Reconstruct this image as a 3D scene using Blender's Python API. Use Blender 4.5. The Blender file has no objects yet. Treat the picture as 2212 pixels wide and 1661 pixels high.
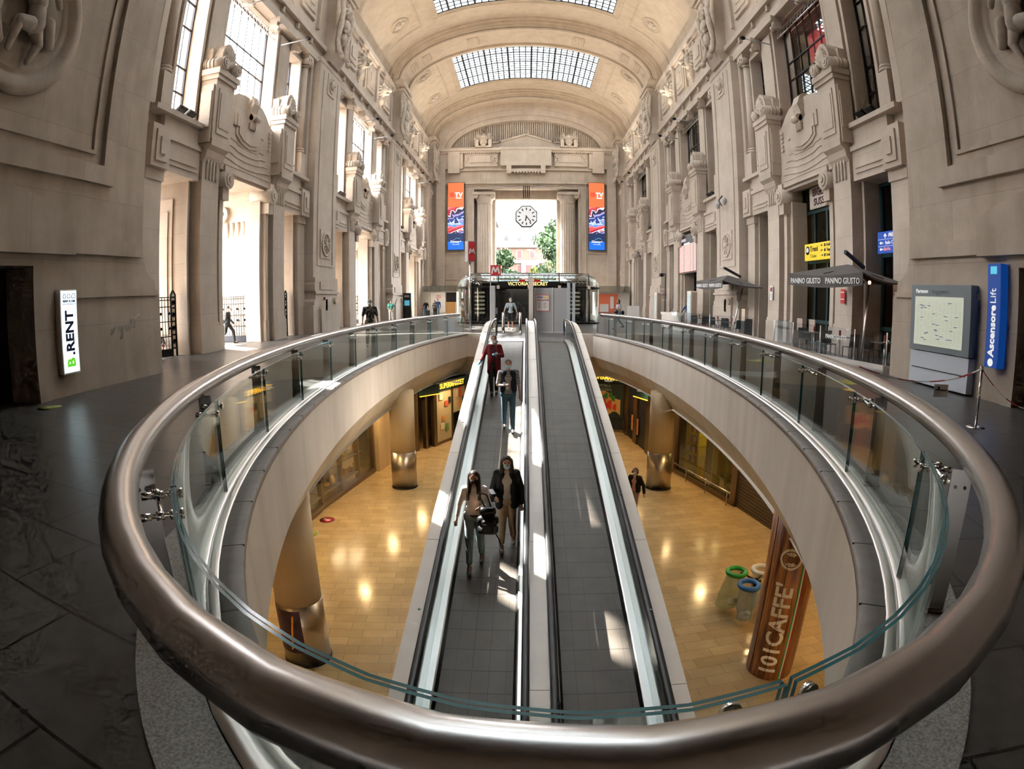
import bpy, bmesh, math, random
from mathutils import Vector, Matrix, Euler
from math import sin, cos, pi, radians, sqrt, atan2
random.seed(7)
SC = bpy.context.scene
COL = SC.collection
R = radians
JR = random.Random(5)

# ------------------------------------------------------------------ materials
MATS = {}
def nt(name):
    m = bpy.data.materials.new(name); m.use_nodes = True
    t = m.node_tree; b = t.nodes['Principled BSDF']
    return m, t, b
def mat(name, col, rough=.6, metal=0., var=0., scale=3., bump=0., emit=None, es=0., alpha=None, stretch=None, trans=0., spec=None, aniso=0.):
    if name in MATS: return MATS[name]
    m, t, b = nt(name)
    b.inputs['Base Color'].default_value = (*col, 1)
    b.inputs['Roughness'].default_value = rough
    b.inputs['Metallic'].default_value = metal
    if spec is not None: b.inputs['Specular IOR Level'].default_value = spec
    if trans: b.inputs['Transmission Weight'].default_value = trans
    if aniso: b.inputs['Anisotropic'].default_value = aniso
    if var or bump:
        tc = t.nodes.new('ShaderNodeTexCoord'); mp = t.nodes.new('ShaderNodeMapping')
        if stretch: mp.inputs['Scale'].default_value = stretch
        t.links.new(tc.outputs['Object'], mp.inputs['Vector'])
        n = t.nodes.new('ShaderNodeTexNoise'); n.inputs['Scale'].default_value = scale; n.inputs['Detail'].default_value = 6
        t.links.new(mp.outputs[0], n.inputs['Vector'])
        if var:
            r = t.nodes.new('ShaderNodeValToRGB')
            r.color_ramp.elements[0].position = .3; r.color_ramp.elements[1].position = .7
            r.color_ramp.elements[0].color = (*[c*(1-var) for c in col], 1)
            r.color_ramp.elements[1].color = (*[min(1, c*(1+var)) for c in col], 1)
            t.links.new(n.outputs['Fac'], r.inputs['Fac']); t.links.new(r.outputs[0], b.inputs['Base Color'])
        if bump:
            bp = t.nodes.new('ShaderNodeBump'); bp.inputs['Strength'].default_value = bump; bp.inputs['Distance'].default_value = .02
            t.links.new(n.outputs['Fac'], bp.inputs['Height']); t.links.new(bp.outputs[0], b.inputs['Normal'])
    if emit is not None:
        b.inputs['Emission Color'].default_value = (*emit, 1); b.inputs['Emission Strength'].default_value = es
    MATS[name] = m
    return m
def stone(name, col, rough=.75, bw=2.4, bh=1.15, joint=.72, var=.16, dirt=.1, bump=.25):
    """ashlar stone: soft mottling, faint rain streaks, thin joints laid on (x+y, z)"""
    m, t, b = nt(name); N = t.nodes.new; L = t.links.new
    g = N('ShaderNodeNewGeometry'); s = N('ShaderNodeSeparateXYZ'); L(g.outputs['Position'], s.inputs[0])
    a = N('ShaderNodeMath'); a.operation = 'ADD'; L(s.outputs[0], a.inputs[0]); L(s.outputs[1], a.inputs[1])
    c = N('ShaderNodeCombineXYZ'); L(a.outputs[0], c.inputs[0]); L(s.outputs[2], c.inputs[1])
    br = N('ShaderNodeTexBrick'); L(c.outputs[0], br.inputs['Vector'])
    br.inputs['Scale'].default_value = 1; br.inputs['Brick Width'].default_value = bw; br.inputs['Row Height'].default_value = bh
    br.inputs['Mortar Size'].default_value = .008; br.inputs['Mortar Smooth'].default_value = .2
    br.inputs['Color1'].default_value = (*col, 1); br.inputs['Color2'].default_value = (*[v*.93 for v in col], 1)
    br.inputs['Mortar'].default_value = (*[v*joint for v in col], 1)
    n = N('ShaderNodeTexNoise'); n.inputs['Scale'].default_value = .9; n.inputs['Detail'].default_value = 8; n.inputs['Roughness'].default_value = .6
    L(g.outputs['Position'], n.inputs['Vector'])
    r = N('ShaderNodeValToRGB'); r.color_ramp.elements[0].position = .32; r.color_ramp.elements[1].position = .68
    r.color_ramp.elements[0].color = (1-var, 1-var*1.1, 1-var*1.25, 1); r.color_ramp.elements[1].color = (1, 1, 1, 1)
    L(n.outputs['Fac'], r.inputs['Fac'])
    mx = N('ShaderNodeMixRGB'); mx.blend_type = 'MULTIPLY'; mx.inputs[0].default_value = 1
    L(br.outputs['Color'], mx.inputs[1]); L(r.outputs[0], mx.inputs[2])
    mp = N('ShaderNodeMapping'); mp.inputs['Scale'].default_value = (1.1, 1.1, .14); L(g.outputs['Position'], mp.inputs['Vector'])
    n2 = N('ShaderNodeTexNoise'); n2.inputs['Scale'].default_value = 1.4; n2.inputs['Detail'].default_value = 5; L(mp.outputs[0], n2.inputs['Vector'])
    r2 = N('ShaderNodeValToRGB'); r2.color_ramp.elements[0].position = .36; r2.color_ramp.elements[1].position = .56
    r2.color_ramp.elements[0].color = (1-dirt, 1-dirt*1.05, 1-dirt*1.15, 1); r2.color_ramp.elements[1].color = (1, 1, 1, 1)
    L(n2.outputs['Fac'], r2.inputs['Fac'])
    m2 = N('ShaderNodeMixRGB'); m2.blend_type = 'MULTIPLY'; m2.inputs[0].default_value = 1
    L(mx.outputs[0], m2.inputs[1]); L(r2.outputs[0], m2.inputs[2]); L(m2.outputs[0], b.inputs['Base Color'])
    n3 = N('ShaderNodeTexNoise'); n3.inputs['Scale'].default_value = 14; n3.inputs['Detail'].default_value = 4; L(g.outputs['Position'], n3.inputs['Vector'])
    bp = N('ShaderNodeBump'); bp.inputs['Strength'].default_value = bump; bp.inputs['Distance'].default_value = .02
    L(n3.outputs['Fac'], bp.inputs['Height']); L(bp.outputs[0], b.inputs['Normal'])
    b.inputs['Roughness'].default_value = rough
    MATS[name] = m
    return m
def slabs(name, c1, c2, mort, bw, bh, rot=0., rough=.35, ms=.01, nscale=6., var=.3, off=.5, bump=.12, fine=None):
    m, t, b = nt(name); N = t.nodes.new; L = t.links.new
    g = N('ShaderNodeNewGeometry'); mp = N('ShaderNodeMapping'); mp.inputs['Rotation'].default_value = (0, 0, rot)
    L(g.outputs['Position'], mp.inputs['Vector'])
    br = N('ShaderNodeTexBrick'); L(mp.outputs[0], br.inputs['Vector']); br.offset = off
    for k, v in (('Scale', 1), ('Brick Width', bw), ('Row Height', bh), ('Mortar Size', ms), ('Mortar Smooth', .1)): br.inputs[k].default_value = v
    br.inputs['Color1'].default_value = (*c1, 1); br.inputs['Color2'].default_value = (*c2, 1); br.inputs['Mortar'].default_value = (*mort, 1)
    n = N('ShaderNodeTexNoise'); n.inputs['Scale'].default_value = nscale; n.inputs['Detail'].default_value = 8; L(g.outputs['Position'], n.inputs['Vector'])
    r = N('ShaderNodeValToRGB'); r.color_ramp.elements[0].position = .3; r.color_ramp.elements[1].position = .7
    r.color_ramp.elements[0].color = (1-var,)*3+(1,); r.color_ramp.elements[1].color = (1+var*.4,)*3+(1,)
    L(n.outputs['Fac'], r.inputs['Fac'])
    mx = N('ShaderNodeMixRGB'); mx.blend_type = 'MULTIPLY'; mx.inputs[0].default_value = 1
    L(br.outputs['Color'], mx.inputs[1]); L(r.outputs[0], mx.inputs[2]); L(mx.outputs[0], b.inputs['Base Color'])
    rr = N('ShaderNodeMapRange'); rr.inputs['To Min'].default_value = rough*.75; rr.inputs['To Max'].default_value = rough*1.3
    L(n.outputs['Fac'], rr.inputs['Value']); L(rr.outputs[0], b.inputs['Roughness'])
    n3 = N('ShaderNodeTexNoise'); n3.inputs['Scale'].default_value = 40; L(g.outputs['Position'], n3.inputs['Vector'])
    ad = N('ShaderNodeMath'); ad.operation = 'MULTIPLY_ADD'; ad.inputs[1].default_value = .3; L(n3.outputs['Fac'], ad.inputs[0])
    iv = N('ShaderNodeMath'); iv.operation = 'SUBTRACT'; iv.inputs[0].default_value = 1; L(br.outputs['Fac'], iv.inputs[1]); L(iv.outputs[0], ad.inputs[2])
    bp = N('ShaderNodeBump'); bp.inputs['Strength'].default_value = bump; bp.inputs['Distance'].default_value = .01
    L(ad.outputs[0], bp.inputs['Height']); L(bp.outputs[0], b.inputs['Normal'])
    MATS[name] = m
    return m
def glass(name, tint=(.85, .95, .93), refl=.08, rough=.02, keep=.92, pk=.75):
    """thin architectural pane: straight transmission plus fresnel reflection"""
    m = bpy.data.materials.new(name); m.use_nodes = True; t = m.node_tree; t.nodes.clear(); N = t.nodes.new; L = t.links.new
    o = N('ShaderNodeOutputMaterial'); tr = N('ShaderNodeBsdfTransparent'); tr.inputs[0].default_value = (*[c*keep for c in tint], 1)
    gl = N('ShaderNodeBsdfGlossy'); gl.inputs['Roughness'].default_value = rough; gl.inputs[0].default_value = (.9, .97, .96, 1)
    f = N('ShaderNodeLayerWeight'); pw = N('ShaderNodeMath'); pw.operation = 'POWER'; pw.inputs[1].default_value = 4.5; L(f.outputs['Facing'], pw.inputs[0])
    ad = N('ShaderNodeMath'); ad.operation = 'MULTIPLY_ADD'; ad.inputs[1].default_value = pk; ad.inputs[2].default_value = refl+.03; ad.use_clamp = True; L(pw.outputs[0], ad.inputs[0])
    mx = N('ShaderNodeMixShader'); L(ad.outputs[0], mx.inputs[0]); L(tr.outputs[0], mx.inputs[1]); L(gl.outputs[0], mx.inputs[2]); L(mx.outputs[0], o.inputs[0])
    MATS[name] = m
    return m
def frosted():
    m = bpy.data.materials.new('skylight_glass'); m.use_nodes = True; t = m.node_tree; t.nodes.clear(); o = t.nodes.new('ShaderNodeOutputMaterial'); a = t.nodes.new('ShaderNodeBsdfTranslucent'); a.inputs[0].default_value = (.37, .395, .41, 1); b = t.nodes.new('ShaderNodeBsdfTransparent'); b.inputs[0].default_value = (.8, .92, 1, 1); x = t.nodes.new('ShaderNodeMixShader'); x.inputs[0].default_value = .05
    t.links.new(a.outputs[0], x.inputs[1]); t.links.new(b.outputs[0], x.inputs[2]); t.links.new(x.outputs[0], o.inputs[0]); return m
def emis(name, col, s): return mat(name, tuple(c*.5 for c in col), .5, emit=col, es=s)

STONE = stone('hall_limestone', (.565, .475, .39))
STONE2 = stone('pier_limestone', (.585, .50, .42), bw=3, bh=1.5, dirt=.08)
STONED = stone('near_wall_limestone', (.51, .425, .345), bw=3.2, bh=1.5, dirt=.14, var=.2)
VAULT = stone('vault_plaster', (.56, .465, .36), bw=40, bh=40, dirt=.1, var=.12, bump=.1)
ORN = mat('carved_stone', (.54, .465, .39), .8, var=.18, scale=4, bump=.4)
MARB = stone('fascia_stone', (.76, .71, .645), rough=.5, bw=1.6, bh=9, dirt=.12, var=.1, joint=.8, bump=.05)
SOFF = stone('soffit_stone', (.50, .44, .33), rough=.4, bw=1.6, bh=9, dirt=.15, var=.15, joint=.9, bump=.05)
PAVE = slabs('dark_paving', (.070, .066, .062), (.10, .094, .088), (.022, .02, .019), 1.55, .78, .21, .32, .012)
GRAN = mat('speckled_granite', (.34, .32, .30), .55, var=.45, scale=70, bump=.05)
COPE = mat('coping_stone', (.24, .215, .20), .55, var=.12, scale=9, bump=.06)
LOWF = slabs('cream_marble_tiles', (.56, .40, .20), (.46, .325, .16), (.27, .20, .11), .72, .3, -.12, .16, .005, 2.2, .12, off=.37, bump=.05)
STEEL = mat('brushed_steel', (.50, .48, .47), .27, 1., var=.05, scale=2, stretch=(1, 1, 30), bump=.02)
STEELD = mat('satin_steel_plate', (.30, .28, .265), .38, 1.)
CHROME = mat('chrome', (.72, .70, .68), .12, 1.)
ALU = mat('brushed_aluminium', (.78, .76, .74), .35, 1.)
TEAL = mat('glass_edge', (.02, .17, .20), .15)
GLS = glass('railing_glass', (.965, .988, .982), .0, .01, 1., .5)
GLW = glass('window_glass', (.97, .98, 1.), .0, .02, .97)
GLD = glass('shop_glass', (.67, .69, .68), .06, .02, .9)
FROST = frosted()
BLK = mat('black_rubber', (.012, .012, .014), .38)
IRON = mat('black_iron', (.022, .022, .026), .42, .6)
TEALF = mat('dark_green_frame', (.012, .045, .045), .4)
GREYP = mat('grey_panel_paint', (.43, .44, .46), .45)
GREYD = mat('dark_grey_paint', (.10, .105, .11), .45)
WHITE = mat('white_paint', (.80, .79, .76), .5)
CREAM = mat('cream_cladding', (.74, .67, .60), .42, var=.06, scale=3)
RED = mat('sign_red', (.62, .03, .04), .4)
DARK = mat('dark_interior', (.012, .011, .010), .8)

# ------------------------------------------------------------------ mesh builder
class MB:
    def __init__(s, local=False): s.v = []; s.f = []; s.m = []; s.sm = []; s.local = local; s.cm = 0; s.smooth = False
    def add(s, vs, fs, smooth=None):
        n = len(s.v); s.v += [tuple(v) for v in vs]
        for f in fs: s.f.append([n+i for i in f]); s.m.append(s.cm); s.sm.append(s.smooth if smooth is None else smooth)
        return s
    def box(s, x0, x1, y0, y1, z0, z1):
        if x0 > x1: x0, x1 = x1, x0
        if y0 > y1: y0, y1 = y1, y0
        if z0 > z1: z0, z1 = z1, z0
        if min(x1-x0, y1-y0, z1-z0) > .05: j = JR.uniform; x0 += j(0, .0012); x1 -= j(0, .0012); y0 += j(0, .0012); y1 -= j(0, .0012); z0 += j(0, .0012); z1 -= j(0, .0012)
        return s.add([(x0,y0,z0),(x1,y0,z0),(x1,y1,z0),(x0,y1,z0),(x0,y0,z1),(x1,y0,z1),(x1,y1,z1),(x0,y1,z1)],
              [(0,3,2,1),(4,5,6,7),(0,1,5,4),(1,2,6,5),(2,3,7,6),(3,0,4,7)], False)
    def cbox(s, c, d, rz=0., rx=0., ry=0.):
        M = Euler((rx, ry, rz)).to_matrix(); c = Vector(c); h = [a/2 for a in d]
        vs = [c + M @ Vector((a*h[0], b*h[1], e*h[2])) for e in (-1,1) for a,b in ((-1,-1),(1,-1),(1,1),(-1,1))]
        return s.add(vs, [(0,3,2,1),(4,5,6,7),(0,1,5,4),(1,2,6,5),(2,3,7,6),(3,0,4,7)], False)
    def prism(s, pts, fn, h0, h1, smooth=False):
        """extrude 2D outline pts from h0 to h1; fn(p,q,h)->xyz"""
        n = len(pts); vs = [fn(p, q, h0) for p, q in pts] + [fn(p, q, h1) for p, q in pts]
        fs = [[i, (i+1) % n, n+(i+1) % n, n+i] for i in range(n)]
        s.add(vs, fs, smooth); s.add(vs, [list(range(n))[::-1], [n+i for i in range(n)]], False)
        return s
    def loft(s, rings, close=True, caps=True, smooth=True):
        n = len(rings[0]); vs = [p for r in rings for p in r]; fs = []
        m = n if close else n-1
        for i in range(len(rings)-1):
            for j in range(m):
                k = (j+1) % n; fs.append([i*n+j, i*n+k, (i+1)*n+k, (i+1)*n+j])
        s.add(vs, fs, smooth)
        if caps and close: s.add(rings[0], [list(range(n))[::-1]], False); s.add(rings[-1], [list(range(n))], False)
        return s
    def tube(s, path, r, n=10, closed=False, caps=True, smooth=True):
        path = [Vector(p) for p in path]; rings = []; N = len(path)
        rr = r if isinstance(r, (list, tuple)) else [r]*N
        up = None
        for i, p in enumerate(path):
            a = path[(i-1) % N] if (closed or i > 0) else p; b = path[(i+1) % N] if (closed or i < N-1) else p
            d = (b-a).normalized() if (b-a).length > 1e-9 else Vector((0,0,1))
            if up is None: up = Vector((0,0,1)) if abs(d.z) < .9 else Vector((1,0,0))
            x = d.cross(up)
            if x.length < 1e-6: x = d.cross(Vector((0,1,0)))
            x.normalize(); y = x.cross(d).normalized(); up = y
            rings.append([p + (x*cos(2*pi*k/n) + y*sin(2*pi*k/n))*rr[i] for k in range(n)])
        if closed: rings.append(rings[0])
        return s.loft(rings, True, caps and not closed, smooth)
    def cyl(s, a, b, r, r2=None, n=16, smooth=True): return s.tube([a, b], [r, r if r2 is None else r2], n, smooth=smooth)
    def lathe(s, c, prof, n=24, axis='z', smooth=True, a0=0., a1=2*pi):
        c = Vector(c); full = abs(a1-a0-2*pi) < 1e-6; rings = []
        for r, h in prof:
            ring = []
            for k in range(n if full else n+1):
                a = a0+(a1-a0)*k/n; x, y = r*cos(a), r*sin(a)
                ring.append(c + Vector({'z': (x, y, h), 'x': (h, x, y), 'y': (x, h, y)}[axis]))
            rings.append(ring)
        return s.loft(rings, full, full, smooth)
    def ell(s, c, r, n=12, m=8, M=None, smooth=True):
        c = Vector(c); rings = []
        for i in range(1, m):
            t = pi*i/m; ring = []
            for k in range(n):
                a = 2*pi*k/n; v = Vector((r[0]*sin(t)*cos(a), r[1]*sin(t)*sin(a), r[2]*cos(t)))
                ring.append(c + (M @ v if M else v))
            rings.append(ring)
        T = Vector((0,0,r[2])); B = Vector((0,0,-r[2]))
        T = c+(M @ T if M else T); B = c+(M @ B if M else B)
        s.loft(rings, True, False, smooth)
        k = len(s.v); s.v += [tuple(T), tuple(B)]
        base = k-len(rings)*n; lb = base+(len(rings)-1)*n
        for j in range(n):
            s.f.append([k, base+j, base+(j+1) % n][::-1]); s.m.append(s.cm); s.sm.append(smooth)
            s.f.append([k+1, lb+(j+1) % n, lb+j][::-1]); s.m.append(s.cm); s.sm.append(smooth)
        return s
    def cap(s, a, b, ra, rb, n=12):
        """tapered capsule"""
        a, b = Vector(a), Vector(b); d = b-a
        if d.length < 1e-6: return s.ell(a, (ra,)*3, n, 8)
        d.normalize(); x = d.orthogonal().normalized(); y = d.cross(x); rings = []
        for i in range(1, 4):
            t = pi/2*(1-i/3); rings.append([a - d*ra*sin(t) + (x*cos(2*pi*k/n)+y*sin(2*pi*k/n))*ra*max(cos(t), .02) for k in range(n)])
        for i in range(0, 3):
            t = pi/2*(i/3); rings.append([b + d*rb*sin(t) + (x*cos(2*pi*k/n)+y*sin(2*pi*k/n))*rb*cos(t) for k in range(n)])
        return s.loft(rings, True, True, True)
    def quad(s, a, b, c, d): return s.add([a, b, c, d], [(0,1,2,3)], False)
    def build(s, name, m, parent=None, recalc=True, bevel=0.):
        me = bpy.data.meshes.new(name)
        off = Vector((0,0,0))
        if parent is not None and not s.local:
            p = parent
            while p is not None: off += Vector(p.location); p = p.parent
        elif parent is None and not s.local and s.v:
            xs = [v[0] for v in s.v]; ys = [v[1] for v in s.v]; zs = [v[2] for v in s.v]
            off = Vector(((min(xs)+max(xs))/2, (min(ys)+max(ys))/2, min(zs)))
        me.from_pydata([(v[0]-off.x, v[1]-off.y, v[2]-off.z) for v in s.v], [], s.f)
        ms = m if isinstance(m, (list, tuple)) else [m]
        for k in ms: me.materials.append(k)
        me.polygons.foreach_set('material_index', [min(i, len(ms)-1) for i in s.m])
        me.polygons.foreach_set('use_smooth', s.sm)
        if recalc:
            bm = bmesh.new(); bm.from_mesh(me); bmesh.ops.remove_doubles(bm, verts=bm.verts, dist=1e-5)
            bmesh.ops.recalc_face_normals(bm, faces=bm.faces); bm.to_mesh(me); bm.free()
        o = bpy.data.objects.new(name, me); COL.objects.link(o)
        if parent is not None: o.parent = parent
        elif not s.local: o.location = off
        if bevel:
            b = o.modifiers.new('bevel', 'BEVEL'); b.width = bevel; b.segments = 2; b.limit_method = 'ANGLE'
        return o
def T(o, label=None, cat=None, group=None, kind=None):
    if label: o['label'] = label
    if cat: o['category'] = cat
    if group: o['group'] = group
    if kind: o['kind'] = kind
    return o
def S(o): o['kind'] = 'structure'; return o
def thing(name, label, cat, loc=(0,0,0), rz=0., group=None):
    o = bpy.data.objects.new(name, None); COL.objects.link(o); o.location = loc; o.rotation_euler = (0,0,rz); o.empty_display_size = .3
    return T(o, label, cat, group)
def dup(root, loc, rz=0., label=None, group=None, scale=None):
    def cp(o, par):
        c = o.copy(); COL.objects.link(c)
        if par is not None: c.parent = par
        for ch in kids.get(o.name, []): cp(ch, c)
        return c
    kids = {}
    def walk(o):
        kids[o.name] = list(o.children)
        for ch in o.children: walk(ch)
    walk(root)
    c = cp(root, None); c.location = loc; c.rotation_euler = (0,0,rz)
    if label: c['label'] = label
    if group: c['group'] = group
    if scale: c.scale = scale
    return c
def text(name, body, size, m, loc, rot, parent=None, ext=.006, align='CENTER', bold=0., shear=0., sx=1., local=False):
    cu = bpy.data.curves.new(name, 'FONT'); cu.body = body; cu.size = size; cu.extrude = ext; cu.align_x = align; cu.align_y = 'CENTER'; cu.offset = bold; cu.shear = shear
    cu.resolution_u = 2
    o = bpy.data.objects.new(name, cu); COL.objects.link(o)
    dg = bpy.context.evaluated_depsgraph_get(); me = bpy.data.meshes.new_from_object(o.evaluated_get(dg)); bpy.data.objects.remove(o)
    me.materials.clear(); me.materials.append(m)
    o = bpy.data.objects.new(name, me); COL.objects.link(o)
    off = Vector((0,0,0))
    if parent is not None:
        if not local:
            p = parent
            while p is not None: off += Vector(p.location); p = p.parent
        o.parent = parent
    o.location = Vector(loc)-off; o.rotation_euler = rot; o.scale = (sx, 1, 1)
    return o
def letter_m(cx, y, cz, h, m, par, nx=(1, 0), t=.16):
    """the metro M as four rounded strokes facing the camera side; nx = direction of the panel"""
    w = h*.42; P = [(-w, -h*.42), (-w*.62, h*.42), (0, -h*.22), (w*.62, h*.42), (w, -h*.42)]; mb = MB()
    for (a, b), (c, d) in zip(P, P[1:]):
        n = Vector((d-b, -(c-a))).normalized()*h*t*.5
        q = [(a+n.x, b+n.y), (c+n.x, d+n.y), (c-n.x, d-n.y), (a-n.x, b-n.y)]; mb.prism(q, lambda u, v, hh: (cx+u*nx[0]+hh*nx[1], y+u*nx[1]-hh*nx[0], cz+v), 0, .012)
    return mb.build('letter', m, par)
# text facing: on the end wall / facing the camera (-Y); on right wall (facing -X); on left wall (facing +X)
FRONT = (pi/2, 0, 0); FR = (pi/2, 0, -pi/2); FL = (pi/2, 0, pi/2)
SW = {-1: 'street-side', 1: 'cafe-side'}
ORD = ['first', 'second', 'third', 'fourth', 'fifth', 'sixth']
SKY_STR = 21.; SUN_STR = 40.; SUN_DIR = (12.8, -9.5, -16); UP_STR = 1200; EXPO = .72
# ------------------------------------------------------------------ the well (oval opening in the hall floor)
X0 = .21; EA, EB, EC = 15.84, 4.4, 17.0       # semi-axes and centre of the oval, cut off flat at the far end
YCUT = 28.2; HL = 1.72; ZL = -5.0; ZC = -2.05
def epar():
    """parameters round the oval, from the far left cut, through the near tip, to the far right cut, even arc length"""
    tc = math.asin((YCUT-EC)/EA); a0 = pi-tc; a1 = 2*pi+tc; P = [(X0+EB*cos(t), EC+EA*sin(t)) for t in [a0+(a1-a0)*i/2000 for i in range(2001)]]
    L = [0]
    for i in range(2000): L.append(L[-1]+math.dist(P[i], P[i+1]))
    return a0, a1, L
EA0, EA1, EL = epar(); ETOT = EL[-1]
import bisect
def et(s):
    i = min(max(bisect.bisect_left(EL, s), 1), 2000); f = (s-EL[i-1])/max(EL[i]-EL[i-1], 1e-9)
    return EA0+(EA1-EA0)*(i-1+f)/2000
def ep(s, d, z=0.):
    t = et(s); x, y = EB*cos(t), EA*sin(t); n = Vector((cos(t)/EB, sin(t)/EA)).normalized()
    return Vector((X0+x+n.x*d, EC+y+n.y*d, z))
def en(s):
    t = et(s); n = Vector((cos(t)/EB, sin(t)/EA)).normalized(); return Vector((n.x, n.y, 0))
SM = ETOT/2                                   # arc position of the near tip
def ring_strip(mb, prof, s0=0., s1=None, n=150, close=True, smooth=True):
    """sweep a closed section [(d, z)...] along the oval"""
    s1 = ETOT if s1 is None else s1; rings = []
    for i in range(n+1):
        s = s0+(s1-s0)*i/n; rings.append([ep(s, d, z) for d, z in prof])
    mb.loft(rings, close, close, smooth)
    return mb
# hall floor with the hole
def floor_poly():
    bm = bmesh.new(); n = 160
    inner = [bm.verts.new(ep(ETOT*i/n, .33, 0)) for i in range(n+1)]
    xs0, xs1, y0, y1 = -12.7, 12.7, -6, 73
    outer = [bm.verts.new((x, y, 0)) for x, y in ((xs0, y1), (xs0, y0), (xs1, y0), (xs1, y1))]
    # left half and right half fans
    L = [v for v in inner if v.co.x <= X0]; Rr = [v for v in inner if v.co.x > X0]
    top = [bm.verts.new((-1.78, YCUT, 0)), bm.verts.new((2.2, YCUT, 0))]
    mid = bm.verts.new((X0, y0, 0)); midt = bm.verts.new((X0, y1, 0)); c1 = bm.verts.new((X0, YCUT-.0, 0))
    bm.faces.new([midt, outer[0], outer[1], mid] + [v for v in L[::-1]] + [top[0], c1])
    bm.faces.new([mid, outer[2], outer[3], midt, c1, top[1]] + [v for v in Rr[::-1]])
    bmesh.ops.triangulate(bm, faces=bm.faces)
    r = bmesh.ops.recalc_face_normals(bm, faces=bm.faces)
    for f in bm.faces:
        if f.normal.z < 0: f.normal_flip()
    me = bpy.data.meshes.new('floor'); bm.to_mesh(me); bm.free(); me.materials.append(PAVE)
    o = bpy.data.objects.new('floor', me); COL.objects.link(o); return S(o)
floor_poly()
# slab underside = ceiling of the lower level
mb = MB(); n = 120
for sgn in (-1, 1):
    vs = []; pts = [ETOT*i/n for i in range(n+1)]; pts = [s for s in pts if (ep(s, 0).x-X0)*sgn >= -1e-6]
    a = [ep(s, .55, ZC) for s in pts]; b = [Vector((sgn*11+X0, min(max(p.y*1.12-2.5, -5.9), 40), ZC)) for p in a]
    vs = a+b; k = len(a)
    mb.add(vs, [[i, i+1, k+i+1, k+i] for i in range(k-1)], False)
mb.box(-10.8, 11.2, 28.6, 40, ZC, ZC+.1); mb.box(-10.8, 11.2, -6, .2, ZC, ZC+.1)
S(mb.build('ceiling_lower', mat('lower_ceiling', (.5, .46, .38), .7)))
# fascia + soffit + coping
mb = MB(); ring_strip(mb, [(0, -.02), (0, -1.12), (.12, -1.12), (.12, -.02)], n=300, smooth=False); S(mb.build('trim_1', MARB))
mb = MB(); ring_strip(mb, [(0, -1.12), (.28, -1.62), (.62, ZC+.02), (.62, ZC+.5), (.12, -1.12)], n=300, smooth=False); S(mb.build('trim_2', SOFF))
mb = MB(); ring_strip(mb, [(-.02, -.05), (-.02, .015), (.0, .03), (.15, .03), (.15, -.05)]); S(mb.build('trim_3', COPE))
mb = MB(); mb.smooth = False
for i in range(60):                            # coping joints: slim dark gaps
    s = ETOT*(i+.5)/60; a, b = ep(s, -.021, .0), ep(s, .15, .0); d = (b-a).normalized(); p = Vector((-d.y, d.x, 0))*.004
    mb.add([a-p+Vector((0,0,-.03)), b-p+Vector((0,0,-.03)), b+p+Vector((0,0,-.03)), a+p+Vector((0,0,-.03)), a-p+Vector((0,0,.0315)), b-p+Vector((0,0,.0315)), b+p+Vector((0,0,.0315)), a+p+Vector((0,0,.0315))], [(4,5,6,7),(0,1,5,4),(2,3,7,6),(3,0,4,7)])
S(mb.build('trim_4', mat('joint_dark', (.03, .027, .025), .9)))
mb = MB(); ring_strip(mb, [(.15, -.02), (.15, .045), (.165, .05), (.215, .05), (.215, .03), (.235, .03), (.235, .05), (.30, .05), (.33, .03), (.33, -.02)]); S(mb.build('trim_5', ALU))
mb = MB(); ring_strip(mb, [(.33, -.03), (.33, .018), (.52, .012), (.52, -.03)]); S(mb.build('trim_6', mat('kerb_stone', (.20, .19, .18), .5, var=.15, scale=8)))
# granite crescent round the near tip
mb = MB(); n = 60; rings = []
for i in range(n+1):
    s = SM-4.3+8.6*i/n; u = abs(i/n-.5)*2; d1 = .66 if u < .8 else .66-(u-.8)*.9
    rings.append([ep(s, .335, -.03), ep(s, .335, .022), ep(s, d1, .022), ep(s, d1, -.03)])
mb.loft(rings, True, True, False); S(mb.build('trim_7', GRAN))
# return walls either side of the moving walks at the far end
mb = MB(); mb.box(ep(0, 0).x-.1, -1.5, YCUT-.1, YCUT+.25, -1.12, .03); mb.box(1.93, ep(ETOT, 0).x+.1, YCUT-.1, YCUT+.25, -1.12, .03); S(mb.build('trim_8', MARB))
mb = MB(); mb.box(-4.5, -1.5, YCUT+.1, YCUT+.5, ZC-.1, -1.12); mb.box(1.93, 5, YCUT+.1, YCUT+.5, ZC-.1, -1.12); S(mb.build('trim_9', SOFF))

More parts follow.
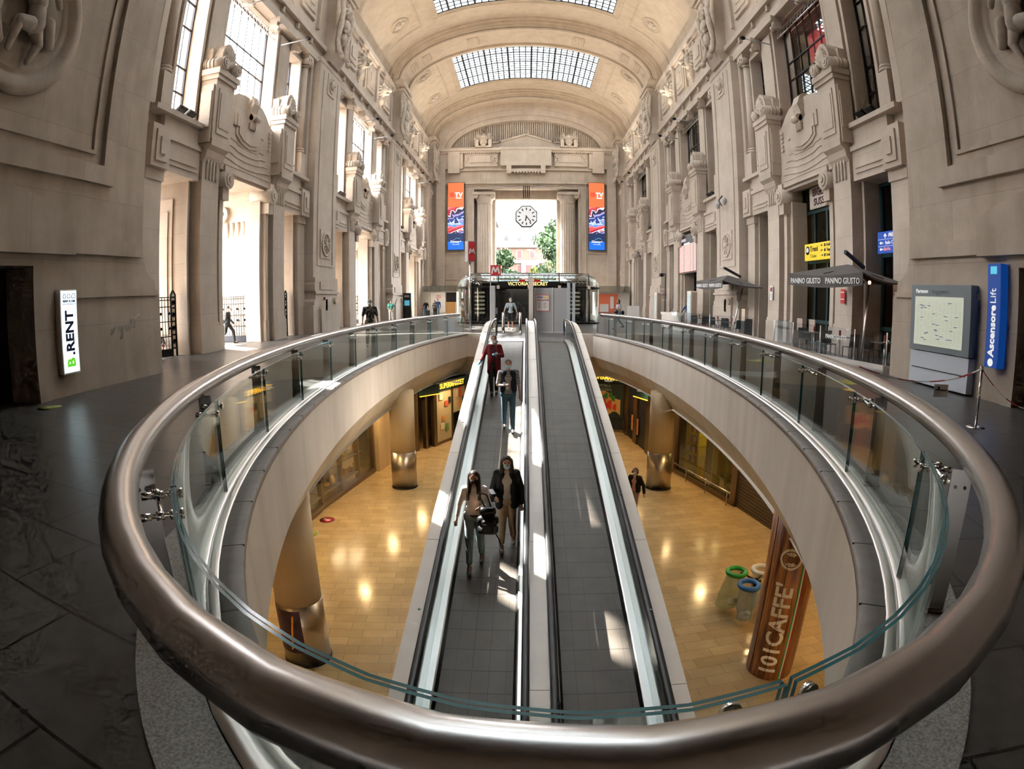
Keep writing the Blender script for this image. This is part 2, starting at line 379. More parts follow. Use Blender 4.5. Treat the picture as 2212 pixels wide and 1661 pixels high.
# ------------------------------------------------------------------ railing round the oval: one thing
rail = thing('glass_railing', 'oval glass and steel railing round the opening above the moving walkways', 'railing', (X0, .75, 0))
mb = MB(); rz = .975; n = 220
mb.tube([ep(.0+ETOT*i/n, .5, rz) for i in range(n+1)], .085, 24); T(mb.build('handrail', STEEL, rail), 'thick brushed steel tube handrail')
NP = 14; SP = 2.42
posts = [SM+SP*k for k in range(-NP, NP+1) if .3 < SM+SP*k < ETOT-.3]
for s in posts:
    mb = MB(); a, b = ep(s, .385), ep(s, .515); d = (b-a).normalized(); p = Vector((-d.y, d.x, 0))*.012
    for (q, w) in ((0, 1.0),):
        vs = [];
        for z, e in ((.02, .03), (.5, .0), (.9, .0)):
            aa, bb = a-d*e*.3, b+d*e*.6; vs += [aa-p+Vector((0,0,z)), bb-p+Vector((0,0,z)), bb+p+Vector((0,0,z)), aa+p+Vector((0,0,z))]
        mb.add(vs, [(0,1,5,4),(1,2,6,5),(2,3,7,6),(3,0,4,7),(4,5,9,8),(5,6,10,9),(6,7,11,10),(7,4,8,11),(8,9,10,11),(3,2,1,0)], False)
    c = ep(s, .45); mb.cbox((c.x, c.y, .03), (.17, .10, .022), atan2(d.y, d.x))
    po = mb.build('post', STEELD, rail)
    for z, dd in ((.2, .42), (.8, .42), (.8, .48)):
        mb = MB(); q = ep(s, dd, z); mb.cyl(q-p*1.6, q+p*1.6, .011, n=8); mb.build('bolt', CHROME, po)
GH = .9
edges = [0.]+[s+.33 for s in posts if .9 < s+.33 < ETOT-.9]+[ETOT]
for i in range(len(edges)-1):
    s0, s1 = edges[i]+.012, edges[i+1]-.012
    mb = MB(); n = 12
    for d0 in (.245, .262):
        rg = [[ep(s0+(s1-s0)*k/n, d0, .05), ep(s0+(s1-s0)*k/n, d0+.012, .05), ep(s0+(s1-s0)*k/n, d0+.012, GH), ep(s0+(s1-s0)*k/n, d0, GH)] for k in range(n+1)]
        m = len(rg); vs = [v for r in rg for v in r]; mb.cm = 0
        mb.add(vs, [[4*k+3, 4*k+0, 4*k+4, 4*k+7] for k in range(n)]+([[4*k+1, 4*k+2, 4*k+6, 4*k+5] for k in range(n)] if d0 > .25 else []), True)
        mb.cm = 1; mb.add(vs, [[4*k+2, 4*k+3, 4*k+7, 4*k+6] for k in range(n)]+[[0,1,2,3], [4*n+3, 4*n+2, 4*n+1, 4*n]], False)
    mb.build('glass_panel', [GLS, TEAL], rail, recalc=False)
for e in edges[1:-1]:
    s = e-.33; z = .80; mb = MB(); c = ep(s+.12, .37, z); hub = ep(s, .44, z); a1 = ep(e-.11, .33, z+.03); a2 = ep(e+.10, .33, z-.0)
    mb.cyl(hub, c, .016); mb.ell(c, (.032, .032, .032), 10, 6)
    for a in (a1, a2):
        mb.cap(c, a, .014, .014, 8); t = (e-.11 if a is a1 else e+.10)
        f = ep(t, .225, a.z); g = ep(t, .40, a.z); mb.cyl(f, g, .011, n=10); mb.cyl(ep(t, .222, a.z), ep(t, .243, a.z), .028, n=14); mb.cyl(ep(t, .276, a.z), ep(t, .292, a.z), .026, n=14)
        mb.cyl(ep(t, .32, a.z), ep(t, .36, a.z), .022, n=12); mb.cyl(ep(t, .385, a.z), ep(t, .44, a.z), .02, n=12)
    mb.build('glass_clamp', CHROME, rail)
# ------------------------------------------------------------------ moving walks
SL = .2235; YT = 20.9; YB = YT+ZL/SL            # slope and where it meets each floor
def bz(y, h=0.):
    """height of the belt at y, with eased transitions"""
    def sm(t): return t
    z = -(YT-y)*SL
    if y > YT-1.2: t = min(1, (y-(YT-1.2))/2.4); z = -(1.2)*SL+ (t-t*t/2)*2.4*SL if t < 1 else 0
    if y < YB+1.2:
        t = min(1, ((YB+1.2)-y)/2.4); z = ZL+1.2*SL-(t-t*t/2)*2.4*SL if t < 1 else ZL
    return z+h
YE0, YE1 = YB-2.2, 23.1
YS = [YE0+(YE1-YE0)*i/90 for i in range(91)]
belt_m, tt, bb = nt('walkway_pallets')
tcg = tt.nodes.new('ShaderNodeNewGeometry'); sx = tt.nodes.new('ShaderNodeSeparateXYZ'); tt.links.new(tcg.outputs['Position'], sx.inputs[0])
def fr(src, k, lo):
    a = tt.nodes.new('ShaderNodeMath'); a.operation = 'MULTIPLY'; a.inputs[1].default_value = k; tt.links.new(src, a.inputs[0])
    f = tt.nodes.new('ShaderNodeMath'); f.operation = 'FRACT'; tt.links.new(a.outputs[0], f.inputs[0])
    g = tt.nodes.new('ShaderNodeMath'); g.operation = 'GREATER_THAN'; g.inputs[1].default_value = lo; tt.links.new(f.outputs[0], g.inputs[0]); return g.outputs[0]
groove = fr(sx.outputs[0], 110, .45); seam = fr(sx.outputs[1], 1/.40, .03); seam2 = fr(sx.outputs[0], 4.2, .02)
mu = tt.nodes.new('ShaderNodeMath'); mu.operation = 'MULTIPLY'; tt.links.new(seam, mu.inputs[0]); tt.links.new(seam2, mu.inputs[1])
mx1 = tt.nodes.new('ShaderNodeMixRGB'); mx1.inputs[1].default_value = (.04, .034, .028, 1); mx1.inputs[2].default_value = (.20, .17, .14, 1); tt.links.new(groove, mx1.inputs[0])
mx2 = tt.nodes.new('ShaderNodeMixRGB'); mx2.inputs[1].default_value = (.03, .027, .025, 1); tt.links.new(mu.outputs[0], mx2.inputs[0]); tt.links.new(mx1.outputs[0], mx2.inputs[2])
nz = tt.nodes.new('ShaderNodeTexNoise'); nz.inputs['Scale'].default_value = 3; tt.links.new(tcg.outputs['Position'], nz.inputs['Vector'])
rp = tt.nodes.new('ShaderNodeMapRange'); rp.inputs['To Min'].default_value = .7; rp.inputs['To Max'].default_value = 1.25; tt.links.new(nz.outputs['Fac'], rp.inputs['Value'])
mx3 = tt.nodes.new('ShaderNodeMixRGB'); mx3.blend_type = 'MULTIPLY'; mx3.inputs[0].default_value = 1; tt.links.new(mx2.outputs[0], mx3.inputs[1]); tt.links.new(rp.outputs[0], mx3.inputs[2]); tt.links.new(mx3.outputs[0], bb.inputs['Base Color'])
bb.inputs['Roughness'].default_value = .5; bb.inputs['Metallic'].default_value = .1
def sweep(mb, prof, y0=None, y1=None, step=.3, smooth=False):
    """section [(x, h)] above the belt swept along the slope"""
    y0 = YE0 if y0 is None else y0; y1 = YE1 if y1 is None else y1; n = max(2, int((y1-y0)/step)); rings = []
    for i in range(n+1):
        y = y0+(y1-y0)*i/n; rings.append([(x, y, bz(y, h)) for x, h in prof])
    mb.loft(rings, True, True, smooth); return mb
def walkway(cx, label):
    w = thing('moving_walkway', label, 'moving walkway', (cx, YE1, 0), group=None)
    mb = MB(); sweep(mb, [(cx-.5, -.06), (cx+.5, -.06), (cx+.5, 0), (cx-.5, 0)]); mb.build('pallet_belt', belt_m, w)
    mb = MB(); mb.box(cx-.62, cx+.62, YE1, YE1+2.2, -.2, .004)
    LPM = mat('landing_steel', (.40, .38, .36), .25, .9, var=.1, scale=30); o = mb.build('landing_plate', LPM, w)
    mb = MB(); mb.box(cx-.62, cx+.62, YE0-2, YE0, ZL-.1, ZL+.006); mb.build('landing_plate', LPM, w)
    mb = MB(); mb.box(cx-.5, cx+.5, YE1-.02, YE1+.16, .004, .012); mb.build('comb_plate', CHROME, o)
    for sd in (-1, 1):
        x = cx+sd*.66; mb = MB()
        sweep(mb, [(cx+sd*.54, -.06), (cx+sd*.54, .085), (cx+sd*.56, .10), (cx+sd*.63, .10), (cx+sd*.66, .10), (cx+sd*.66, -.3), (cx+sd*.54, -.3)]); mb.build('skirt_deck', ALU, w)
        mb = MB(); sweep(mb, [(cx+sd*.5, -.2), (cx+sd*.5, .012), (cx+sd*.539, .06), (cx+sd*.539, -.2)]); mb.build('skirt_brush', BLK, w)
        mb = MB(); ye = YE1+1.3
        sweep(mb, [(x-.006, .09), (x+.006, .09), (x+.006, .84), (x-.006, .84)], YE0-1.0, ye)
        gp = mb.build('balustrade_glass', GLD, w)
        mb = MB(); sweep(mb, [(x-.025, .80), (x+.025, .80), (x+.025, .85), (x-.025, .85)], YE0-1.0, ye); mb.build('handrail_guide', ALU, gp)
        mb = MB(); path = []; n = 70
        for i in range(n+1):
            y = YE0-1.0+(ye-YE0+1.0)*i/n; path.append((x, y, bz(y, .885)))
        hz = path[-1][2]
        for k in range(1, 9): a = k/9*pi; path.append((x, ye+.36*sin(a), hz-.36+.36*cos(a)))
        rg = []
        for i, p in enumerate(path):
            a = Vector(path[max(i-1, 0)]); b = Vector(path[min(i+1, len(path)-1)]); d = (b-a).normalized(); up = Vector((1,0,0)).cross(d).normalized()
            rg.append([Vector(p)+Vector((1,0,0))*.05*cx_+up*.03*cz_ for cx_, cz_ in ((-1,-.6),(-.9,.5),(-.5,1),(.5,1),(.9,.5),(1,-.6))])
        mb.loft(rg, True, True, True); mb.build('handrail', BLK, w)
        mb = MB(); mb.lathe((x, ye, .46), [(.40, -.02), (.40, .02), (.36, .02), (.36, -.02)], 24, 'x'); mb.build('newel_ring', ALU, w)
    return w
walkway(-.64, 'sloping moving walkway carrying the masked people'); walkway(1.02, 'empty sloping moving walkway closed off by grey boards at its head')
# cladding strips: outer parapets and the strip between the two walks
for nm, xa, xb, lab in (('side_cladding', -1.56, -1.37, 'pale cladding strip on the outer edge of the walkway with people'), ('side_cladding', 1.75, 1.94, 'pale cladding strip on the outer edge of the empty walkway'), ('centre_cladding', .075, .305, 'cream capped strip between the two moving walkways')):
    c = thing(nm, lab, 'cladding', ((xa+xb)/2, YE1, 0))
    mb = MB(); sweep(mb, [(xa, -.9), (xb, -.9), (xb, .80), (xa, .80)], YE0-.6, 24.2); mb.build('panel', CREAM, c)
    mb = MB(); sweep(mb, [(xa-.006, .80), (xb+.006, .80), (xb+.004, .822), (xa-.004, .822)], YE0-.6, 24.2); mb.build('cap', mat('cap_strip', (.86, .78, .70), .35, var=.05, scale=2), c)
    for i in range(9):
        y = 21-i*2.9
        if nm == 'side_cladding': mb = MB(); mb.lathe(((xb-.03 if xa < 0 else xa+.03-.09), y, bz(y, .915)), [(.022, 0), (.02, .012)], 10); mb.build('stud', mat('green_stud', (.12, .25, .2), .3), c)
        mb = MB(); mb.cbox((((xa+xb)/2), y-1.2, bz(y-1.2, .8225)), (xb-xa, .006, .004)); mb.build('joint', mat('joint_line', (.25, .2, .17), .8), c)
# truss side walls under the claddings (solid flanks down to the lower floor)
mb = MB()
for xa, xb in ((-1.54, -1.39), (1.77, 1.92)):
    rings = []
    for y in YS: rings.append([(xa, y, bz(y, -.85)), (xb, y, bz(y, -.85)), (xb, y, max(ZL-.02, bz(y, -1.5))), (xa, y, max(ZL-.02, bz(y, -1.5)))])
    mb.loft(rings, True, True, False)
    mb.box(xa, xb, YE1, YCUT+.3, -1.3, -.02)
rings = [[(-1.4, y, bz(y, -.35)), (1.78, y, bz(y, -.35)), (1.78, y, max(ZL-.02, bz(y, -1.5))), (-1.4, y, max(ZL-.02, bz(y, -1.5)))] for y in YS]; mb.loft(rings, True, True, False)
mb.box(-1.78, 2.2, YE1+2, YCUT+.3, -1.3, -.004)
S(mb.build('trim_10', mat('walkway_truss', (.42, .39, .36), .5)))
mb = MB(); mb.box(-1.78, 2.2, 25.2, YCUT+.2, -.3, .002); S(mb.build('floor', PAVE))
# ------------------------------------------------------------------ hall shell
BAYS = [22.8, 41.8, 60.8]; PIL = [32.3, 51.3, 70.3]; YEND = 71.5
SIDE = {-1: 'left', 1: 'right'}
CT = [0]
def trimname(): CT[0] += 1; return 'trim_%d' % (CT[0]+20)
def arr(s, items):
    """boxes given as (xin, xout, y0, y1, z0, z1) measured from the hall axis"""
    mb = MB()
    for a in items: mb.box(s*a[0], s*a[1], *a[2:])
    return mb
for s in (-1, 1):
    deep = 16.6 if s < 0 else 14.2
    it = []
    for yc in BAYS:
        for a, b in ((-7.6, -6.1), (-4.3, -2.35), (2.35, 4.3), (6.1, 7.6)): it.append((12.7, deep, yc+a, yc+b, 0, 8.8 if s > 0 else 8.2))
        for a, b in ((-6.1, -4.3), (4.3, 6.1)): it.append((12.7, deep, yc+a, yc+b, 6.6, 8.2))
        it.append((12.7, deep, yc-2.35, yc+2.35, 7.35, 8.2)); it.append((12.7, 13.6, yc-7.6, yc+7.6, 8.2, 8.85))
        for a, b in ((-7.6, -5.9), (-4.3, -2.6), (2.6, 4.3), (5.9, 7.6)): it.append((12.7, 13.6, yc+a, yc+b, 8.85, 16.2))
        for a, b in ((-5.9, -4.3), (4.3, 5.9)): it.append((12.7, 13.6, yc+a, yc+b, 15.65, 16.2))
    for yp in PIL[:2]: it.append((12.7, deep, yp-1.95, yp+1.95, 0, 16.2))
    it.append((12.7, deep, 68.35, 74, 0, 16.2)); it.append((12.7, 13.6, 13.3, 74, 16.2, 24))
    it.append((12.7, deep, 12.4, 15.25, 0, 16.2))
    S(arr(s, it).build('wall_'+SIDE[s], STONE))
    # entablature and frieze courses
    S(arr(s, [(12.15, 12.7, 13.3, YEND, 16.25, 16.75), (12.3, 12.7, 13.3, YEND, 16.75, 17.3), (12.0, 12.7, 13.3, YEND, 17.3, 17.65), (12.2, 12.7, 13.3, YEND, 17.65, 21.2), (12.05, 12.7, 13.3, YEND, 21.2, 21.45), (11.9, 12.7, 13.3, YEND, 21.45, 21.9), (12.15, 12.7, 13.3, YEND, 21.9, 22.35)]).build(trimname(), STONE2))
    for yc in BAYS:
        it = []
        for sg in (-1, 1):
            def U(a, b): return (yc+min(sg*a, sg*b), yc+max(sg*a, sg*b))
            it += [(12.3, 12.7, *U(4.05, 6.4), 6.6, 7.95), (12.22, 12.7, *U(4.05, 6.4), 7.75, 7.95), (12.36, 12.7, *U(4.02, 6.5), 7.95, 8.65), (12.15, 12.7, *U(4.0, 7.3), 8.65, 8.85)]
            it += [(12.24, 12.3, *U(4.3, 6.2), 6.85, 6.92), (12.24, 12.3, *U(4.3, 6.2), 7.05, 7.1)]
            it += [(12.42, 12.7, *U(6.35, 7.35), 0, 6.2), (12.36, 12.7, *U(6.28, 7.4), 6.2, 6.6), (12.15, 12.7, *U(6.3, 7.4), 6.6, 8.1), (12.08, 12.16, *U(6.5, 7.2), 6.8, 7.9), (12.02, 12.1, *U(6.7, 7.0), 7.05, 7.65)]
            it += [(12.6, 12.7, *U(4.2, 4.3), 0, 6.6), (12.6, 12.7, *U(6.1, 6.2), 0, 6.6)]
            # window surround mouldings
            it += [(12.56, 12.7, *U(4.12, 4.3), 8.85, 15.85), (12.56, 12.7, *U(5.9, 6.08), 8.85, 15.85), (12.56, 12.7, *U(4.12, 6.08), 15.65, 15.85), (12.56, 12.7, *U(2.6, 2.78), 8.85, 16.2), (12.5, 12.7, *U(2.9, 4.0), 8.85, 16.0)]
            it += [(12.38, 12.7, *U(7.15, 7.5), 8.85, 16.25), (12.3, 12.7, *U(6.25, 6.95), 8.85, 10.2)]
            it += [(12.3, 13.2, *U(2.05, 2.35), 0, 6.5), (12.5, 13.3, *U(1.8, 2.06), 0, 6.7), (12.3, 12.9, *U(2.0, 2.4), 0, 1.0)]
        it += [(12.15, 12.7, yc-2.7, yc+2.7, 7.35, 7.55), (12.3, 12.75, yc-2.7, yc+2.7, 7.2, 7.36)]
        mb = arr(s, it)
        for sg in (-1, 1):
            y = yc+sg*6.6; mb.cyl((s*12.62, y, 10.2), (s*12.62, y, 15.5), .27, .24, 14)
            for dz, r in ((10.25, .33), (10.4, .30), (15.5, .30)): mb.cyl((s*12.62, y, dz), (s*12.62, y, dz+.1), r, n=14)
            for q in (-.27, .27): mb.cyl((s*12.2, y+q, 15.85), (s*12.75, y+q, 15.85), .2, n=14); mb.cyl((s*12.15, y+q, 15.85), (s*12.2, y+q, 15.85), .09, n=10)
            mb.box(s*12.2, s*12.7, y-.4, y+.4, 16.02, 16.25)
            # volute capital of the door jamb
            y = yc+sg*2.2; mb.cyl((s*11.95, y, 6.95), (s*13.1, y, 6.95), .40, n=22); mb.cyl((s*11.9, y, 6.95), (s*11.96, y, 6.95), .27, n=18); mb.cyl((s*11.84, y, 6.95), (s*11.9, y, 6.95), .13, n=12)
            mb.box(s*12.05, s*13, y-.22, y+.22, 7.2, 7.55); mb.box(s*12.1, s*13, y-.25, y+.25, 6.1, 6.6)
        for u in (-4.35, -1.5, 1.5, 4.35):      # little brackets under the entablature
            mb.box(s*11.95, s*12.5, yc+u-.18, yc+u+.18, 16.0, 16.3); mb.box(s*12.1, s*12.5, yc+u-.16, yc+u+.16, 15.6, 16.0); mb.cyl((s*12.12, yc+u-.16, 15.65), (s*12.12, yc+u+.16, 15.65), .14, n=12)
        for k in range(7): mb.box(s*12.1, s*12.3, yc-6.5+k*2.1, yc-6.3+k*2.1, 16.9, 17.25)
        S(mb.build(trimname(), STONE2))
# the piers with their consoles: local +x points into the hall
def pier():
    p = thing('console_pier', 'x', 'pier', (0,0,0))
    mb = MB(True); mb.box(-.7, .02, -.66, .66, 1.15, 7.4); mb.box(-.7, .08, -.74, .74, 0, 1.0); mb.box(-.7, .05, -.70, .70, 1.0, 1.15); mb.box(-.5, -.0, -.66, .66, 7.4, 12.2)
    for u in (-.34, 0, .34): mb.box(.0, .05, u-.01, u+.01, 1.2, 7.2) if 0 else None
    mb.build('shaft', STONE2, p)
    mb = MB(True); mb.box(-.3, .42, -.74, .74, 8.25, 10.75); mb.box(.42, .47, -.5, .5, 8.5, 10.4); mb.box(.47, .50, -.4, .4, 8.75, 10.2)
    mb.box(-.3, .50, -.80, .80, 10.75, 10.95); mb.box(-.3, .56, -.86, .86, 10.95, 11.2)
    for sg in (-1, 1):
        mb.box(-.2, .34, sg*.74, sg*.82, 8.1, 10.5); mb.box(-.2, .3, sg*.82, sg*.87, 8.7, 10.2)
    pr = [(.42, 8.25), (.40, 8.0), (.22, 7.85), (.16, 7.6), (.03, 7.4), (-.3, 7.4), (-.3, 8.25)]
    mb.prism(pr, lambda a, b, h: (a, h, b), -.7, .7)
    c = mb.build('console_block', STONE2, p)
    mb = MB(True)
    for u in (-.36, -.12, .12, .36): mb.cap((.06, u, 6.75), (.06, u, 7.35), .055, .055, 8); mb.box(.0, .1, u-.055, u+.055, 7.3, 7.6)
    mb.build('flute_drops', ORN, c)
    for sg in (-1, 1):
        mb = MB(True); y = sg*.52; mb.cyl((-.45, y, 11.48), (.62, y, 11.48), .28, n=20)
        for x in (-.3, -.22, -.05, .12): mb.cyl((x, y, 11.48), (x+.05, y, 11.48), .315, n=20)
        mb.cyl((.62, y, 11.48), (.66, y, 11.48), .2, n=16); mb.cyl((.66, y, 11.48), (.70, y, 11.48), .1, n=12)
        sp = []
        for k in range(26):
            a = k/25*3.6*pi; r = .27*(1-k/32); sp.append((.63, y+sg*r*cos(a), 11.48+r*sin(a)))
        mb.tube(sp, .03, 6); mb.build('scroll', ORN, p)
    mb = MB(True); pr = [(-.56, 11.2), (-.56, 11.9), (-.46, 12.2), (-.25, 12.45), (0, 12.55), (.25, 12.45), (.46, 12.2), (.56, 11.9), (.56, 11.2)]
    mb.prism(pr, lambda a, b, h: (h, a, b), -.5, .42); mb.prism([(a*.8, 11.3+(b-11.3)*.85) for a, b in pr], lambda a, b, h: (h, a, b), .42, .47)
    k = mb.build('crest_block', STONE2, p)
    mb = MB(True)
    for i in range(9):
        a = -1.15+i*2.3/8; mb.cap((.47, .12*sin(a), 11.5), (.5, .40*sin(a), 11.55+.72*cos(a)), .035, .075, 8)
    mb.cap((.5, -.25, 11.35), (.62, -.05, 11.55), .1, .12, 8); mb.cap((.5, .25, 11.35), (.62, .05, 11.55), .1, .12, 8)
    mb.build('shell_carving', ORN, k)
    return p
proto = pier(); first = True
def place(proto, state, loc, rz, label, group, scale=None):
    if state[0]:
        state[0] = False; proto.location = loc; proto.rotation_euler = (0,0,rz); T(proto, label, None, group)
        if scale: proto.scale = scale
        return proto
    return dup(proto, loc, rz, label, group, scale)
st = [True]
for s in (-1, 1):
    for b, yc in enumerate(BAYS):
        for j, u in enumerate((-3.35, 3.35)):
            place(proto, st, (s*12.2, yc+u, 0), 0 if s < 0 else pi, 'tall stone pier with scroll console, %s along the %s wall' % (ORD[b*2+j], SW[s]), 'console piers flanking the doorways')
def parapet():
    p = thing('door_parapet', 'x', 'carved panel', (0,0,0))
    out = [(-2.62, 7.55), (2.62, 7.55), (2.62, 10.35), (2.2, 10.5), (1.7, 10.9), (1.25, 11.15), (.6, 11.25), (-.6, 11.25), (-1.25, 11.15), (-1.7, 10.9), (-2.2, 10.5), (-2.62, 10.35)]
    mb = MB(True); mb.prism(out, lambda a, b, h: (h, a, b), -.7, .0)
    for i in range(5):                          # stepped lower bands, drooping at the middle
        zz = 7.62+i*.3; w = 2.5-i*.22
        pts = [(-w, zz+.12), (-w+.5, zz+.1), (-.9, zz-.02 if i else zz+.1), (0, zz-.06 if i else zz+.1), (.9, zz-.02 if i else zz+.1), (w-.5, zz+.1), (w, zz+.12)]
        for a, b in zip(pts, pts[1:]): mb.cap((.0, a[0], a[1]), (.0, b[0], b[1]), .035+.01*(i % 2), .035+.01*(i % 2), 6)
    mb.build('slab', STONE2, p)
    mb = MB(True)
    q = [(-1.5, 10.3), (1.5, 10.3), (1.5, 9.6), (1.25, 9.6), (1.25, 9.2), (.8, 8.95), (0, 8.8), (-.8, 8.95), (-1.25, 9.2), (-1.25, 9.6), (-1.5, 9.6)]
    mb.prism(q, lambda a, b, h: (h, a, b), 0, .07); mb.prism([(a*.86, 9.65+(b-9.65)*.8) for a, b in q], lambda a, b, h: (h, a, b), .07, .12)
    pl = mb.build('tablet', STONE2, p)
    for sg in (-1, 1):
        for k in range(5): mb = MB(True); mb.box(0, .09, sg*2.15-.1, sg*2.15+.1, 9.2+k*.22, 9.3+k*.22); mb.build('notch', ORN, pl)
    mb = MB(True)                               # keystone scroll
    mb.cyl((-.1, -.33, 11.15), (-.1, .33, 11.15), .32, n=20); mb.cyl((.3, -.3, 10.25), (.3, .3, 10.25), .17, n=16)
    mb.prism([(.2, 11.3), (.34, 10.9), (.2, 10.5), (.36, 10.2), (.2, 10.0), (-.1, 10.0), (-.2, 11.3)], lambda a, b, h: (a, h, b), -.3, .3)
    for u in (-.2, 0, .2): mb.cap((.2, u, 9.75), (.22, u, 10.05), .08, .09, 8)
    mb.build('keystone_scroll', ORN, p)
    return p
proto = parapet(); st = [True]
for s in (-1, 1):
    for b, yc in enumerate(BAYS):
        place(proto, st, (s*12.35, yc, 0), 0 if s < 0 else pi, 'carved scroll panel over the %s tall doorway of the %s wall' % (ORD[b], SW[s]), 'carved panels over the doorways')
def pilaster():
    p = thing('giant_pilaster', 'x', 'pilaster', (0,0,0))
    mb = MB(True); mb.box(-.8, 0, -1.95, 1.95, 3.2, 16.6); mb.box(-.8, .03, -1.98, 1.98, 16.3, 16.6)
    for a in ((-1.35, -1.25, 3.9, 15.9), (1.25, 1.35, 3.9, 15.9)): mb.box(0, .05, a[0], a[1], a[2], a[3])
    mb.box(0, .05, -1.35, 1.35, 3.9, 4.0); mb.build('shaft', STONE2, p)
    mb = MB(True)
    pr = [(-1.95, 3.2), (-1.95, 2.9), (-2.02, 2.8), (-2.02, 2.45), (-1.9, 2.3), (-1.95, 1.95), (-2.15, 1.8), (-2.15, 1.6), (-2.3, 1.6), (-2.3, 0), (2.3, 0), (2.3, 1.6), (2.15, 1.6), (2.15, 1.8), (1.95, 1.95), (1.9, 2.3), (2.02, 2.45), (2.02, 2.8), (1.95, 2.9), (1.95, 3.2)]
    mb.prism(pr, lambda a, b, h: (h, a, b), -.8, .12); mb.box(.12, .17, -1.2, 1.2, 2.5, 2.95); mb.box(.12, .2, -2.05, 2.05, 2.25, 2.38)
    mb.prism([(-1.3, .0), (-1.3, 1.35), (-.6, 1.9), (.2, 2.05), (1.3, 2.1), (1.3, 0)], lambda a, b, h: (h, a, b), .12, .24); mb.cyl((.1, 1.05, 1.85), (.34, 1.05, 1.85), .2, n=16)
    mb.build('stepped_base', STONE2, p)
    mb = MB(True); mb.box(0, .06, -.85, .85, 4.35, 6.05); w = mb
    w.lathe((0, 0, 5.2), [(.72, .06), (.72, .13), (.60, .13), (.60, .06)], 28, 'x'); w.lathe((0, 0, 5.2), [(.17, .06), (.14, .17), (.02, .18)], 14, 'x')
    for k in range(8): a = k*pi/4+.2; w.cap((.09, .15*cos(a), 5.2+.15*sin(a)), (.09, .62*cos(a), 5.2+.62*sin(a)), .035, .035, 6)
    w.build('wheel_medallion', ORN, p)
    mb = MB(True); mb.box(0, .06, -.6, .6, 14.6, 16.0); mb.lathe((0, 0, 15.3), [(.52, .06), (.5, .12), (.44, .12), (.44, .06)], 20, 'x')
    mb.ell((.1, 0, 15.34), (.2, .26, .33)); mb.cap((.24, 0, 15.4), (.30, 0, 15.25), .035, .06, 6)
    for k in range(9): a = .2+k*.34; mb.ell((.1, .3*cos(a), 15.4+.33*sin(a)), (.1, .1, .11), 8, 6)
    mb.build('head_medallion', ORN, p)
    # great bracket in the frieze
    mb = MB(True)
    def rg(x, w, z): return [(-.5, -w, z), (x, -w, z), (x, w, z), (-.5, w, z)]
    mb.loft([rg(.15, .95, 16.7), rg(.45, 1.05, 17.4), (rg(.35, 1.0, 18.0)), rg(.55, 1.15, 20.2), rg(.62, 1.25, 21.6), rg(.55, 1.35, 22.3)], True, True, False)
    mb.box(-.5, .78, -1.45, 1.45, 21.6, 21.8); mb.box(-.5, .30, -1.9, 1.9, 21.8, 22.35)
    b = mb.build('frieze_bracket', STONE2, p)
    mb = MB(True)
    for sg in (-1, 1):
        pth = [(.5, sg*.95, 21.3), (.75, sg*1.0, 20.4), (.68, sg*.9, 19.3), (.5, sg*.75, 18.3), (.62, sg*.7, 17.5), (.85, sg*.72, 17.1)]
        mb.tube(pth, [.16, .22, .2, .15, .17, .2], 10); mb.ell((.82, sg*.72, 17.0), (.2, .22, .24)); mb.tube([(.45, sg*1.3, 21.2), (.62, sg*1.4, 20), (.5, sg*1.3, 18.9)], [.1, .16, .08], 8)
    mb.ell((.75, 0, 20.6), (.3, .36, .5)); mb.ell((.95, 0, 20.55), (.16, .2, .26)); mb.ell((.72, 0, 19.5), (.28, .42, .5)); mb.ell((.62, 0, 18.6), (.25, .34, .5))
    for k in range(10): a = k*2*pi/10; mb.ell((.8, .4*cos(a), 20.6+.5*sin(a)), (.13, .14, .16), 8, 6)
    for k in range(7): mb.ell((.8+.05*(k % 2), -.3+.1*k, 19.0+.12*((k*3) % 5)), (.12, .12, .13), 8, 6)
    mb.build('trophy_carving', ORN, b)
    return p
proto = pilaster(); st = [True]
for s in (-1, 1):
    for b, y in enumerate(PIL):
        place(proto, st, (s*11.95, y, 0), 0 if s < 0 else pi, 'broad stone pilaster with wheel medallion, %s along the %s wall' % (ORD[b], SW[s]), 'giant pilasters between the bays')
# lion heads in the frieze, local +x into the hall
def lion():
    p = thing('lion_head', 'x', 'lion head carving', (0,0,0))
    mb = MB(True); mb.ell((.25, 0, 0), (.36, .42, .5)); mb.cap((.4, 0, .08), (.72, 0, -.1), .2, .17, 12); mb.ell((.70, 0, -.02), (.14, .16, .1)); mb.cap((.42, 0, -.3), (.62, 0, -.36), .15, .1, 10)
    for sg in (-1, 1): mb.ell((.52, sg*.16, .16), (.09, .09, .07)); mb.ell((.34, sg*.36, .34), (.08, .12, .13)); mb.ell((.6, sg*.1, -.12), (.13, .1, .09))
    mb.build('face', ORN, p)
    mb = MB(True)
    for k in range(16):
        a = k*2*pi/16+.1; rr = .47+.06*(k % 2); mb.cap((.18, .36*cos(a), .02+.42*sin(a)), (.02, rr*1.15*cos(a), rr*1.35*sin(a)-.02), .13, .09, 8)
    mb.build('mane', ORN, p)
    mb = MB(True); mb.prism([(-.55, .95), (.55, .95), (.62, .2), (.55, -.5), (.4, -1.1), (0, -1.45), (-.4, -1.1), (-.55, -.5), (-.62, .2)], lambda a, b, h: (h, a, b), -.25, .04)
    mb.ell((.05, 0, -.85), (.25, .42, .35))
    for u in (-.75, .75): mb.box(-.1, .12, u-.08, u+.08, -.9, 1.1); mb.box(-.1, .12, u*1.25-.05, u*1.25+.05, -.7, 1.0)
    mb.build('backing', STONE2, p)
    return p
proto = lion(); st = [True]
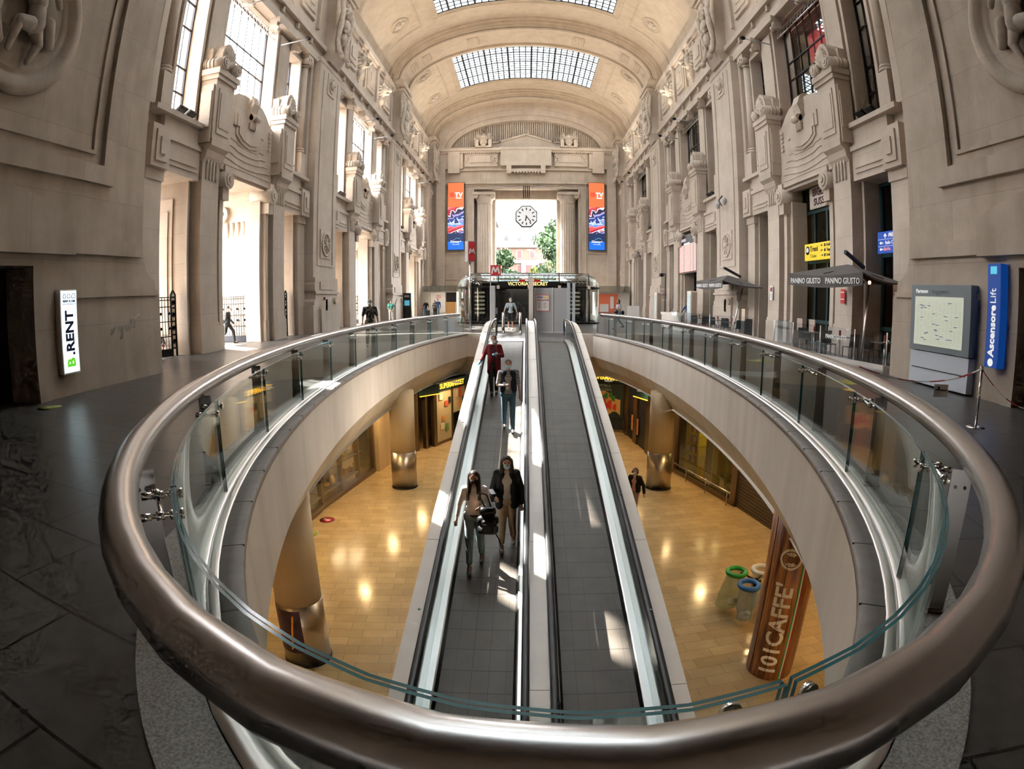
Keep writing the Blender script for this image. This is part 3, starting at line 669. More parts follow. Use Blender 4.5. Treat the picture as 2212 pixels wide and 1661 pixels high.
for s in (-1, 1):
    for b, yc in enumerate(BAYS):
        for j, u in enumerate((-3.1, 3.2)):
            place(proto, st, (s*12.2, yc+u, 19.8), 0 if s < 0 else pi, 'open-mouthed stone lion head, %s along the frieze of the %s wall' % (ORD[b*2+j], SW[s]), 'lion heads along the frieze', scale=(1.2, 1.2, 1.2))
mb = MB()
for s in (-1, 1):
    for yc in BAYS:
        for u in (-5.2, 0, 5.2):
            mb.box(s*12.05, s*12.2, yc+u-1.1, yc+u+1.1, 18.5, 20.7); mb.box(s*11.98, s*12.05, yc+u-.85, yc+u+.85, 18.8, 20.4); mb.box(s*11.92, s*11.98, yc+u-.5, yc+u+.5, 19.2, 20.0)
        for u in (-6.9, -1.75, 1.75, 6.9): mb.box(s*12.0, s*12.2, yc+u-.12, yc+u+.12, 18.2, 21.0); mb.ell((s*11.95, yc+u, 21.2), (.12, .1, .2), 8, 6)
S(mb.build(trimname(), STONE2))
# windows
def window(n, s, ya, yb, z0, z1, nx, rows):
    w = bpy.data.objects.new('window_%d' % n, None); COL.objects.link(w); w.location = (s*13.25, (ya+yb)/2, z0); S(w)
    x = 13.25; mb = MB(); t = .035
    mb.box(s*(x-.05), s*(x+.05), ya, ya+.07, z0, z1); mb.box(s*(x-.05), s*(x+.05), yb-.07, yb, z0, z1); mb.box(s*(x-.05), s*(x+.05), ya, yb, z0, z0+.07); mb.box(s*(x-.05), s*(x+.05), ya, yb, z1-.07, z1)
    for i in range(1, nx): y = ya+(yb-ya)*i/nx; mb.box(s*(x-.02), s*(x+.02), y-t*.6, y+t*.6, z0, z1)
    for z in rows: mb.box(s*(x-.035), s*(x+.035), ya, yb, z-t, z+t)
    mb.build('frame', IRON, w)
    mb = MB(); mb.box(s*(x+.03), s*(x+.036), ya, yb, z0, z1); mb.build('pane', GLW if s < 0 else GLD, w)
wn = 0
for s in (-1, 1):
    for yc in BAYS:
        for a, b, z1, nx in ((-5.9, -4.3, 15.65, 3), (-2.6, 2.6, 16.2, 7), (4.3, 5.9, 15.65, 3)):
            wn += 1; window(wn, s, yc+a, yc+b, 8.85, z1, nx, (9.9, 10.95, 13.2, 14.15) if nx == 7 else (10.2, 11.3, 13.1, 14.3))
# ------------------------------------------------------------------ vault
VA, VS, VH = 12.55, 22.3, 6.2                    # half span, spring, rise
def vp(a, y, d=0.): return Vector(((VA-d)*cos(a), y, VS+(VH-d)*sin(a)))
def vstrip(mb, a0, a1, y0, y1, d0=0., d1=-.3, n=24, smooth=True):
    r = []
    for i in range(n+1):
        a = a0+(a1-a0)*i/n; r.append([vp(a, y0, d0), vp(a, y1, d0), vp(a, y1, d1), vp(a, y0, d1)])
    mb.loft(r, True, True, False)
    return mb
asky = math.acos(7.6/VA)                          # edge of the skylights
sky = [(16.7, 27.0), (35.7, 45.6), (54.7, 64.8)]
mb = MB(); yy = [9.0, 16.7, 27.0, 35.7, 45.6, 54.7, 64.8, 72.5]
for i in range(len(yy)-1):
    if i % 2 == 0: vstrip(mb, 0, pi, yy[i], yy[i+1], n=48)
    else: vstrip(mb, 0, asky, yy[i], yy[i+1], n=14); vstrip(mb, pi-asky, pi, yy[i], yy[i+1], n=14)
S(mb.build('ceiling', VAULT))
for k, y in enumerate([13.3]+PIL):                # transverse ribs
    mb = MB(); h = 2.0
    if k == 3: y -= .2; h = 1.4
    vstrip(mb, .0, pi, y-h, y+h, .95, 0, 60); vstrip(mb, 0, pi, y-h, y-h+.45, 1.15, .9, 60); vstrip(mb, 0, pi, y+h-.45, y+h, 1.15, .9, 60); vstrip(mb, 0, pi, y-h-.25, y-h, .5, 0, 60); vstrip(mb, 0, pi, y+h, y+h+.25, .5, 0, 60); vstrip(mb, 0, pi, y-h-.5, y-h-.25, .22, 0, 60); vstrip(mb, 0, pi, y+h+.25, y+h+.5, .22, 0, 60)
    for c in (.42, .62, 1.12, pi-1.12, pi-.62, pi-.42):
        vstrip(mb, c-.05, c+.05, y-.9, y+.9, 1.05, .9, 3)
        for q in (-.03, 0, .03): vstrip(mb, c+q-.006, c+q+.006, y-.75, y+.75, 1.1, .9, 1)
    for sg in (-1, 1): mb.box(sg*11.1, sg*12.7, y-h-.1, y+h+.1, 22.0, 22.45)
    S(mb.build(trimname(), VAULT))
mb = MB()                                        # panel mouldings of the vault field, raised thin fillets
def fil(a0, a1, y0, y1, w=.05):
    if abs(a1-a0) > 1e-6: vstrip(mb, a0, a1, y0-w, y0+w, .045, 0, 20)
    else: vstrip(mb, a0-.005, a0+.005, y0, y1, .045, 0, 1)
for y0, y1 in sky:
    for A, B in ((.05, asky-.16), (pi-asky+.16, pi-.05)):
        for o in (0, .16):
            o2 = o*.09; fil(A+o2, B-o2, y0-.9+o, 0); fil(A+o2, B-o2, y1+.9-o, 0); fil(A+o2, A+o2, y0-.9+o, y1+.9-o); fil(B-o2, B-o2, y0-.9+o, y1+.9-o)
    for o in (.25, .5):
        fil(asky-o*.1, pi-asky+o*.1, y0-o, 0, .07); fil(asky-o*.1, pi-asky+o*.1, y1+o, 0, .07); fil(asky-o*.1, asky-o*.1, y0-o, y1+o); fil(pi-asky+o*.1, pi-asky+o*.1, y0-o, y1+o)
S(mb.build(trimname(), VAULT))
def roundel(y, a, label):
    c = vp(a, y); n = Vector((cos(a)/VA, 0, sin(a)/VH)).normalized(); tq = Vector((-n.z, 0, n.x)); inw = -n
    r = thing('vault_roundel', label, 'roundel', c, 0, 'carved roundels on the vault')
    M = Matrix((Vector((0,1,0)), tq, inw)).transposed()
    mb = MB(True)
    def W(p): return M @ Vector(p)
    for ra, rb, h in ((.95, .80, .12), (.74, .66, .08)):
        rings = [[W((r2*cos(2*pi*k/28), r2*sin(2*pi*k/28), hh)) for k in range(28)] for r2, hh in ((ra, 0), (ra, h), (rb, h), (rb, 0))]
        mb.loft(rings, True, False, True)
    mb.build('ring', VAULT, r)
    mb = MB(True)
    mb.ell(W((0, .05, .05)), (.3, .3, .3)); random.seed(int(y*10+a*10))
    for k in range(8): q = random.uniform(0, 6.28); rr = random.uniform(.1, .45); mb.ell(W((rr*cos(q), rr*sin(q), .04)), (.14, .14, .16), 8, 6)
    mb.cap(W((-.1, -.45, .04)), W((.1, .4, .06)), .14, .1, 8); mb.build('relief_figure', ORN, r)
for b, (y0, y1) in enumerate(sky[1:]):
    for nm, a in (("right", .558), ("left", pi-.558)):
        for j, y in enumerate((y0+1.6, y1-1.5)):
            roundel(y, a, 'round relief on the %s flank of the vault, %s edge of the %s skylight' % (SW[1 if nm == 'right' else -1], ['nearer', 'farther'][j], ['nearer', 'farther'][b]))
for k, (y0, y1) in enumerate(sky):
    w = bpy.data.objects.new('window_%d' % (30+k), None); COL.objects.link(w); w.location = (0, (y0+y1)/2, 28); S(w)
    mb = MB(); A, B = asky, pi-asky; n = 26
    for i in range(n+1):
        a = A+(B-A)*i/n; th = .10 if i % 4 == 0 else .06; vstrip(mb, a-th/12, a+th/12, y0, y1, -.05, -.12, 1)
    for j in range(17):
        y = y0+(y1-y0)*j/16; th = .10 if j % 4 == 0 else .05; vstrip(mb, A, B, y-th, y+th, -.04, -.1, 30)
    mb.build('glazing_bars', IRON, w)
    mb = MB(); vstrip(mb, A, B, y0, y1, -.13, -.14, 30); mb.build('pane', FROST, w)
# ------------------------------------------------------------------ near blocks left and right (the foreground walls)
for s in (-1, 1):
    mb = MB()
    pr = [(13.3, 0), (13.3, 2.15), (13.12, 2.25), (13.1, 2.55), (12.95, 2.62), (12.72, 2.8), (12.58, 3.1), (12.55, 3.5), (12.45, 7), (12.35, 12), (12.35, 24), (-6.2, 24), (-6.2, 0), (4.6, 0), (4.6, 2.85), (8.45, 2.85), (8.45, 0)]
    mb.prism(pr, lambda y, z, h: (h, y, z), s*10.05, s*12.8)
    for z0, z1, d, y1 in ((3.15, 3.5, .12, 12.4),): mb.box(s*(10.05-d), s*10.05, 9.75, y1, z0, z1)
    mb.box(s*9.98, s*10.05, 9.75, 13.15, 2.15, 2.3)
    for a, b, z0, z1, d in ((8.45, 8.8, 0, 3.2, .08), (4.2, 4.6, 0, 3.2, .08), (4.2, 8.8, 2.85, 3.1, .08)): mb.box(s*(10.05-d), s*10.05, a, b, z0, z1)
    # hood over the door
    hp = [(9.65, 3.1), (9.65, 4.0), (9.2, 4.08), (8.4, 4.3), (7.6, 4.45), (6.5, 4.5), (5.4, 4.45), (4.6, 4.3), (3.8, 4.08), (3.4, 4.0), (3.4, 3.1)]
    mb.prism(hp, lambda y, z, h: (h, y, z), s*9.8, s*10.05)
    S(mb.build('wall_near_'+SIDE[s], STONED))
    mb = MB()                                   # raised panel frame round the roundel
    y0, y1, z0, z1 = 3.3, 11.1, 4.85, 14
    for a, b, c, d, e in ((y0, y1, z0, z0+.45, .14), (y1-.45, y1, z0, z1, .14), (y0, y0+.45, z0, z1, .14), (y0+.7, y1-.72, z0+.7, z0+.8, .07), (y1-.82, y1-.72, z0+.7, z1, .07), (y0+.7, y0+.8, z0+.7, z1, .07)): mb.box(s*(10.05-e), s*10.05, a, b, c, d)
    S(mb.build(trimname(), STONED))
    r = thing('large_roundel', 'large round relief of entwined figures above the %s' % {-1: 'lit white rental sign', 1: 'timetable board'}[s], 'roundel', (s*10.05, 7.25, 8.2))
    mb = MB()
    mb.lathe((0, 7.25, 8.2), [(1.9, s*10.05), (1.9, s*9.93), (1.78, s*9.86), (1.62, s*9.86), (1.5, s*9.98), (1.42, s*10.02), (1.36, s*9.96), (1.28, s*10.04)], 64, 'x'); mb.build('moulded_ring', STONED, r)
    mb = MB(); C = Vector((s*10.0, 7.25, 8.2))
    def F(u, v, w): return C+Vector((-s*w, u, v))
    fg = [((-.15, .75, .2), (.25, .15, .22), .26, .22), ((.25, .15, .2), (.3, -.35, .2), .2, .24), ((.3, -.35, .2), (-.25, -.45, .3), .2, .15), ((-.25, -.45, .3), (-.3, -1.0, .15), .14, .09), ((.35, -.35, .15), (.5, -.75, .2), .19, .13), ((.5, -.75, .2), (.35, -1.15, .1), .12, .08), ((-.2, .8, .2), (-.65, .45, .2), .12, .1), ((-.65, .45, .2), (-.75, -.05, .25), .1, .08), ((.2, .7, .2), (.7, .75, .2), .12, .1), ((.7, .75, .2), (.95, .35, .15), .1, .08), ((-.6, .9, .15), (-.9, .4, .12), .2, .24), ((-.9, .4, .1), (-.95, -.4, .12), .24, .2), ((-.95, -.4, .1), (-.6, -.9, .1), .2, .14), ((.8, -.1, .08), (.95, -.6, .08), .16, .12)]
    for a, b, ra, rb in fg: mb.cap(F(*a), F(*b), ra, rb, 12)
    for a, rr in (((.5, .98, .3), .24), ((-.35, 1.15, .25), .2), ((-.75, 1.05, .2), .17)): mb.ell(F(*a), (rr, rr, rr*1.15), 14, 10)
    for k in range(14): a = k*.45; mb.ell(F(.5+.22*cos(a), 1.0+.24*sin(a), .34), (.08, .08, .08), 8, 6)
    mb.build('figure_relief', mat('carved_stone_dark', (.42, .36, .30), .8, var=.15, scale=5, bump=.3), r)
# back wall and near ceiling behind the camera
mb = MB(); mb.box(-13, 13, -6.4, -6.1, 0, 24); S(mb.build('wall_back', STONED))
mb = MB(); mb.box(-13, 13, -6.4, 10.5, 21, 21.3); mb.box(-13, 13, 10.4, 10.7, 19, 30); S(mb.build('ceiling_near', STONED))
# ------------------------------------------------------------------ end wall with the great portal
Y = YEND
mb = MB()
mb.box(-13, -6.75, Y, Y+2.2, 0, 21); mb.box(6.75, 13, Y, Y+2.2, 0, 21); mb.box(-6.75, 6.75, Y, Y+2.2, 15.95, 21)
mb.box(-6.75, -3.95, Y+1.2, Y+2.4, 0, 15.95); mb.box(3.95, 6.75, Y+1.2, Y+2.4, 0, 15.95); mb.box(-3.95, 3.95, Y+1.2, Y+2.4, 14.8, 15.95)
S(mb.build('wall_end', STONE))
mb = MB()
for sg in (-1, 1):
    mb.box(sg*10.25, sg*11.4, Y-.45, Y, 3.3, 21); mb.box(sg*10.1, sg*11.55, Y-.55, Y, 2.8, 3.3); mb.box(sg*7.6, sg*10.1, Y-.12, Y, 7.6, 7.8); mb.box(sg*7.6, sg*10.1, Y-.08, Y, 4.3, 4.5); mb.box(sg*7.45, sg*7.6, Y-.15, Y, 0, 18); mb.box(sg*6.6, sg*6.85, Y-.1, Y+1.2, 0, 16)
    for k in range(3): mb.box(sg*(5.2+(k-1)*.65)-.09, sg*(5.2+(k-1)*.65)+.09, Y-.12, Y, 16.9, 18.2-.3*(k == 2))
    mb.box(sg*8.0, sg*10.3, Y-.5, Y, 18.6, 20.6); mb.box(sg*8.4, sg*9.9, Y-.75, Y, 18.0, 20.9); mb.box(sg*3.6, sg*7.8, Y-.3, Y, 18.9, 20.7)
    mb.box(sg*4.5, sg*7.0, Y-.42, Y, 19.4, 20.3)
    for u in (4.0, 7.4): mb.cbox((sg*u, Y-.35, 19.9), (.15, .12, 1.4), ry=.6); mb.cbox((sg*u, Y-.35, 19.9), (.15, .12, 1.4), ry=-.6)
mb.box(-11.6, 11.6, Y-.25, Y, 16.6, 16.85); mb.box(-10, 10, Y-.3, Y, 18.35, 18.55); mb.box(-11.6, 11.6, Y-.55, Y, 20.7, 20.95); mb.box(-11.6, 11.6, Y-.8, Y, 20.95, 21.2); mb.box(-11.2, 11.2, Y-.35, Y, 21.2, 21.5)
mb.box(-3.2, 3.2, Y-.75, Y, 18.9, 21.25); mb.box(-3.35, 3.35, Y-.85, Y, 21.1, 21.35); mb.box(-2.3, 2.3, Y-.6, Y, 18.1, 18.5)
for sg in (-1, 1): mb.box(sg*1.85, sg*2.45, Y-.75, Y, 17.9, 18.9)
for k in range(9): mb.box(-1.5+k*.37, -1.3+k*.37, Y-.6, Y, 17.95, 18.15)
for x in range(-44, 45):
    if abs(x*.25) > 3.4: mb.box(x*.25-.06, x*.25+.06, Y-.62, Y, 20.58, 20.7)
S(mb.build(trimname(), STONE2))
# tympanum: stepped arches and fluted lunette
mb = MB()
def eb(a0, b0, z0, y0, y1, a1, b1, n=48):
    rg = []
    for i in range(n+1):
        t = pi*i/n; rg.append([(a0*cos(t), y0, z0+b0*sin(t)), (a0*cos(t), y1, z0+b0*sin(t)), (a1*cos(t), y1, z0+b1*sin(t)), (a1*cos(t), y0, z0+b1*sin(t))])
    mb.loft(rg, True, True, False)
eb(12.8, 6.6, 21, Y-.4, Y+2.2, 11.3, 5.7); eb(11.3, 5.7, 21, Y-.1, Y+2.2, 10.5, 5.0); eb(10.5, 5.0, 21, Y+.3, Y+2.2, 9.75, 4.35)
pts = [(10*cos(pi*i/40), 21+4.6*sin(pi*i/40)) for i in range(41)]; mb.prism(pts, lambda a, b, h: (a, h, b), Y+1.3, Y+2.2)
S(mb.build(trimname(), STONE2))
mb = MB()
for k in range(-34, 35):
    x = k*.28; zt = 21+4.4*sqrt(max(0, 1-(x/9.8)**2))
    if zt > 21.6: mb.box(x-.09, x+.09, Y+1.1, Y+1.35, 21.4, zt)
mb.prism([(-6.5, 21.2), (6.5, 21.2), (6.5, 21.9), (3.3, 22.3), (0, 23.3), (-3.3, 22.3), (-6.5, 21.9)], lambda a, b, h: (a, h, b), Y+.5, Y+1.25)
for sg in (-1, 1): mb.cbox((sg*1.75, Y+.45, 22.85), (3.7, .35, .2), ry=sg*.295); mb.cbox((sg*5.0, Y+.45, 22.15), (3.5, .35, .16), ry=sg*.12)
S(mb.build(trimname(), STONE2))
# columns of the portal
def column():
    c = thing('fluted_column', 'x', 'column', (0,0,0)); mb = MB(True)
    rg = []
    for z in (4.5, 14.0):
        ring = []
        for k in range(80): a = 2*pi*k/80; r = (.95 if z > 9 else 1.0)*(1 if k % 4 < 2 else .93); ring.append((r*cos(a), r*sin(a), z))
        rg.append(ring)
    mb.loft(rg, True, True, False); mb.build('fluted_shaft', STONE2, c)
    mb = MB(True); mb.lathe((0,0,0), [(1.15, 0), (1.15, .6), (1.05, .7), (1.02, 4.5)], 32); mb.build('plain_drum', STONE2, c)
    mb = MB(True); mb.lathe((0,0,0), [(.95, 14.0), (1.0, 14.1), (.97, 14.3), (1.2, 14.9), (1.3, 15.1)], 32); mb.box(-1.35, 1.35, -1.35, 1.2, 15.1, 15.45)
    for sg in (-1, 1): mb.cyl((sg*1.05, -1.2, 14.95), (sg*1.05, 1, 14.95), .3, n=16)
    mb.build('capital', STONE2, c); return c
proto = column(); st = [True]
place(proto, st, (-5.28, Y+.55, 0), 0, 'fluted column of the end portal beside the pale corner building', None); place(proto, st, (5.28, Y+.55, 0), 0, 'fluted column of the end portal beside the large leafy tree', None)
# winged helmeted heads on the cornice
def whead():
    p = thing('winged_head', 'x', 'carved head', (0,0,0)); mb = MB(True)
    mb.ell((0, -.25, .75), (.5, .5, .68), 20, 14); mb.cap((0, -.72, .85), (0, -.82, .6), .07, .11, 8); mb.ell((0, -.66, .35), (.2, .14, .08)); mb.ell((0, -.5, .18), (.28, .26, .2))
    for sg in (-1, 1): mb.ell((sg*.19, -.66, .86), (.1, .07, .05)); mb.cap((sg*.32, -.6, .98), (sg*.08, -.72, .98), .04, .05, 6)
    mb.build('face', ORN, p)
    mb = MB(True); mb.ell((0, -.2, 1.2), (.56, .58, .5), 18, 10); mb.ell((0, -.3, 1.02), (.66, .66, .1), 18, 6); mb.ell((0, -.2, 1.72), (.12, .14, .16)); mb.build('helmet', ORN, p)
    for sg in (-1, 1):
        mb = MB(True)
        for k in range(5): mb.cap((sg*.45, -.2, 1.2+.05*k), (sg*(1.25-.12*k), -.05, 1.15+.24*k), .12, .05, 8)
        mb.build('wing', ORN, p)
        mb = MB(True); mb.box(sg*.62, sg*1.05, -.6, .4, -.1, .75); mb.cyl((sg*.835, -.6, .75), (sg*.835, .4, .75), .215, n=16); mb.build('bracket', STONE2, p)
    mb = MB(True); mb.box(-.7, .7, -.5, .4, -.1, .12); mb.build('plinth', STONE2, p); return p
proto = whead(); st = [True]
place(proto, st, (-5.4, Y-.15, 21.5), 0, 'winged helmeted stone head on the end cornice, towards the street-side wall', None); place(proto, st, (5.45, Y-.1, 21.5), 0, 'winged helmeted stone head on the end cornice, towards the cafe-side wall', None)
# hanging clock
ck = thing('hanging_clock', 'large octagonal white clock hanging in the end portal', 'clock', (.03, 70.6, 12.2)); c = Vector((.03, 70.6, 12.2))
mb = MB(); oc = [(c.x+1.5*cos(pi/8+k*pi/4), c.z+1.5*sin(pi/8+k*pi/4)) for k in range(8)]; mb.prism(oc, lambda a, b, h: (a, h, b), 70.5, 70.85); mb.build('case', IRON, ck)
mb = MB(); mb.prism([(c.x+(a-c.x)*.9, c.z+(b-c.z)*.9) for a, b in oc], lambda a, b, h: (a, h, b), 70.47, 70.5); mb.build('dial', emis('dial_white', (1, 1, 1), .3), ck)
for k in range(12): mb = MB(); a = k*pi/6; mb.cbox((c.x+.95*sin(a), 70.46, c.z+.95*cos(a)), (.13, .02, .30), ry=a); mb.build('hour_mark', IRON, ck)
mb = MB(); a = R(191); mb.cbox((c.x+.27*sin(a), 70.44, c.z+.27*cos(a)), (.13, .02, .7), ry=a); mb.build('hour_hand', IRON, ck)
mb = MB(); a = R(141); mb.cbox((c.x+.38*sin(a), 70.43, c.z+.38*cos(a)), (.10, .02, 1.05), ry=a); mb.build('minute_hand', IRON, ck)
mb = MB()
for x in (-.36, -.13, .13, .36): mb.cyl((c.x+x, 70.75, 14.6), (c.x+x, 70.75, 16.2), .06, n=8)
for x in (-.3, .3): mb.cyl((c.x+x, 70.7, 13.4), (c.x+x, 70.72, 15.2), .012, n=6)
mb.build('suspension_rod', IRON, ck)
# LED advertising banners
def swirl_mat():
    m, t, b = nt('advert_artwork'); N = t.nodes.new; L = t.links.new
    g = N('ShaderNodeTexCoord'); mp = N('ShaderNodeMapping'); mp.inputs['Scale'].default_value = (.9, 1, 1.1); mp.inputs['Rotation'].default_value = (0, .35, 0); L(g.outputs['Object'], mp.inputs[0])
    n = N('ShaderNodeTexNoise'); n.inputs['Scale'].default_value = .8; n.inputs['Distortion'].default_value = 1.2; n.inputs['Detail'].default_value = 1.5; L(mp.outputs[0], n.inputs['Vector'])
    s = N('ShaderNodeSeparateXYZ'); L(mp.outputs[0], s.inputs[0]); a = N('ShaderNodeMath'); a.operation = 'MULTIPLY_ADD'; a.inputs[1].default_value = .38; L(s.outputs[2], a.inputs[0]); L(n.outputs['Fac'], a.inputs[2])
    f = N('ShaderNodeMath'); f.operation = 'FRACT'; L(a.outputs[0], f.inputs[0]); r = N('ShaderNodeValToRGB'); r.color_ramp.interpolation = 'CONSTANT'; L(f.outputs[0], r.inputs[0])
    cs = [(0, (.02, .05, .25)), (.14, (.45, .4, .85)), (.26, (.03, .02, .06)), (.38, (.85, .8, .95)), (.46, (.5, .02, .05)), (.58, (.95, .12, .1)), (.70, (.85, .25, .4)), (.8, (.1, .35, .9)), (.9, (.6, .7, 1))]
    e = r.color_ramp.elements
    while len(e) < len(cs): e.new(.5)
    for k, (p, c) in enumerate(cs): e[k].position = p; e[k].color = (*c, 1)
    L(r.outputs[0], b.inputs['Emission Color']); b.inputs['Emission Strength'].default_value = .75; b.inputs['Base Color'].default_value = (.02, .02, .02, 1); return m
SWM = swirl_mat()
for nm, xa, xb in (('left', -9.87, -7.83), ('right', 7.9, 9.88)):
    b = thing('advertising_banner', 'tall LED advertising banner with orange top, hung on the %s half of the end wall' % {'left': 'street-side', 'right': 'cafe-side'}[nm], 'banner', ((xa+xb)/2, Y-.5, 8.1)); cx = (xa+xb)/2
    mb = MB(); mb.box(xa-.05, xb+.05, Y-.5, Y-.1, 8.05, 16.8); mb.build('casing', IRON, b)
    for z0, z1, m, n_ in ((13.55, 16.75, emis('advert_orange', (.80, .20, .07), .5), 'orange_panel'), (10.2, 13.55, SWM, 'artwork_panel'), (9.15, 10.2, emis('advert_navy', (.015, .03, .09), .8), 'navy_panel'), (8.1, 9.15, emis('advert_blue', (.01, .13, .62), .8), 'blue_panel')):
        mb = MB(); mb.box(xa, xb, Y-.53, Y-.5, z0, z1); mb.build(n_, m, b)
    ew = emis('advert_white_text', (1, .95, 1), 1.0); er = emis('advert_red_text', (.9, .02, .02), .8)
    text('lettering', 'TV', .78, ew, (cx+.35, Y-.55, 15.15), FRONT, b, bold=.02); text('lettering', 'timvision', .2, ew, (cx+.35, Y-.55, 14.75), FRONT, b, bold=.01)
    for q in range(3): mb = MB(); mb.box(cx-.78, cx-.2, Y-.55, Y-.53, 14.95+q*.19, 15.05+q*.19); mb.build('logo_bar', er, b)
    text('lettering', 'Disney+', .42, ew, (cx, Y-.55, 9.12), FRONT, b, shear=.2); text('lettering', 'Ora in streaming', .13, ew, (cx, Y-.55, 8.78), FRONT, b)
    mb = MB(); mb.tube([(cx-.3+.12*k, Y-.55, 9.3+.28*sin(k/6*2.2)) for k in range(8)], .012, 5); mb.build('logo_arc', emis('advert_cyan', (.2, .7, 1), .9), b)
# cable strung along the end wall
mb = MB(); mb.tube([(-11.3+22.6*i/30, Y-.4, 16.3-.18*sin(i*.9)**2) for i in range(31)], .02, 5); T(mb.build('cable', IRON), 'thin dark cable strung across the end wall above the portal', 'cable')
# ------------------------------------------------------------------ outdoors
GRASS = mat('plaza_paving', (.15, .145, .135), .8, var=.1, scale=.5)
mb = MB(); mb.box(-250, 250, 73.7, 400, -.5, -.02); mb.box(-250, -12.7, -60, 73.7, -.5, -.02); S(mb.build('ground', GRASS))
LEAF = mat('tree_leaves', (.018, .048, .012), .6, var=.45, scale=.8); LEAF2 = mat('bright_tree_leaves', (.10, .13, .025), .6, var=.4, scale=1.2); BARK = mat('bark', (.12, .09, .06), .9)
def tree(x, y, h, rx, z0, label, m=LEAF, n=4200, seed=1, lsz=.42):
    random.seed(seed); t = thing('tree', label, 'tree', (x, y, 0)); mb = MB()
    mb.tube([(x, y, 0), (x+.1, y, z0*.6), (x-.1, y, (z0+h)/2)], [.4*rx/3, .3*rx/3, .12], 8)
    for k in range(5): a = k*1.3; mb.tube([(x, y, z0*.7), (x+rx*.5*cos(a), y+rx*.5*sin(a), z0+(h-z0)*.5)], [.16*rx/3, .05], 6)
    mb.build('trunk', BARK, t); mb = MB(); cl = []
    for k in range(26):
        a = random.uniform(0, 6.28); u = random.uniform(0, 1); zz = z0+(h-z0)*(.12+.8*u); w = rx*(sin(pi*min(.98, .15+u*.8)))*random.uniform(.3, .85); cl.append((x+w*cos(a), y+w*sin(a), zz, rx*random.uniform(.28, .45)))
    for i in range(n):
        c = cl[i % len(cl)]; th = random.uniform(0, 6.28); ph = math.acos(random.uniform(-1, 1)); r = c[3]*random.uniform(.6, 1.05); p = Vector((c[0]+r*sin(ph)*cos(th), c[1]+r*sin(ph)*sin(th), c[2]+r*cos(ph)*.85))
        s = lsz*random.uniform(.5, 1.2); E = Euler((random.uniform(0, 6), random.uniform(0, 6), random.uniform(0, 6))).to_matrix(); a, b = E @ Vector((s, 0, 0)), E @ Vector((0, s*.6, 0))
        mb.add([p-a, p+b, p+a, p-b], [(0,1,2,3)], False)
    mb.build('crown', m, t, recalc=False); return t
tree(-4.6, 112, 11.4, 3.6, 2, 'rounded dark green tree in front of the brick building, the smaller round one', seed=3)
tree(5.5, 104, 16.5, 5.2, 2, 'large leafy green tree filling one side of the end portal view', n=6500, seed=5)
tree(7.5, 125, 18.5, 4.5, 6, 'taller pale green tree standing behind the large leafy tree', m=mat('pale_leaves', (.05, .08, .018), .6, var=.4, scale=.8), n=3500, seed=8)
tree(1.4, 98, 7.6, 1.7, 1, 'small bright yellow-green tree below the double-armed street lamp', m=LEAF2, n=1800, seed=9, lsz=.3)
tree(-31, 49, 13, 3.2, 3, 'green street tree framed by the first tall doorway with iron gates', n=3200, seed=11); tree(-40, 70, 14, 3.5, 3, 'green street tree farther along the street outside the iron gates', n=2600, seed=12)
tree(-20.5, 97, 12, 3, 3, 'green tree beside the pale corner building', n=1500, seed=14)
BR = slabs('red_brick_wall', (.075, .016, .011), (.065, .014, .010), (.08, .045, .03), .5, .15, rough=.8); PALE = mat('pale_render', (.13, .116, .098), .8, var=.08, scale=.4); WIN = mat('house_window', (.006, .009, .014), .25); SHUT = mat('red_shutter', (.045, .010, .009), .6)
def building(name, label, x0, x1, y, y1, h, wallm, rows, cols, winm, trim=True, gable=None, face='y'):
    b = thing(name, label, 'building', ((x0+x1)/2, (y+y1)/2, 0)); mb = MB(); mb.box(x0, x1, y, y1, -.1, h); mb.build('wall', wallm, b)
    mb = MB(); mb.box(x0-.6, x1+.6, y-.6, y1+.6, h, h+.5); mb.build('cornice', PALE, b); mb = MB(); mb.box(x0-.2, x1+.2, y-.2, y1+.2, h+.5, h+1.1); mb.build('roof', GREYD, b)
    for z0, z1 in rows:
        if trim: mb = MB(); mb.box(x0-.15, x1+.15, y-.15, y, z1+.9, z1+1.2); mb.build('string_course', PALE, b)
        for x in cols:
            if face == 'y':
                mb = MB(); mb.box(x-.75, x+.75, y-.1, y+.1, z0-.15, z1+.15); f = mb.build('window', PALE, b); mb = MB(); mb.box(x-.55, x+.55, y-.14, y-.1, z0, z1); mb.build('shutter', winm, f)
            else:
                mb = MB(); mb.box(x1-.05, x1+.12, x-.8, x+.8, z0-.15, z1+.15); f = mb.build('window', PALE, b); mb = MB(); mb.box(x1+.1, x1+.15, x-.5, x+.5, z0, z1); mb.build('shutter', winm, f)
    return b
b = building('apartment_building', 'red brick and cream apartment building seen through the end portal', -14, 22, 150, 165, 20.6, BR, ((1.2, 3.4), (5.2, 7.3), (8.8, 10.9), (12.8, 14.8), (17.6, 19.4)), [-12+3.4*k for k in range(10)], SHUT)
mb = MB(); mb.box(-14.1, 22.1, 149.7, 150, 16.2, 20.6); mb.box(-14.1, 22.1, 149.3, 150, 15.6, 16.3); mb.box(-1.3, 3.0, 149.5, 150, 0, 12); mb.box(-14.1, 22.1, 149.5, 150, 11.4, 12.3); mb.build('cream_storey', PALE, b)
for k in range(10): x = -12+3.4*k; mb = MB(); mb.box(x-.5, x+.5, 149.5, 149.7, 17.6, 19.4); mb.build('shutter', WIN, b)
for z0 in (1.2, 5.2, 8.8): mb = MB(); mb.box(-.1, 1.7, 149.4, 149.5, z0, z0+2.1); mb.build('shutter', SHUT, b)
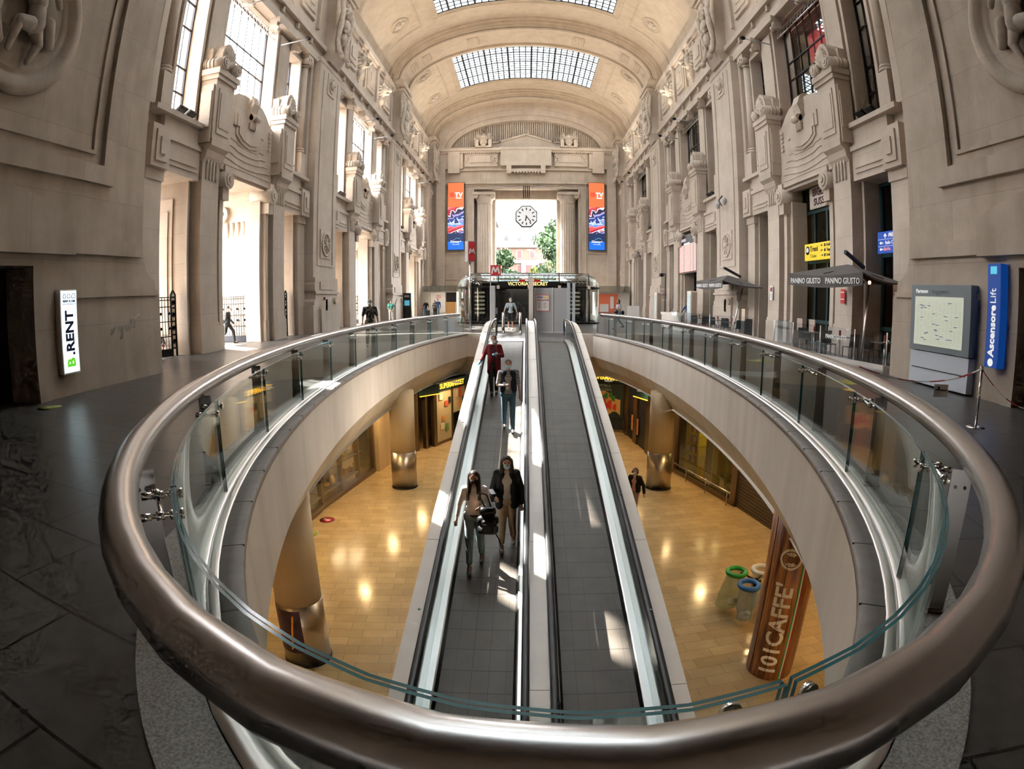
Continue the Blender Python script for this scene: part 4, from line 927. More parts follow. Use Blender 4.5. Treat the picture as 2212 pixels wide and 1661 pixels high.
building('corner_building', 'pale sunlit corner building with small dark windows beyond the portal', -26, -7.2, 84, 138, 19.5, mat('white_render', (.17, .165, .155), .8), ((2, 4.2), (6, 8.2), (10, 12.2), (14, 16.2)), [86+5*k for k in range(10)], WIN, trim=False, face='x')
building('street_building', 'grey mansard building across the street from the iron gates', -75, -48, 20, 120, 16, mat('grey_render', (.11, .105, .095), .8), ((1.5, 4), (6, 8.2), (10, 12.2)), [33+3.5*k for k in range(22)], WIN, trim=False, face='x')
mb = MB(); rg = []
for d, z in ((0, 16.9), (2, 22.2), (3.5, 23.9)): rg.append([(-75+d, 20+d, z), (-48-d, 20+d, z), (-48-d, 120-d, z), (-75+d, 120-d, z)])
mb.loft(rg, True, True, False); T(mb.build('mansard_roof', mat('slate', (.022, .035, .06), .5)), 'blue slate mansard roof on the grey building across the street', 'roof')
l = thing('street_lamp', 'tall grey double-armed street lamp on the square beyond the portal', 'street lamp', (2.3, 108, 0)); mb = MB(); mb.tube([(2.3, 108, 0), (2.3, 108, 10)], [.13, .08], 8); mb.build('pole', GREYP, l)
for sg in (-1, 1): mb = MB(); mb.tube([(2.3, 108, 10), (2.3+sg*1.3, 108, 11.1)], .06, 6); mb.build('arm', GREYP, l); mb = MB(); mb.ell((2.3+sg*1.7, 108, 11.25), (.5, .2, .12)); mb.build('lamp_head', WHITE, l)
# street bits beyond the left doorway
cr = thing('parked_car', 'pale parked car in the street outside the iron gates', 'car', (-30, 45, 0)); mb = MB()
mb.prism([(-2.1, .35), (2.1, .35), (2.1, .8), (1.5, .95), (.8, 1.45), (-1.1, 1.45), (-1.9, .95), (-2.1, .9)], lambda a, b, h: (-30+a*.3+h*.9, 45+a*.95, b), -.85, .85); mb.build('body', WHITE, cr)
for a in (-1.3, 1.3): mb = MB(); mb.cyl((-30+a*.3-.85, 45+a*.95, .33), (-30+a*.3+.85, 45+a*.95, .33), .33); mb.build('wheel', BLK, cr)
mb = MB(); mb.lathe((-26, 40, 0), [(.05, 0), (.05, 2.3), (.9, 2.25), (.6, 2.6), (.03, 2.85)], 12); T(mb.build('sunshade', mat('pink_cloth', (.85, .05, .25), .7)), 'pink sunshade in the street outside the iron gates', 'parasol')
# ------------------------------------------------------------------ glass pavilion shop
k = thing('glass_pavilion', 'curved glass and steel shop pavilion with gold lettering below the portal', 'kiosk', (.15, 43.5, 0))
KX0, KX1, KY0, KY1 = -5.05, 5.4, 40.0, 47.0
def kplan(ins, z, n=7, rad=2.0):
    P = []; r = max(rad-ins, .15); x0, x1, y0, y1 = KX0+ins, KX1-ins, KY0+ins, KY1-ins
    for cx, cy, a0 in ((x1-r, y0+r, -pi/2), (x1-r, y1-r, 0), (x0+r, y1-r, pi/2), (x0+r, y0+r, pi)):
        for i in range(n+1): a = a0+pi/2*i/n; P.append((cx+r*cos(a), cy+r*sin(a), z))
    return P
mb = MB(); mb.loft([kplan(0, .12), kplan(0, 2.6)], True, False, True); mb.build('glass_wall', GLD, k)
mb = MB(); mb.loft([kplan(1.05*(1-cos(t)), 2.66+1.0*sin(t)) for t in [i*pi/2/8 for i in range(9)]], True, False, True); mb.build('curved_glass_roof', glass('roof_glass', (.76, .78, .78), .12, .05, .9), k)
mb = MB(); mb.add(kplan(1.05, 3.68), [list(range(32))], False); mb.add(kplan(.95, 3.66), [list(range(32))[::-1]], False); mb.build('roof_top', GREYP, k)
mb = MB(); mb.loft([kplan(-.04, 0), kplan(-.04, .12), kplan(.2, .12)], True, False, False); mb.loft([kplan(-.05, 2.58), kplan(-.05, 2.68), kplan(.1, 2.68)], True, False, False); mb.build('frame_band', IRON, k)
for i, x in enumerate((-4.0, -1.97, .2, 2.35, 4.45)):
    mb = MB(); pth = [(x, KY0+.02+1.05*(1-cos(t)), 2.66+1.02*sin(t)) for t in [j*pi/2/8 for j in range(9)]]; mb.tube(pth, .045, 6); mb.box(x-.035, x+.035, KY0-.03, KY0+.05, .1, 2.6); mb.build('roof_rib', IRON, k)
    mb = MB(); mb.box(x-.1, x+.1, KY0-.12, KY0, 2.5, 2.74); mb.build('rib_bracket', CREAM, k)
mb = MB()
for j in range(34): x = -4.3+j*.26; mb.cbox((x, KY0+.7, 3.3), (.2, .7, .02), ry=.5); mb.cbox((x, KY0+.45, 2.98), (.2, .35, .02), ry=.5)
mb.build('louvre_blinds', emis('white_blind', (.8, .8, .78), .12), k)
mb = MB(); mb.box(-1.95, 2.33, KY0-.02, KY0+.03, 2.66, 3.02); sb = mb.build('sign_band', BLK, k)
GOLD = emis('gold_letters', (1, .72, .25), 1.2)
text('lettering', "VICTORIA'S SECRET", .34, GOLD, (.12, KY0-.04, 2.84), FRONT, sb, sx=.94, bold=.004)
mb = MB(); mb.box(KX0+.8, KX1-.8, 43.5, 43.7, .1, 3.2); mb.box(KX0+.5, KX1-.5, 40.6, 46.5, .05, .12); mb.build('inner_partition', mat('shop_black', (.02, .02, .022), .3), k)
for x0, x1, col in ((-3.75, -2.9, (.55, .5, .35)), (3.0, 3.9, (.55, .05, .08))):
    mb = MB(); mb.box(x0-.1, x1+.1, 40.5, 40.9, .5, 2.5); sh = mb.build('display_shelf', BLK, k)
    for r_ in range(6): mb = MB(); mb.box(x0+.06, x1-.06, 40.42, 40.5, .72+r_*.29, .86+r_*.29); mb.build('product_row', emis('shelf_goods_%.2f' % col[0], col, .25), sh)
mb = MB(); mb.box(-2.45, -2.0, 40.4, 40.5, .7, 1.15); mb.build('framed_notice', WHITE, k)
for q in (4.6, -4.6): mb = MB(); mb.cyl((q, 41.2, .1), (q, 41.2, 2.5), .1); mb.build('steel_column', ALU, k)
rdm = mat('red_notice', (.75, .03, .03), .5)
for x in (-.28, .78): mb = MB(); mb.box(x-.22, x+.22, KY0-.1, KY0-.06, 2.98, 3.16); mb.build('red_notice', rdm, k)
pl = bpy.data.lights.new('pavilion_lamp', 'AREA'); pl.energy = 60; pl.size = 3; pl.color = (1, .9, .75); o = bpy.data.objects.new('pavilion_lamp', pl); COL.objects.link(o); o.location = (0, 42, 2.55)
# flanking booths at the end wall
PALEI = mat('booth_render', (.6, .56, .5), .7)
b = thing('glass_booth', 'low booth with white notice panel and wooden rack at the end wall', 'kiosk', (-9.9, 66, 0)); mb = MB(); mb.box(-12, -8, 65, 68, 0, 2.7); mb.build('wall', PALEI, b)
mb = MB(); mb.loft([[(-12, 65-.6, 2.7), (-8, 65-.6, 2.7), (-8, 68, 2.7), (-12, 68, 2.7)], [(-12, 65, 3.4), (-8, 65, 3.4), (-8, 68, 3.5), (-12, 68, 3.5)]], True, True, False); mb.build('sloping_roof', GLD, b)
mb = MB(); mb.box(-11.0, -9.3, 64.9, 65, .3, 2.6); pn = mb.build('notice_panel', WHITE, b); text('lettering', 'INFO\nPOINT', .22, rdm, (-10.1, 64.88, 2.1), FRONT, pn)
mb = MB(); mb.box(-9.2, -8.1, 64.7, 64.9, .1, 1.5); mb.build('wooden_rack', mat('rack_wood', (.55, .30, .10), .5), b); mb = MB(); mb.box(-9.2, -8.05, 64.9, 64.95, 1.5, 2.6); mb.build('glass_front', DARK, b)
b = thing('glass_booth', 'orange fronted booth with sloping glass roof at the end wall', 'kiosk', (10, 66, 0)); mb = MB(); mb.box(8, 12, 65, 68, 0, 2.7); mb.build('wall', PALEI, b)
mb = MB(); mb.loft([[(8, 65-.6, 2.7), (12, 65-.6, 2.7), (12, 68, 2.7), (8, 68, 2.7)], [(8, 65, 3.4), (12, 65, 3.4), (12, 68, 3.5), (8, 68, 3.5)]], True, True, False); mb.build('sloping_roof', GLD, b)
mb = MB(); mb.box(8.3, 10.6, 64.9, 65, .3, 2.5); pn = mb.build('orange_panel', mat('orange_panel', (.85, .2, .1), .5), b); mb = MB(); mb.box(8.5, 9.5, 64.85, 64.9, .4, 1.3); mb.box(9.7, 10.1, 64.85, 64.9, .8, 2.2); mb.build('poster', WHITE, pn)
# ------------------------------------------------------------------ head of the walkways
h = thing('hoarding', 'grey double board closing off the head of the empty walkway', 'hoarding', (1.43, 29.5, 0))
for xa, xb in ((.42, 1.36), (1.4, 2.30)):
    mb = MB(); mb.box(xa, xb, 29.45, 29.52, .04, 2.34); mb.build('board', GREYP, h, bevel=.01)
mb = MB(); mb.box(.38, 2.32, 29.42, 29.56, 0, .05); mb.box(1.355, 1.405, 29.43, 29.55, 0, 2.36); mb.build('frame', mat('light_grey_frame', (.62, .63, .64), .4), h)
for x in (2.22, 2.48): mb = MB(); mb.box(x-.07, x+.07, 29.4, 29.62, 0, 2.62); mb.build('side_post', mat('bluish_post', (.50, .56, .62), .4), h)
np_ = thing('safety_notice', 'white safety notice with pink border taped to the grey board', 'notice', (.86, 29.43, 1.12)); mb = MB(); mb.box(.5, 1.22, 29.425, 29.448, 1.12, 1.98); mb.build('border', mat('pink_border', (.70, .22, .25), .5), np_)
mb = MB(); mb.box(.54, 1.18, 29.42, 29.425, 1.16, 1.94); sh = mb.build('sheet', WHITE, np_)
for i in range(6):
    mb = MB(); x = .62+i*.1; mb.box(x-.035, x+.035, 29.414, 29.42, 1.81, 1.89); mb.build('pictogram', mat('pict_blue', (.03, .08, .4), .5) if i < 3 else mat('pict_yellow', (.9, .6, .02), .5), sh)
    mb = MB(); mb.lathe((x, 0, 1.70), [(.036, 29.414), (.026, 29.414), (.026, 29.42)], 14, 'y'); mb.build('prohibition_ring', RED, sh)
GT = mat('grey_print', (.25, .25, .27), .7)
for i in range(8):
    mb = MB()
    for xa in (.6, .9): mb.box(xa, xa+.2-.05*((i*7) % 3), 29.416, 29.42, 1.56-i*.04, 1.575-i*.04)
    mb.build('print_line', GT, sh)
for x, nm in ((-1.72, 'pale steel post at the walkway head under the square metro sign'),):
    mb = MB(); mb.box(x-.16, x+.12, 29.3, 29.55, 0, 2.45); T(mb.build('barrier_post', GREYP, bevel=.02), nm, 'post')
mb = MB(); mb.box(.14, .36, 29.2, 29.4, 0, 2.9); mb.box(.13, .37, 29.19, 29.41, 0, .3); T(mb.build('barrier_post', CREAM), 'cream square post between the two walkway heads', 'post')
for sx_, lab in ((-1.17, 'steel bollard on the landing beside the pale steel post'), (-.30, 'steel bollard on the landing beside the cream square post')):
    b = thing('bollard', lab, 'bollard', (sx_, 28.9, 0), group='steel bollards at the walkway head'); mb = MB(); mb.cyl((sx_, 28.9, 0), (sx_, 28.9, 1.04), .075, n=16); mb.build('tube', STEEL, b); mb = MB(); mb.cyl((sx_, 28.9, 1.04), (sx_, 28.9, 1.07), .07, n=16); mb.cyl((sx_, 28.9, 0), (sx_, 28.9, .02), .12, n=16); mb.build('cap', CHROME, b)
# metro signs
ms = thing('metro_sign', 'square red metro sign with white M above the pale post', 'sign', (-1.6, 29.6, 0)); mb = MB(); mb.cyl((-1.86, 29.6, 2.2), (-1.86, 29.6, 3.55), .025); mb.build('pole', GREYP, ms)
mb = MB(); mb.box(-1.86, -1.33, 29.56, 29.64, 3.0, 3.54); pn = mb.build('panel', RED, ms, bevel=.01); letter_m(-1.595, 29.558, 3.27, .46, WHITE, pn)
ms = thing('metro_sign', 'tall metro pylon with an angled red M box on a steel pole', 'sign', (-3.15, 31.2, 0)); mb = MB(); mb.cyl((-3.1, 31.2, 0), (-3.1, 31.2, 3.9), .055); mb.cyl((-3.1, 31.2, 0), (-3.1, 31.2, .03), .2); mb.build('pole', STEEL, ms)
mb = MB(); mb.cbox((-3.12, 31.35, 4.42), (.42, .42, 1.16), .5); bx = mb.build('light_box', GREYP, ms, bevel=.01)
mb = MB(); mb.cbox((-3.12+.2*sin(.5)+.03, 31.35-.2*cos(.5)-.02, 4.42), (.36, .03, 1.05), .5); pn = mb.build('red_face', RED, bx); letter_m(-3.12+.225*sin(.5)+.03, 31.35-.225*cos(.5)-.02, 4.42, .34, WHITE, bx, (cos(.5), sin(.5)))
# fire call boxes, totem
for s, y, x, lab in ((-1, 31.9, 11.72, 'yellow and red wall box on the first street-side pilaster base'), (1, 32.0, 11.72, 'dark red display box on the first cafe-side pilaster base')):
    b = thing('wall_box', lab, 'wall box', (s*x, y, 1.2)); mb = MB(); mb.box(s*x, s*(x+.15), y-.22, y+.22, 1.2, 2.05); mb.build('case', mat('dark_red_case', (.18, .02, .03), .5), b); mb = MB(); mb.box(s*(x-.01), s*x, y-.17, y+.17, 1.26, 1.99); mb.build('front', mat('ochre_front', (.45, .42, .05), .5) if s < 0 else GREYD, b)
t = thing('ticket_totem', 'black ticket totem with a small blue screen', 'totem', (-11.3, 53.4, 0)); mb = MB(); mb.box(-11.75, -10.95, 53.2, 53.7, 0, 2.45); mb.build('case', BLK, t, bevel=.02)
mb = MB(); mb.box(-11.6, -11.1, 53.18, 53.2, 1.25, 1.75); mb.build('screen', emis('totem_screen', (.1, .4, .55), .5), t); mb = MB(); mb.box(-11.6, -11.12, 53.18, 53.2, 2.05, 2.25); mb.build('label_plate', GREYP, t)
for x, y, lab in ((11.1, 37.2, 'white framed map totem behind the first terrace'), (11.1, 47.3, 'white framed map totem beyond the departures board')):
    t = thing('info_totem', lab, 'totem', (x, y, 0), group='map totems'); mb = MB(); mb.box(x-.12, x+.35, y-.45, y+.45, 0, 2.5); mb.build('case', CREAM, t); mb = MB(); mb.box(x-.135, x-.12, y-.36, y+.36, .5, 2.3); mb.build('map', mat('totem_map', (.45, .6, .65), .3, var=.3, scale=6), t); mb = MB(); mb.box(x-.05, x+.3, y-.46, y-.45, .1, 2.4); mb.build('side_panel', mat('tan_panel', (.42, .33, .26), .5), t)
t = thing('sandwich_board', 'white sandwich board standing in front of the last cafe-side bay', 'sign', (11.0, 57.5, 0)); mb = MB(); mb.cbox((11.0, 57.3, .6), (1.2, .04, 1.25), rx=-.12); mb.cbox((11.0, 57.6, .6), (1.2, .04, 1.25), rx=.12); mb.build('board', WHITE, t)
mb = MB(); mb.cyl((11.3, 45.2, 0), (11.3, 45.2, 4.0), .04); mb.cyl((11.3, 45.2, 0), (11.3, 45.2, .03), .15); mb.ell((11.0, 45.2, 3.9), (.2, .16, .16)); mb.cyl((11.0, 45.2, 4.0), (11.3, 45.2, 4.0), .03); T(mb.build('camera_pole', IRON), 'slim dark pole with a security camera beyond the departures board', 'pole')
# ------------------------------------------------------------------ iron gates on the left
def gate(x0, y0, x1, y1, label, big=1.):
    g = thing('iron_gate', label, 'gate', (x0, y0, 0), group='iron gates of the street-side doorways'); d = Vector((x1-x0, y1-y0, 0)); L = d.length; d.normalize(); a = atan2(d.y, d.x); P = lambda u, z: (x0+d.x*u, y0+d.y*u, z)
    mb = MB()
    for z in (.28, .75, 1.3, 1.85, 2.1, 2.2): mb.cbox(P(L/2, z), (L, .03, .035), a)
    n = int(L/.14)
    for i in range(n+1): mb.cbox(P(L*i/n, 1.24), (.022, .022, 1.95), a)
    for i in range(0, n, 3):
        for z in (1.05, 1.6): mb.lathe(P(L*(i+1.5)/n, z), [(.06, -.012), (.06, .012), (.045, .012), (.045, -.012)], 10, 'x' if abs(d.y) > .7 else 'y')
    mb.build('leaf', IRON, g)
    mb = MB(); mb.cbox(P(L/2, .14), (L, .08, .26), a); mb.build('kick_plate', IRON, g)
    mb = MB()
    for u in (L+.03, L+.27): mb.tube([P(u, 0), P(u, 2.3), P(L+.15, 2.45)], .045, 8)
    for z in (.3, .8, 1.3, 1.8, 2.2): mb.cbox(P(L+.15, z), (.26, .05, .06), a)
    for z in (.55, 1.05, 1.55, 2.0): mb.lathe(P(L+.15, z), [(.1, -.02), (.1, .02), (.07, .02), (.07, -.02)], 12, 'x' if abs(d.y) > .7 else 'y')
    mb.build('gate_post', IRON, g); return g
for b, yc in enumerate(BAYS):
    gate(-13.3, yc-5.95, -13.1, yc-4.75, 'black iron gate in the nearer narrow doorway of the %s street-side bay' % ORD[b])
    gate(-15.9, yc+2.28, -13.2, yc+2.18, 'black iron gate folded back in the tall doorway of the %s street-side bay' % ORD[b])
    gate(-13.0, yc+4.35, -12.95, yc+5.7, 'black iron gate in the farther narrow doorway of the %s street-side bay' % ORD[b])
# sloped panelling on the deep left door jambs
for b, yc in enumerate(BAYS):
    mb = MB()
    for ya, zt in ((yc-4.3, 6.0), (yc+2.35, 6.6)):
        mb.box(-14.5, -13.3, ya-.05, ya, .4, zt); mb.box(-14.3, -13.5, ya-.09, ya-.05, .8, zt-.5)
    for j in range(4): mb.cap((-14.6+j*.32, yc+2.3, 5.2), (-14.6+j*.32, yc+2.22, 5.75), .09, .13, 8)
    mb.cyl((-14.9, yc+2.05, 6.3), (-14.9, yc+2.5, 6.3), .42, n=20); mb.cyl((-14.9, yc+2.0, 6.3), (-14.9, yc+2.1, 6.3), .2, n=14)
    S(mb.build(trimname(), STONE2))
# ------------------------------------------------------------------ dark rooms and door frames behind the right wall
mb = MB(); mb.box(19, 19.2, 12, 74, 0, 17); mb.box(14.2, 19.2, 12, 74, 16.8, 17); mb.box(14.2, 19.2, 12, 74, 8.0, 8.2); mb.box(14.2, 19.2, 11.9, 12.1, 0, 17); mb.box(14.2, 19.2, 74, 74.2, 0, 17); mb.box(12.7, 19.2, 12, 74, -.3, -.01)
S(mb.build('wall_right_rooms', mat('shadowy_room', (.16, .12, .09), .8)))
mb = MB(); mb.box(15.2, 15.3, 22.8, 26.3, 9.5, 16.7); T(mb.build('red_hanging', mat('red_cloth', (.60, .03, .07), .7, emit=(.6, .02, .06), es=.12)), 'tall red hanging behind the first big cafe-side window', 'banner')
for yc in BAYS:
    l = bpy.data.lights.new('room_lamp', 'AREA'); l.energy = 130; l.size = 2; l.color = (1, .62, .35); o = bpy.data.objects.new('room_lamp', l); COL.objects.link(o); o.location = (16.5, yc-1, 15.5)
    l = bpy.data.lights.new('room_lamp', 'POINT'); l.energy = 25; l.shadow_soft_size = .3; l.color = (1, .7, .4); o = bpy.data.objects.new('room_lamp', l); COL.objects.link(o); o.location = (16.5, yc, 4)
dn = 0
for b, yc in enumerate(BAYS):
    for ya, yb, zt, tr in ((yc-2.35, yc+2.35, 7.35, (2.9, 3.85, 6.2)), (yc-6.1, yc-4.3, 6.6, (2.9, 3.85)), (yc+4.3, yc+6.1, 6.6, (2.9, 3.85))):
        if b == 1 and ya == yc-2.35: pass
        dn += 1; w = bpy.data.objects.new('door_%d' % dn, None); COL.objects.link(w); w.location = (13.5, (ya+yb)/2, 0); S(w); mb = MB()
        mb.box(13.35, 13.5, ya, ya+.14, 0, zt); mb.box(13.35, 13.5, yb-.14, yb, 0, zt)
        for z in (.08, 1.1)+tr+(zt-.06,): mb.box(13.35, 13.5, ya, yb, z-.08, z+.08)
        for i in (1, 2, 3) if yb-ya > 3 else (1,): y = ya+(yb-ya)*i/(4 if yb-ya > 3 else 2); mb.box(13.37, 13.48, y-.06, y+.06, 0, zt)
        mb.build('frame', TEALF, w); mb = MB(); mb.box(13.42, 13.43, ya, yb, 0, zt); mb.build('pane', GLD, w)
# ------------------------------------------------------------------ signs on the right wall
def rsign(name, lab, x, ya, yb, z0, z1, m, th=.1):
    s = thing(name, lab, 'sign', (x, (ya+yb)/2, z0)); mb = MB(); mb.box(x, x+th, ya, yb, z0, z1); return s, mb.build('panel', m, s)
KB = mat('black_print', (.02, .02, .02), .6); WB = emis('white_print', (1, 1, 1), .35)
s, p = rsign('ticket_office_sign', 'old painted ticket office sign above the yellow direction sign', 13.2, 20.6, 24.1, 6.3, 7.32, mat('old_sign_white', (.62, .58, .52), .6, var=.2, scale=3))
BRN = mat('brown_lettering', (.10, .03, .03), .6)
text('lettering', 'BIGLIETTERIA', .52, BRN, (13.19, 22.3, 7.03), FR, p, sx=.95, bold=.008); text('lettering', 'SUSSIDIARIA', .48, BRN, (13.19, 22.35, 6.58), FR, p, sx=1.0, bold=.008)
mb = MB(); mb.prism([(21.2, 6.3), (22.6, 6.32), (22.2, 6.5), (21.8, 6.42), (21.5, 6.7), (21.1, 6.6)], lambda a, b, h: (h, a, b), 13.18, 13.2); mb.build('worn_patch', mat('worn_brown', (.38, .2, .08), .7), p)
s, p = rsign('trains_sign', 'yellow direction sign to the trains in the first tall cafe-side doorway', 12.85, 20.9, 24.05, 3.86, 4.62, emis('sign_yellow', (1, .68, .03), .35))
mb = MB(); mb.lathe((0, 23.75, 4.32), [(.2, 12.84), (.02, 12.835)], 24, 'x'); mb.build('train_symbol', KB, p)
mb = MB(); mb.prism([(23.65, 4.24), (23.85, 4.24), (23.88, 4.36), (23.82, 4.44), (23.68, 4.44), (23.62, 4.36)], lambda a, b, h: (h, a, b), 12.825, 12.834); mb.build('train_shape', WHITE, p)
text('lettering', 'Treni', .34, KB, (12.84, 23.14, 4.36), FR, p, bold=.006); text('lettering', 'Trains', .24, mat('olive_print', (.3, .24, .03), .6), (12.84, 23.2, 4.05), FR, p)
for i, w in enumerate(('Scale Stairs', 'Tappeto mobile', 'Scale mobili')):
    z = 4.48-i*.22; text('lettering', w, .18, KB, (12.84, 21.98, z), FR, p, align='LEFT', bold=.003); mb = MB(); mb.lathe((0, 22.12, z), [(.075, 12.84), (.01, 12.838)], 14, 'x'); sg = 1 if i < 2 else -1
    mb.box(12.835, 12.84, 22.28, 22.48, z-.012, z+.012); mb.prism([(22.38+sg*.12, z), (22.38+sg*.03, z+.06), (22.38+sg*.03, z-.06)], lambda a, b, h: (h, a, b), 12.835, 12.84); mb.build('arrow_and_dot', KB, p)
BLUE = emis('sign_blue', (.01, .07, .40), .45)
s, p = rsign('lounge_sign', 'blue direction sign with white arrows beside the nearer parasol', 12.8, 16.2, 17.95, 3.84, 4.62, BLUE)
text('lettering', 'FRECCIALOUNGE', .19, WB, (12.79, 17.25, 4.47), FR, p, align='LEFT', shear=.2, bold=.003); text('lettering', 'Italo Club', .19, WB, (12.79, 17.45, 4.21), FR, p, align='LEFT'); text('lettering', 'BluVia', .17, emis('pink_print', (1, .35, .35), .4), (12.79, 17.55, 3.98), FR, p, align='LEFT')
mb = MB(); mb.box(12.79, 12.8, 16.25, 17.9, 4.335, 4.345); mb.box(12.79, 12.8, 16.25, 17.9, 4.085, 4.095)
mb.prism([(17.45, 4.55), (17.55, 4.45), (17.47, 4.45), (17.47, 4.38), (17.43, 4.38), (17.43, 4.45), (17.35, 4.45)], lambda a, b, h: (h, a, b), 12.785, 12.8)
for z in (4.21, 3.98): mb.prism([(17.82, z), (17.72, z+.06), (17.72, z+.02), (17.6, z+.02), (17.6, z-.02), (17.72, z-.02), (17.72, z-.06)], lambda a, b, h: (h, a, b), 12.785, 12.8)
mb.build('arrows', WB, p)
# departures board
s = thing('departures_board', 'large departures board with orange lit rows', 'departures board', (12.3, 42.1, 4.0)); mb = MB(); mb.box(12.3, 12.6, 39.75, 44.45, 3.95, 6.95); mb.build('case', IRON, s)
OR_ = emis('board_orange', (.75, .22, .08), .5); OW = emis('board_white', (.85, .8, .9), .5)
for i in range(20):
    z = 6.1-i*.106; mb = MB(); mb.box(12.285, 12.3, 39.85, 44.4, z+.03, z+.075); o = mb.build('board_row', OW, s); random.seed(i)
    for ya, yb in ((43.2, 44.35), (41.4, 42.9), (40.7, 41.2), (39.9, 40.4-random.random()*.1)): mb = MB(); mb.box(12.28, 12.3, ya, yb, z-.028, z+.028); mb.build('text_cell', OR_, o)
text('lettering', 'PARTENZE', .3, OW, (12.29, 43.3, 6.55), FR, s); text('lettering', '18:23', .3, OW, (12.29, 40.4, 6.55), FR, s)
mb = MB(); mb.box(12.28, 12.3, 41.5, 43.1, 6.2, 6.3); mb.build('heading_line', OW, s)
# security cameras, small signs
c = thing('security_camera', 'pair of dome cameras on a bracket beside the wheel medallion', 'camera', (11.95, 31.6, 7.7)); mb = MB(); mb.tube([(11.95, 33.2, 7.75), (11.5, 32.5, 7.95), (11.3, 31.3, 7.98)], .04, 8); mb.build('bracket', IRON, c)
for y, z in ((32.4, 7.65), (31.2, 7.7)): mb = MB(); mb.ell((11.4, y, z), (.16, .2, .2)); mb.ell((11.4, y, z-.12), (.12, .14, .14)); mb.build('dome', GREYP, c)
s = thing('no_smoking_sign', 'white no smoking notice on the second cafe-side pier', 'notice', (12.1, 26.2, 2.0)); mb = MB(); mb.box(12.08, 12.1, 26.05, 26.35, 2.0, 2.7); p = mb.build('sheet', WHITE, s); mb = MB(); mb.lathe((0, 26.2, 2.52), [(.12, 12.075), (.09, 12.075), (.09, 12.08)], 18, 'x'); mb.cbox((12.075, 26.2, 2.52), (.01, .2, .02), rx=.8); mb.build('red_ring', RED, p); mb = MB(); [mb.box(12.072, 12.08, 26.1, 26.3, 2.1+i*.06, 2.12+i*.06) for i in range(4)]; mb.build('print_line', GT, p)
s = thing('red_notice', 'small red notice on the pier under the nearer parasol', 'notice', (12.05, 19.35, 1.95)); mb = MB(); mb.box(12.07, 12.09, 19.2, 19.5, 1.95, 2.5); p = mb.build('sheet', RED, s); mb = MB(); mb.box(12.06, 12.07, 19.22, 19.48, 2.1, 2.13); mb.box(12.06, 12.07, 19.22, 19.48, 2.36, 2.4); mb.build('white_stripe', WHITE, p)
# floodlights on the sills and lamp arms under the entablature
def flood():
    f = thing('floodlight', 'x', 'floodlight', (0,0,0)); mb = MB(True); mb.cbox((.25, 0, .22), (.5, .5, .1), ry=-.6); mb.build('housing', IRON, f, bevel=.01); mb = MB(True); mb.box(.05, .1, -.2, .2, 0, .3); mb.build('bracket', IRON, f)
    mb = MB(True); mb.cbox((.215, 0, .275), (.44, .44, .01), ry=-.6); mb.build('lens', GLD, f); return f
proto = flood(); st = [True]
for s in (-1, 1):
    for b, yc in enumerate(BAYS):
        for j, u in enumerate((-5.4, -4.75, 5.1)):
            place(proto, st, (s*12.75, yc+u, 8.86), 0 if s < 0 else pi, 'flat black floodlight, %s along the window sills of the %s wall' % (('%s' % (ORD+['seventh', 'eighth', 'ninth'])[b*3+j]), SW[s]), 'floodlights on the window sills')
def arm():
    f = thing('lamp_arm', 'x', 'wall lamp', (0,0,0)); mb = MB(True); mb.cyl((0, 0, 0), (1.5, .0, .1), .03, n=8); mb.build('arm', GREYP, f); mb = MB(True); mb.ell((1.5, 0, .12), (.16, .1, .1)); mb.box(1.4, 1.6, -.08, .08, .1, .2); mb.build('spotlight', IRON, f); return f
proto = arm(); st = [True]
for s in (-1, 1):
    for b, yc in enumerate(BAYS):
        for j, u in enumerate((-1.9, 2.75)):
            place(proto, st, (s*12.4, yc+u, 15.3), 0 if s < 0 else pi, 'slim lamp arm above the windows, %s along the %s wall' % (ORD[b*2+j], SW[s]), 'lamp arms above the windows')
def blind():
    f = thing('blind_rail', 'x', 'blind', (0,0,0)); mb = MB(True)
    for z in (0, .35): mb.box(-.1, -.04, -2.6, 2.6, z, z+.05)
    for k in range(14): mb.cyl((-.07, -2.6+k*.4, 0), (-.07, -2.4+k*.4, .36), .015, n=5); mb.cyl((-.07, -2.4+k*.4, .36), (-.07, -2.2+k*.4, 0), .015, n=5)
    mb.build('lattice', ALU, f); return f
proto = blind(); st = [True]
for s in (-1, 1):
    for b, yc in enumerate(BAYS): place(proto, st, (s*12.75, yc, 15.6), 0 if s < 0 else pi, 'metal lattice rail across the top of the %s big %s window' % (ORD[b], SW[s]), 'lattice rails across the big windows')
# ------------------------------------------------------------------ foreground walls: signs, board, doors
s = thing('rental_sign', 'upright lit white car rental sign with green and navy letters', 'sign', (-10, 9.46, .5)); mb = MB(); mb.box(-10.06, -9.86, 9.17, 9.73, .5, 2.34); mb.build('case', ALU, s)
mb = MB(); mb.box(-9.86, -9.85, 9.2, 9.70, .53, 2.31); p = mb.build('lit_face', emis('sign_lit_white', (.72, .9, 1), .95), s)
NV = mat('navy_print', (.005, .01, .07), .6); GN = emis('green_print', (.15, .75, .02), .5)
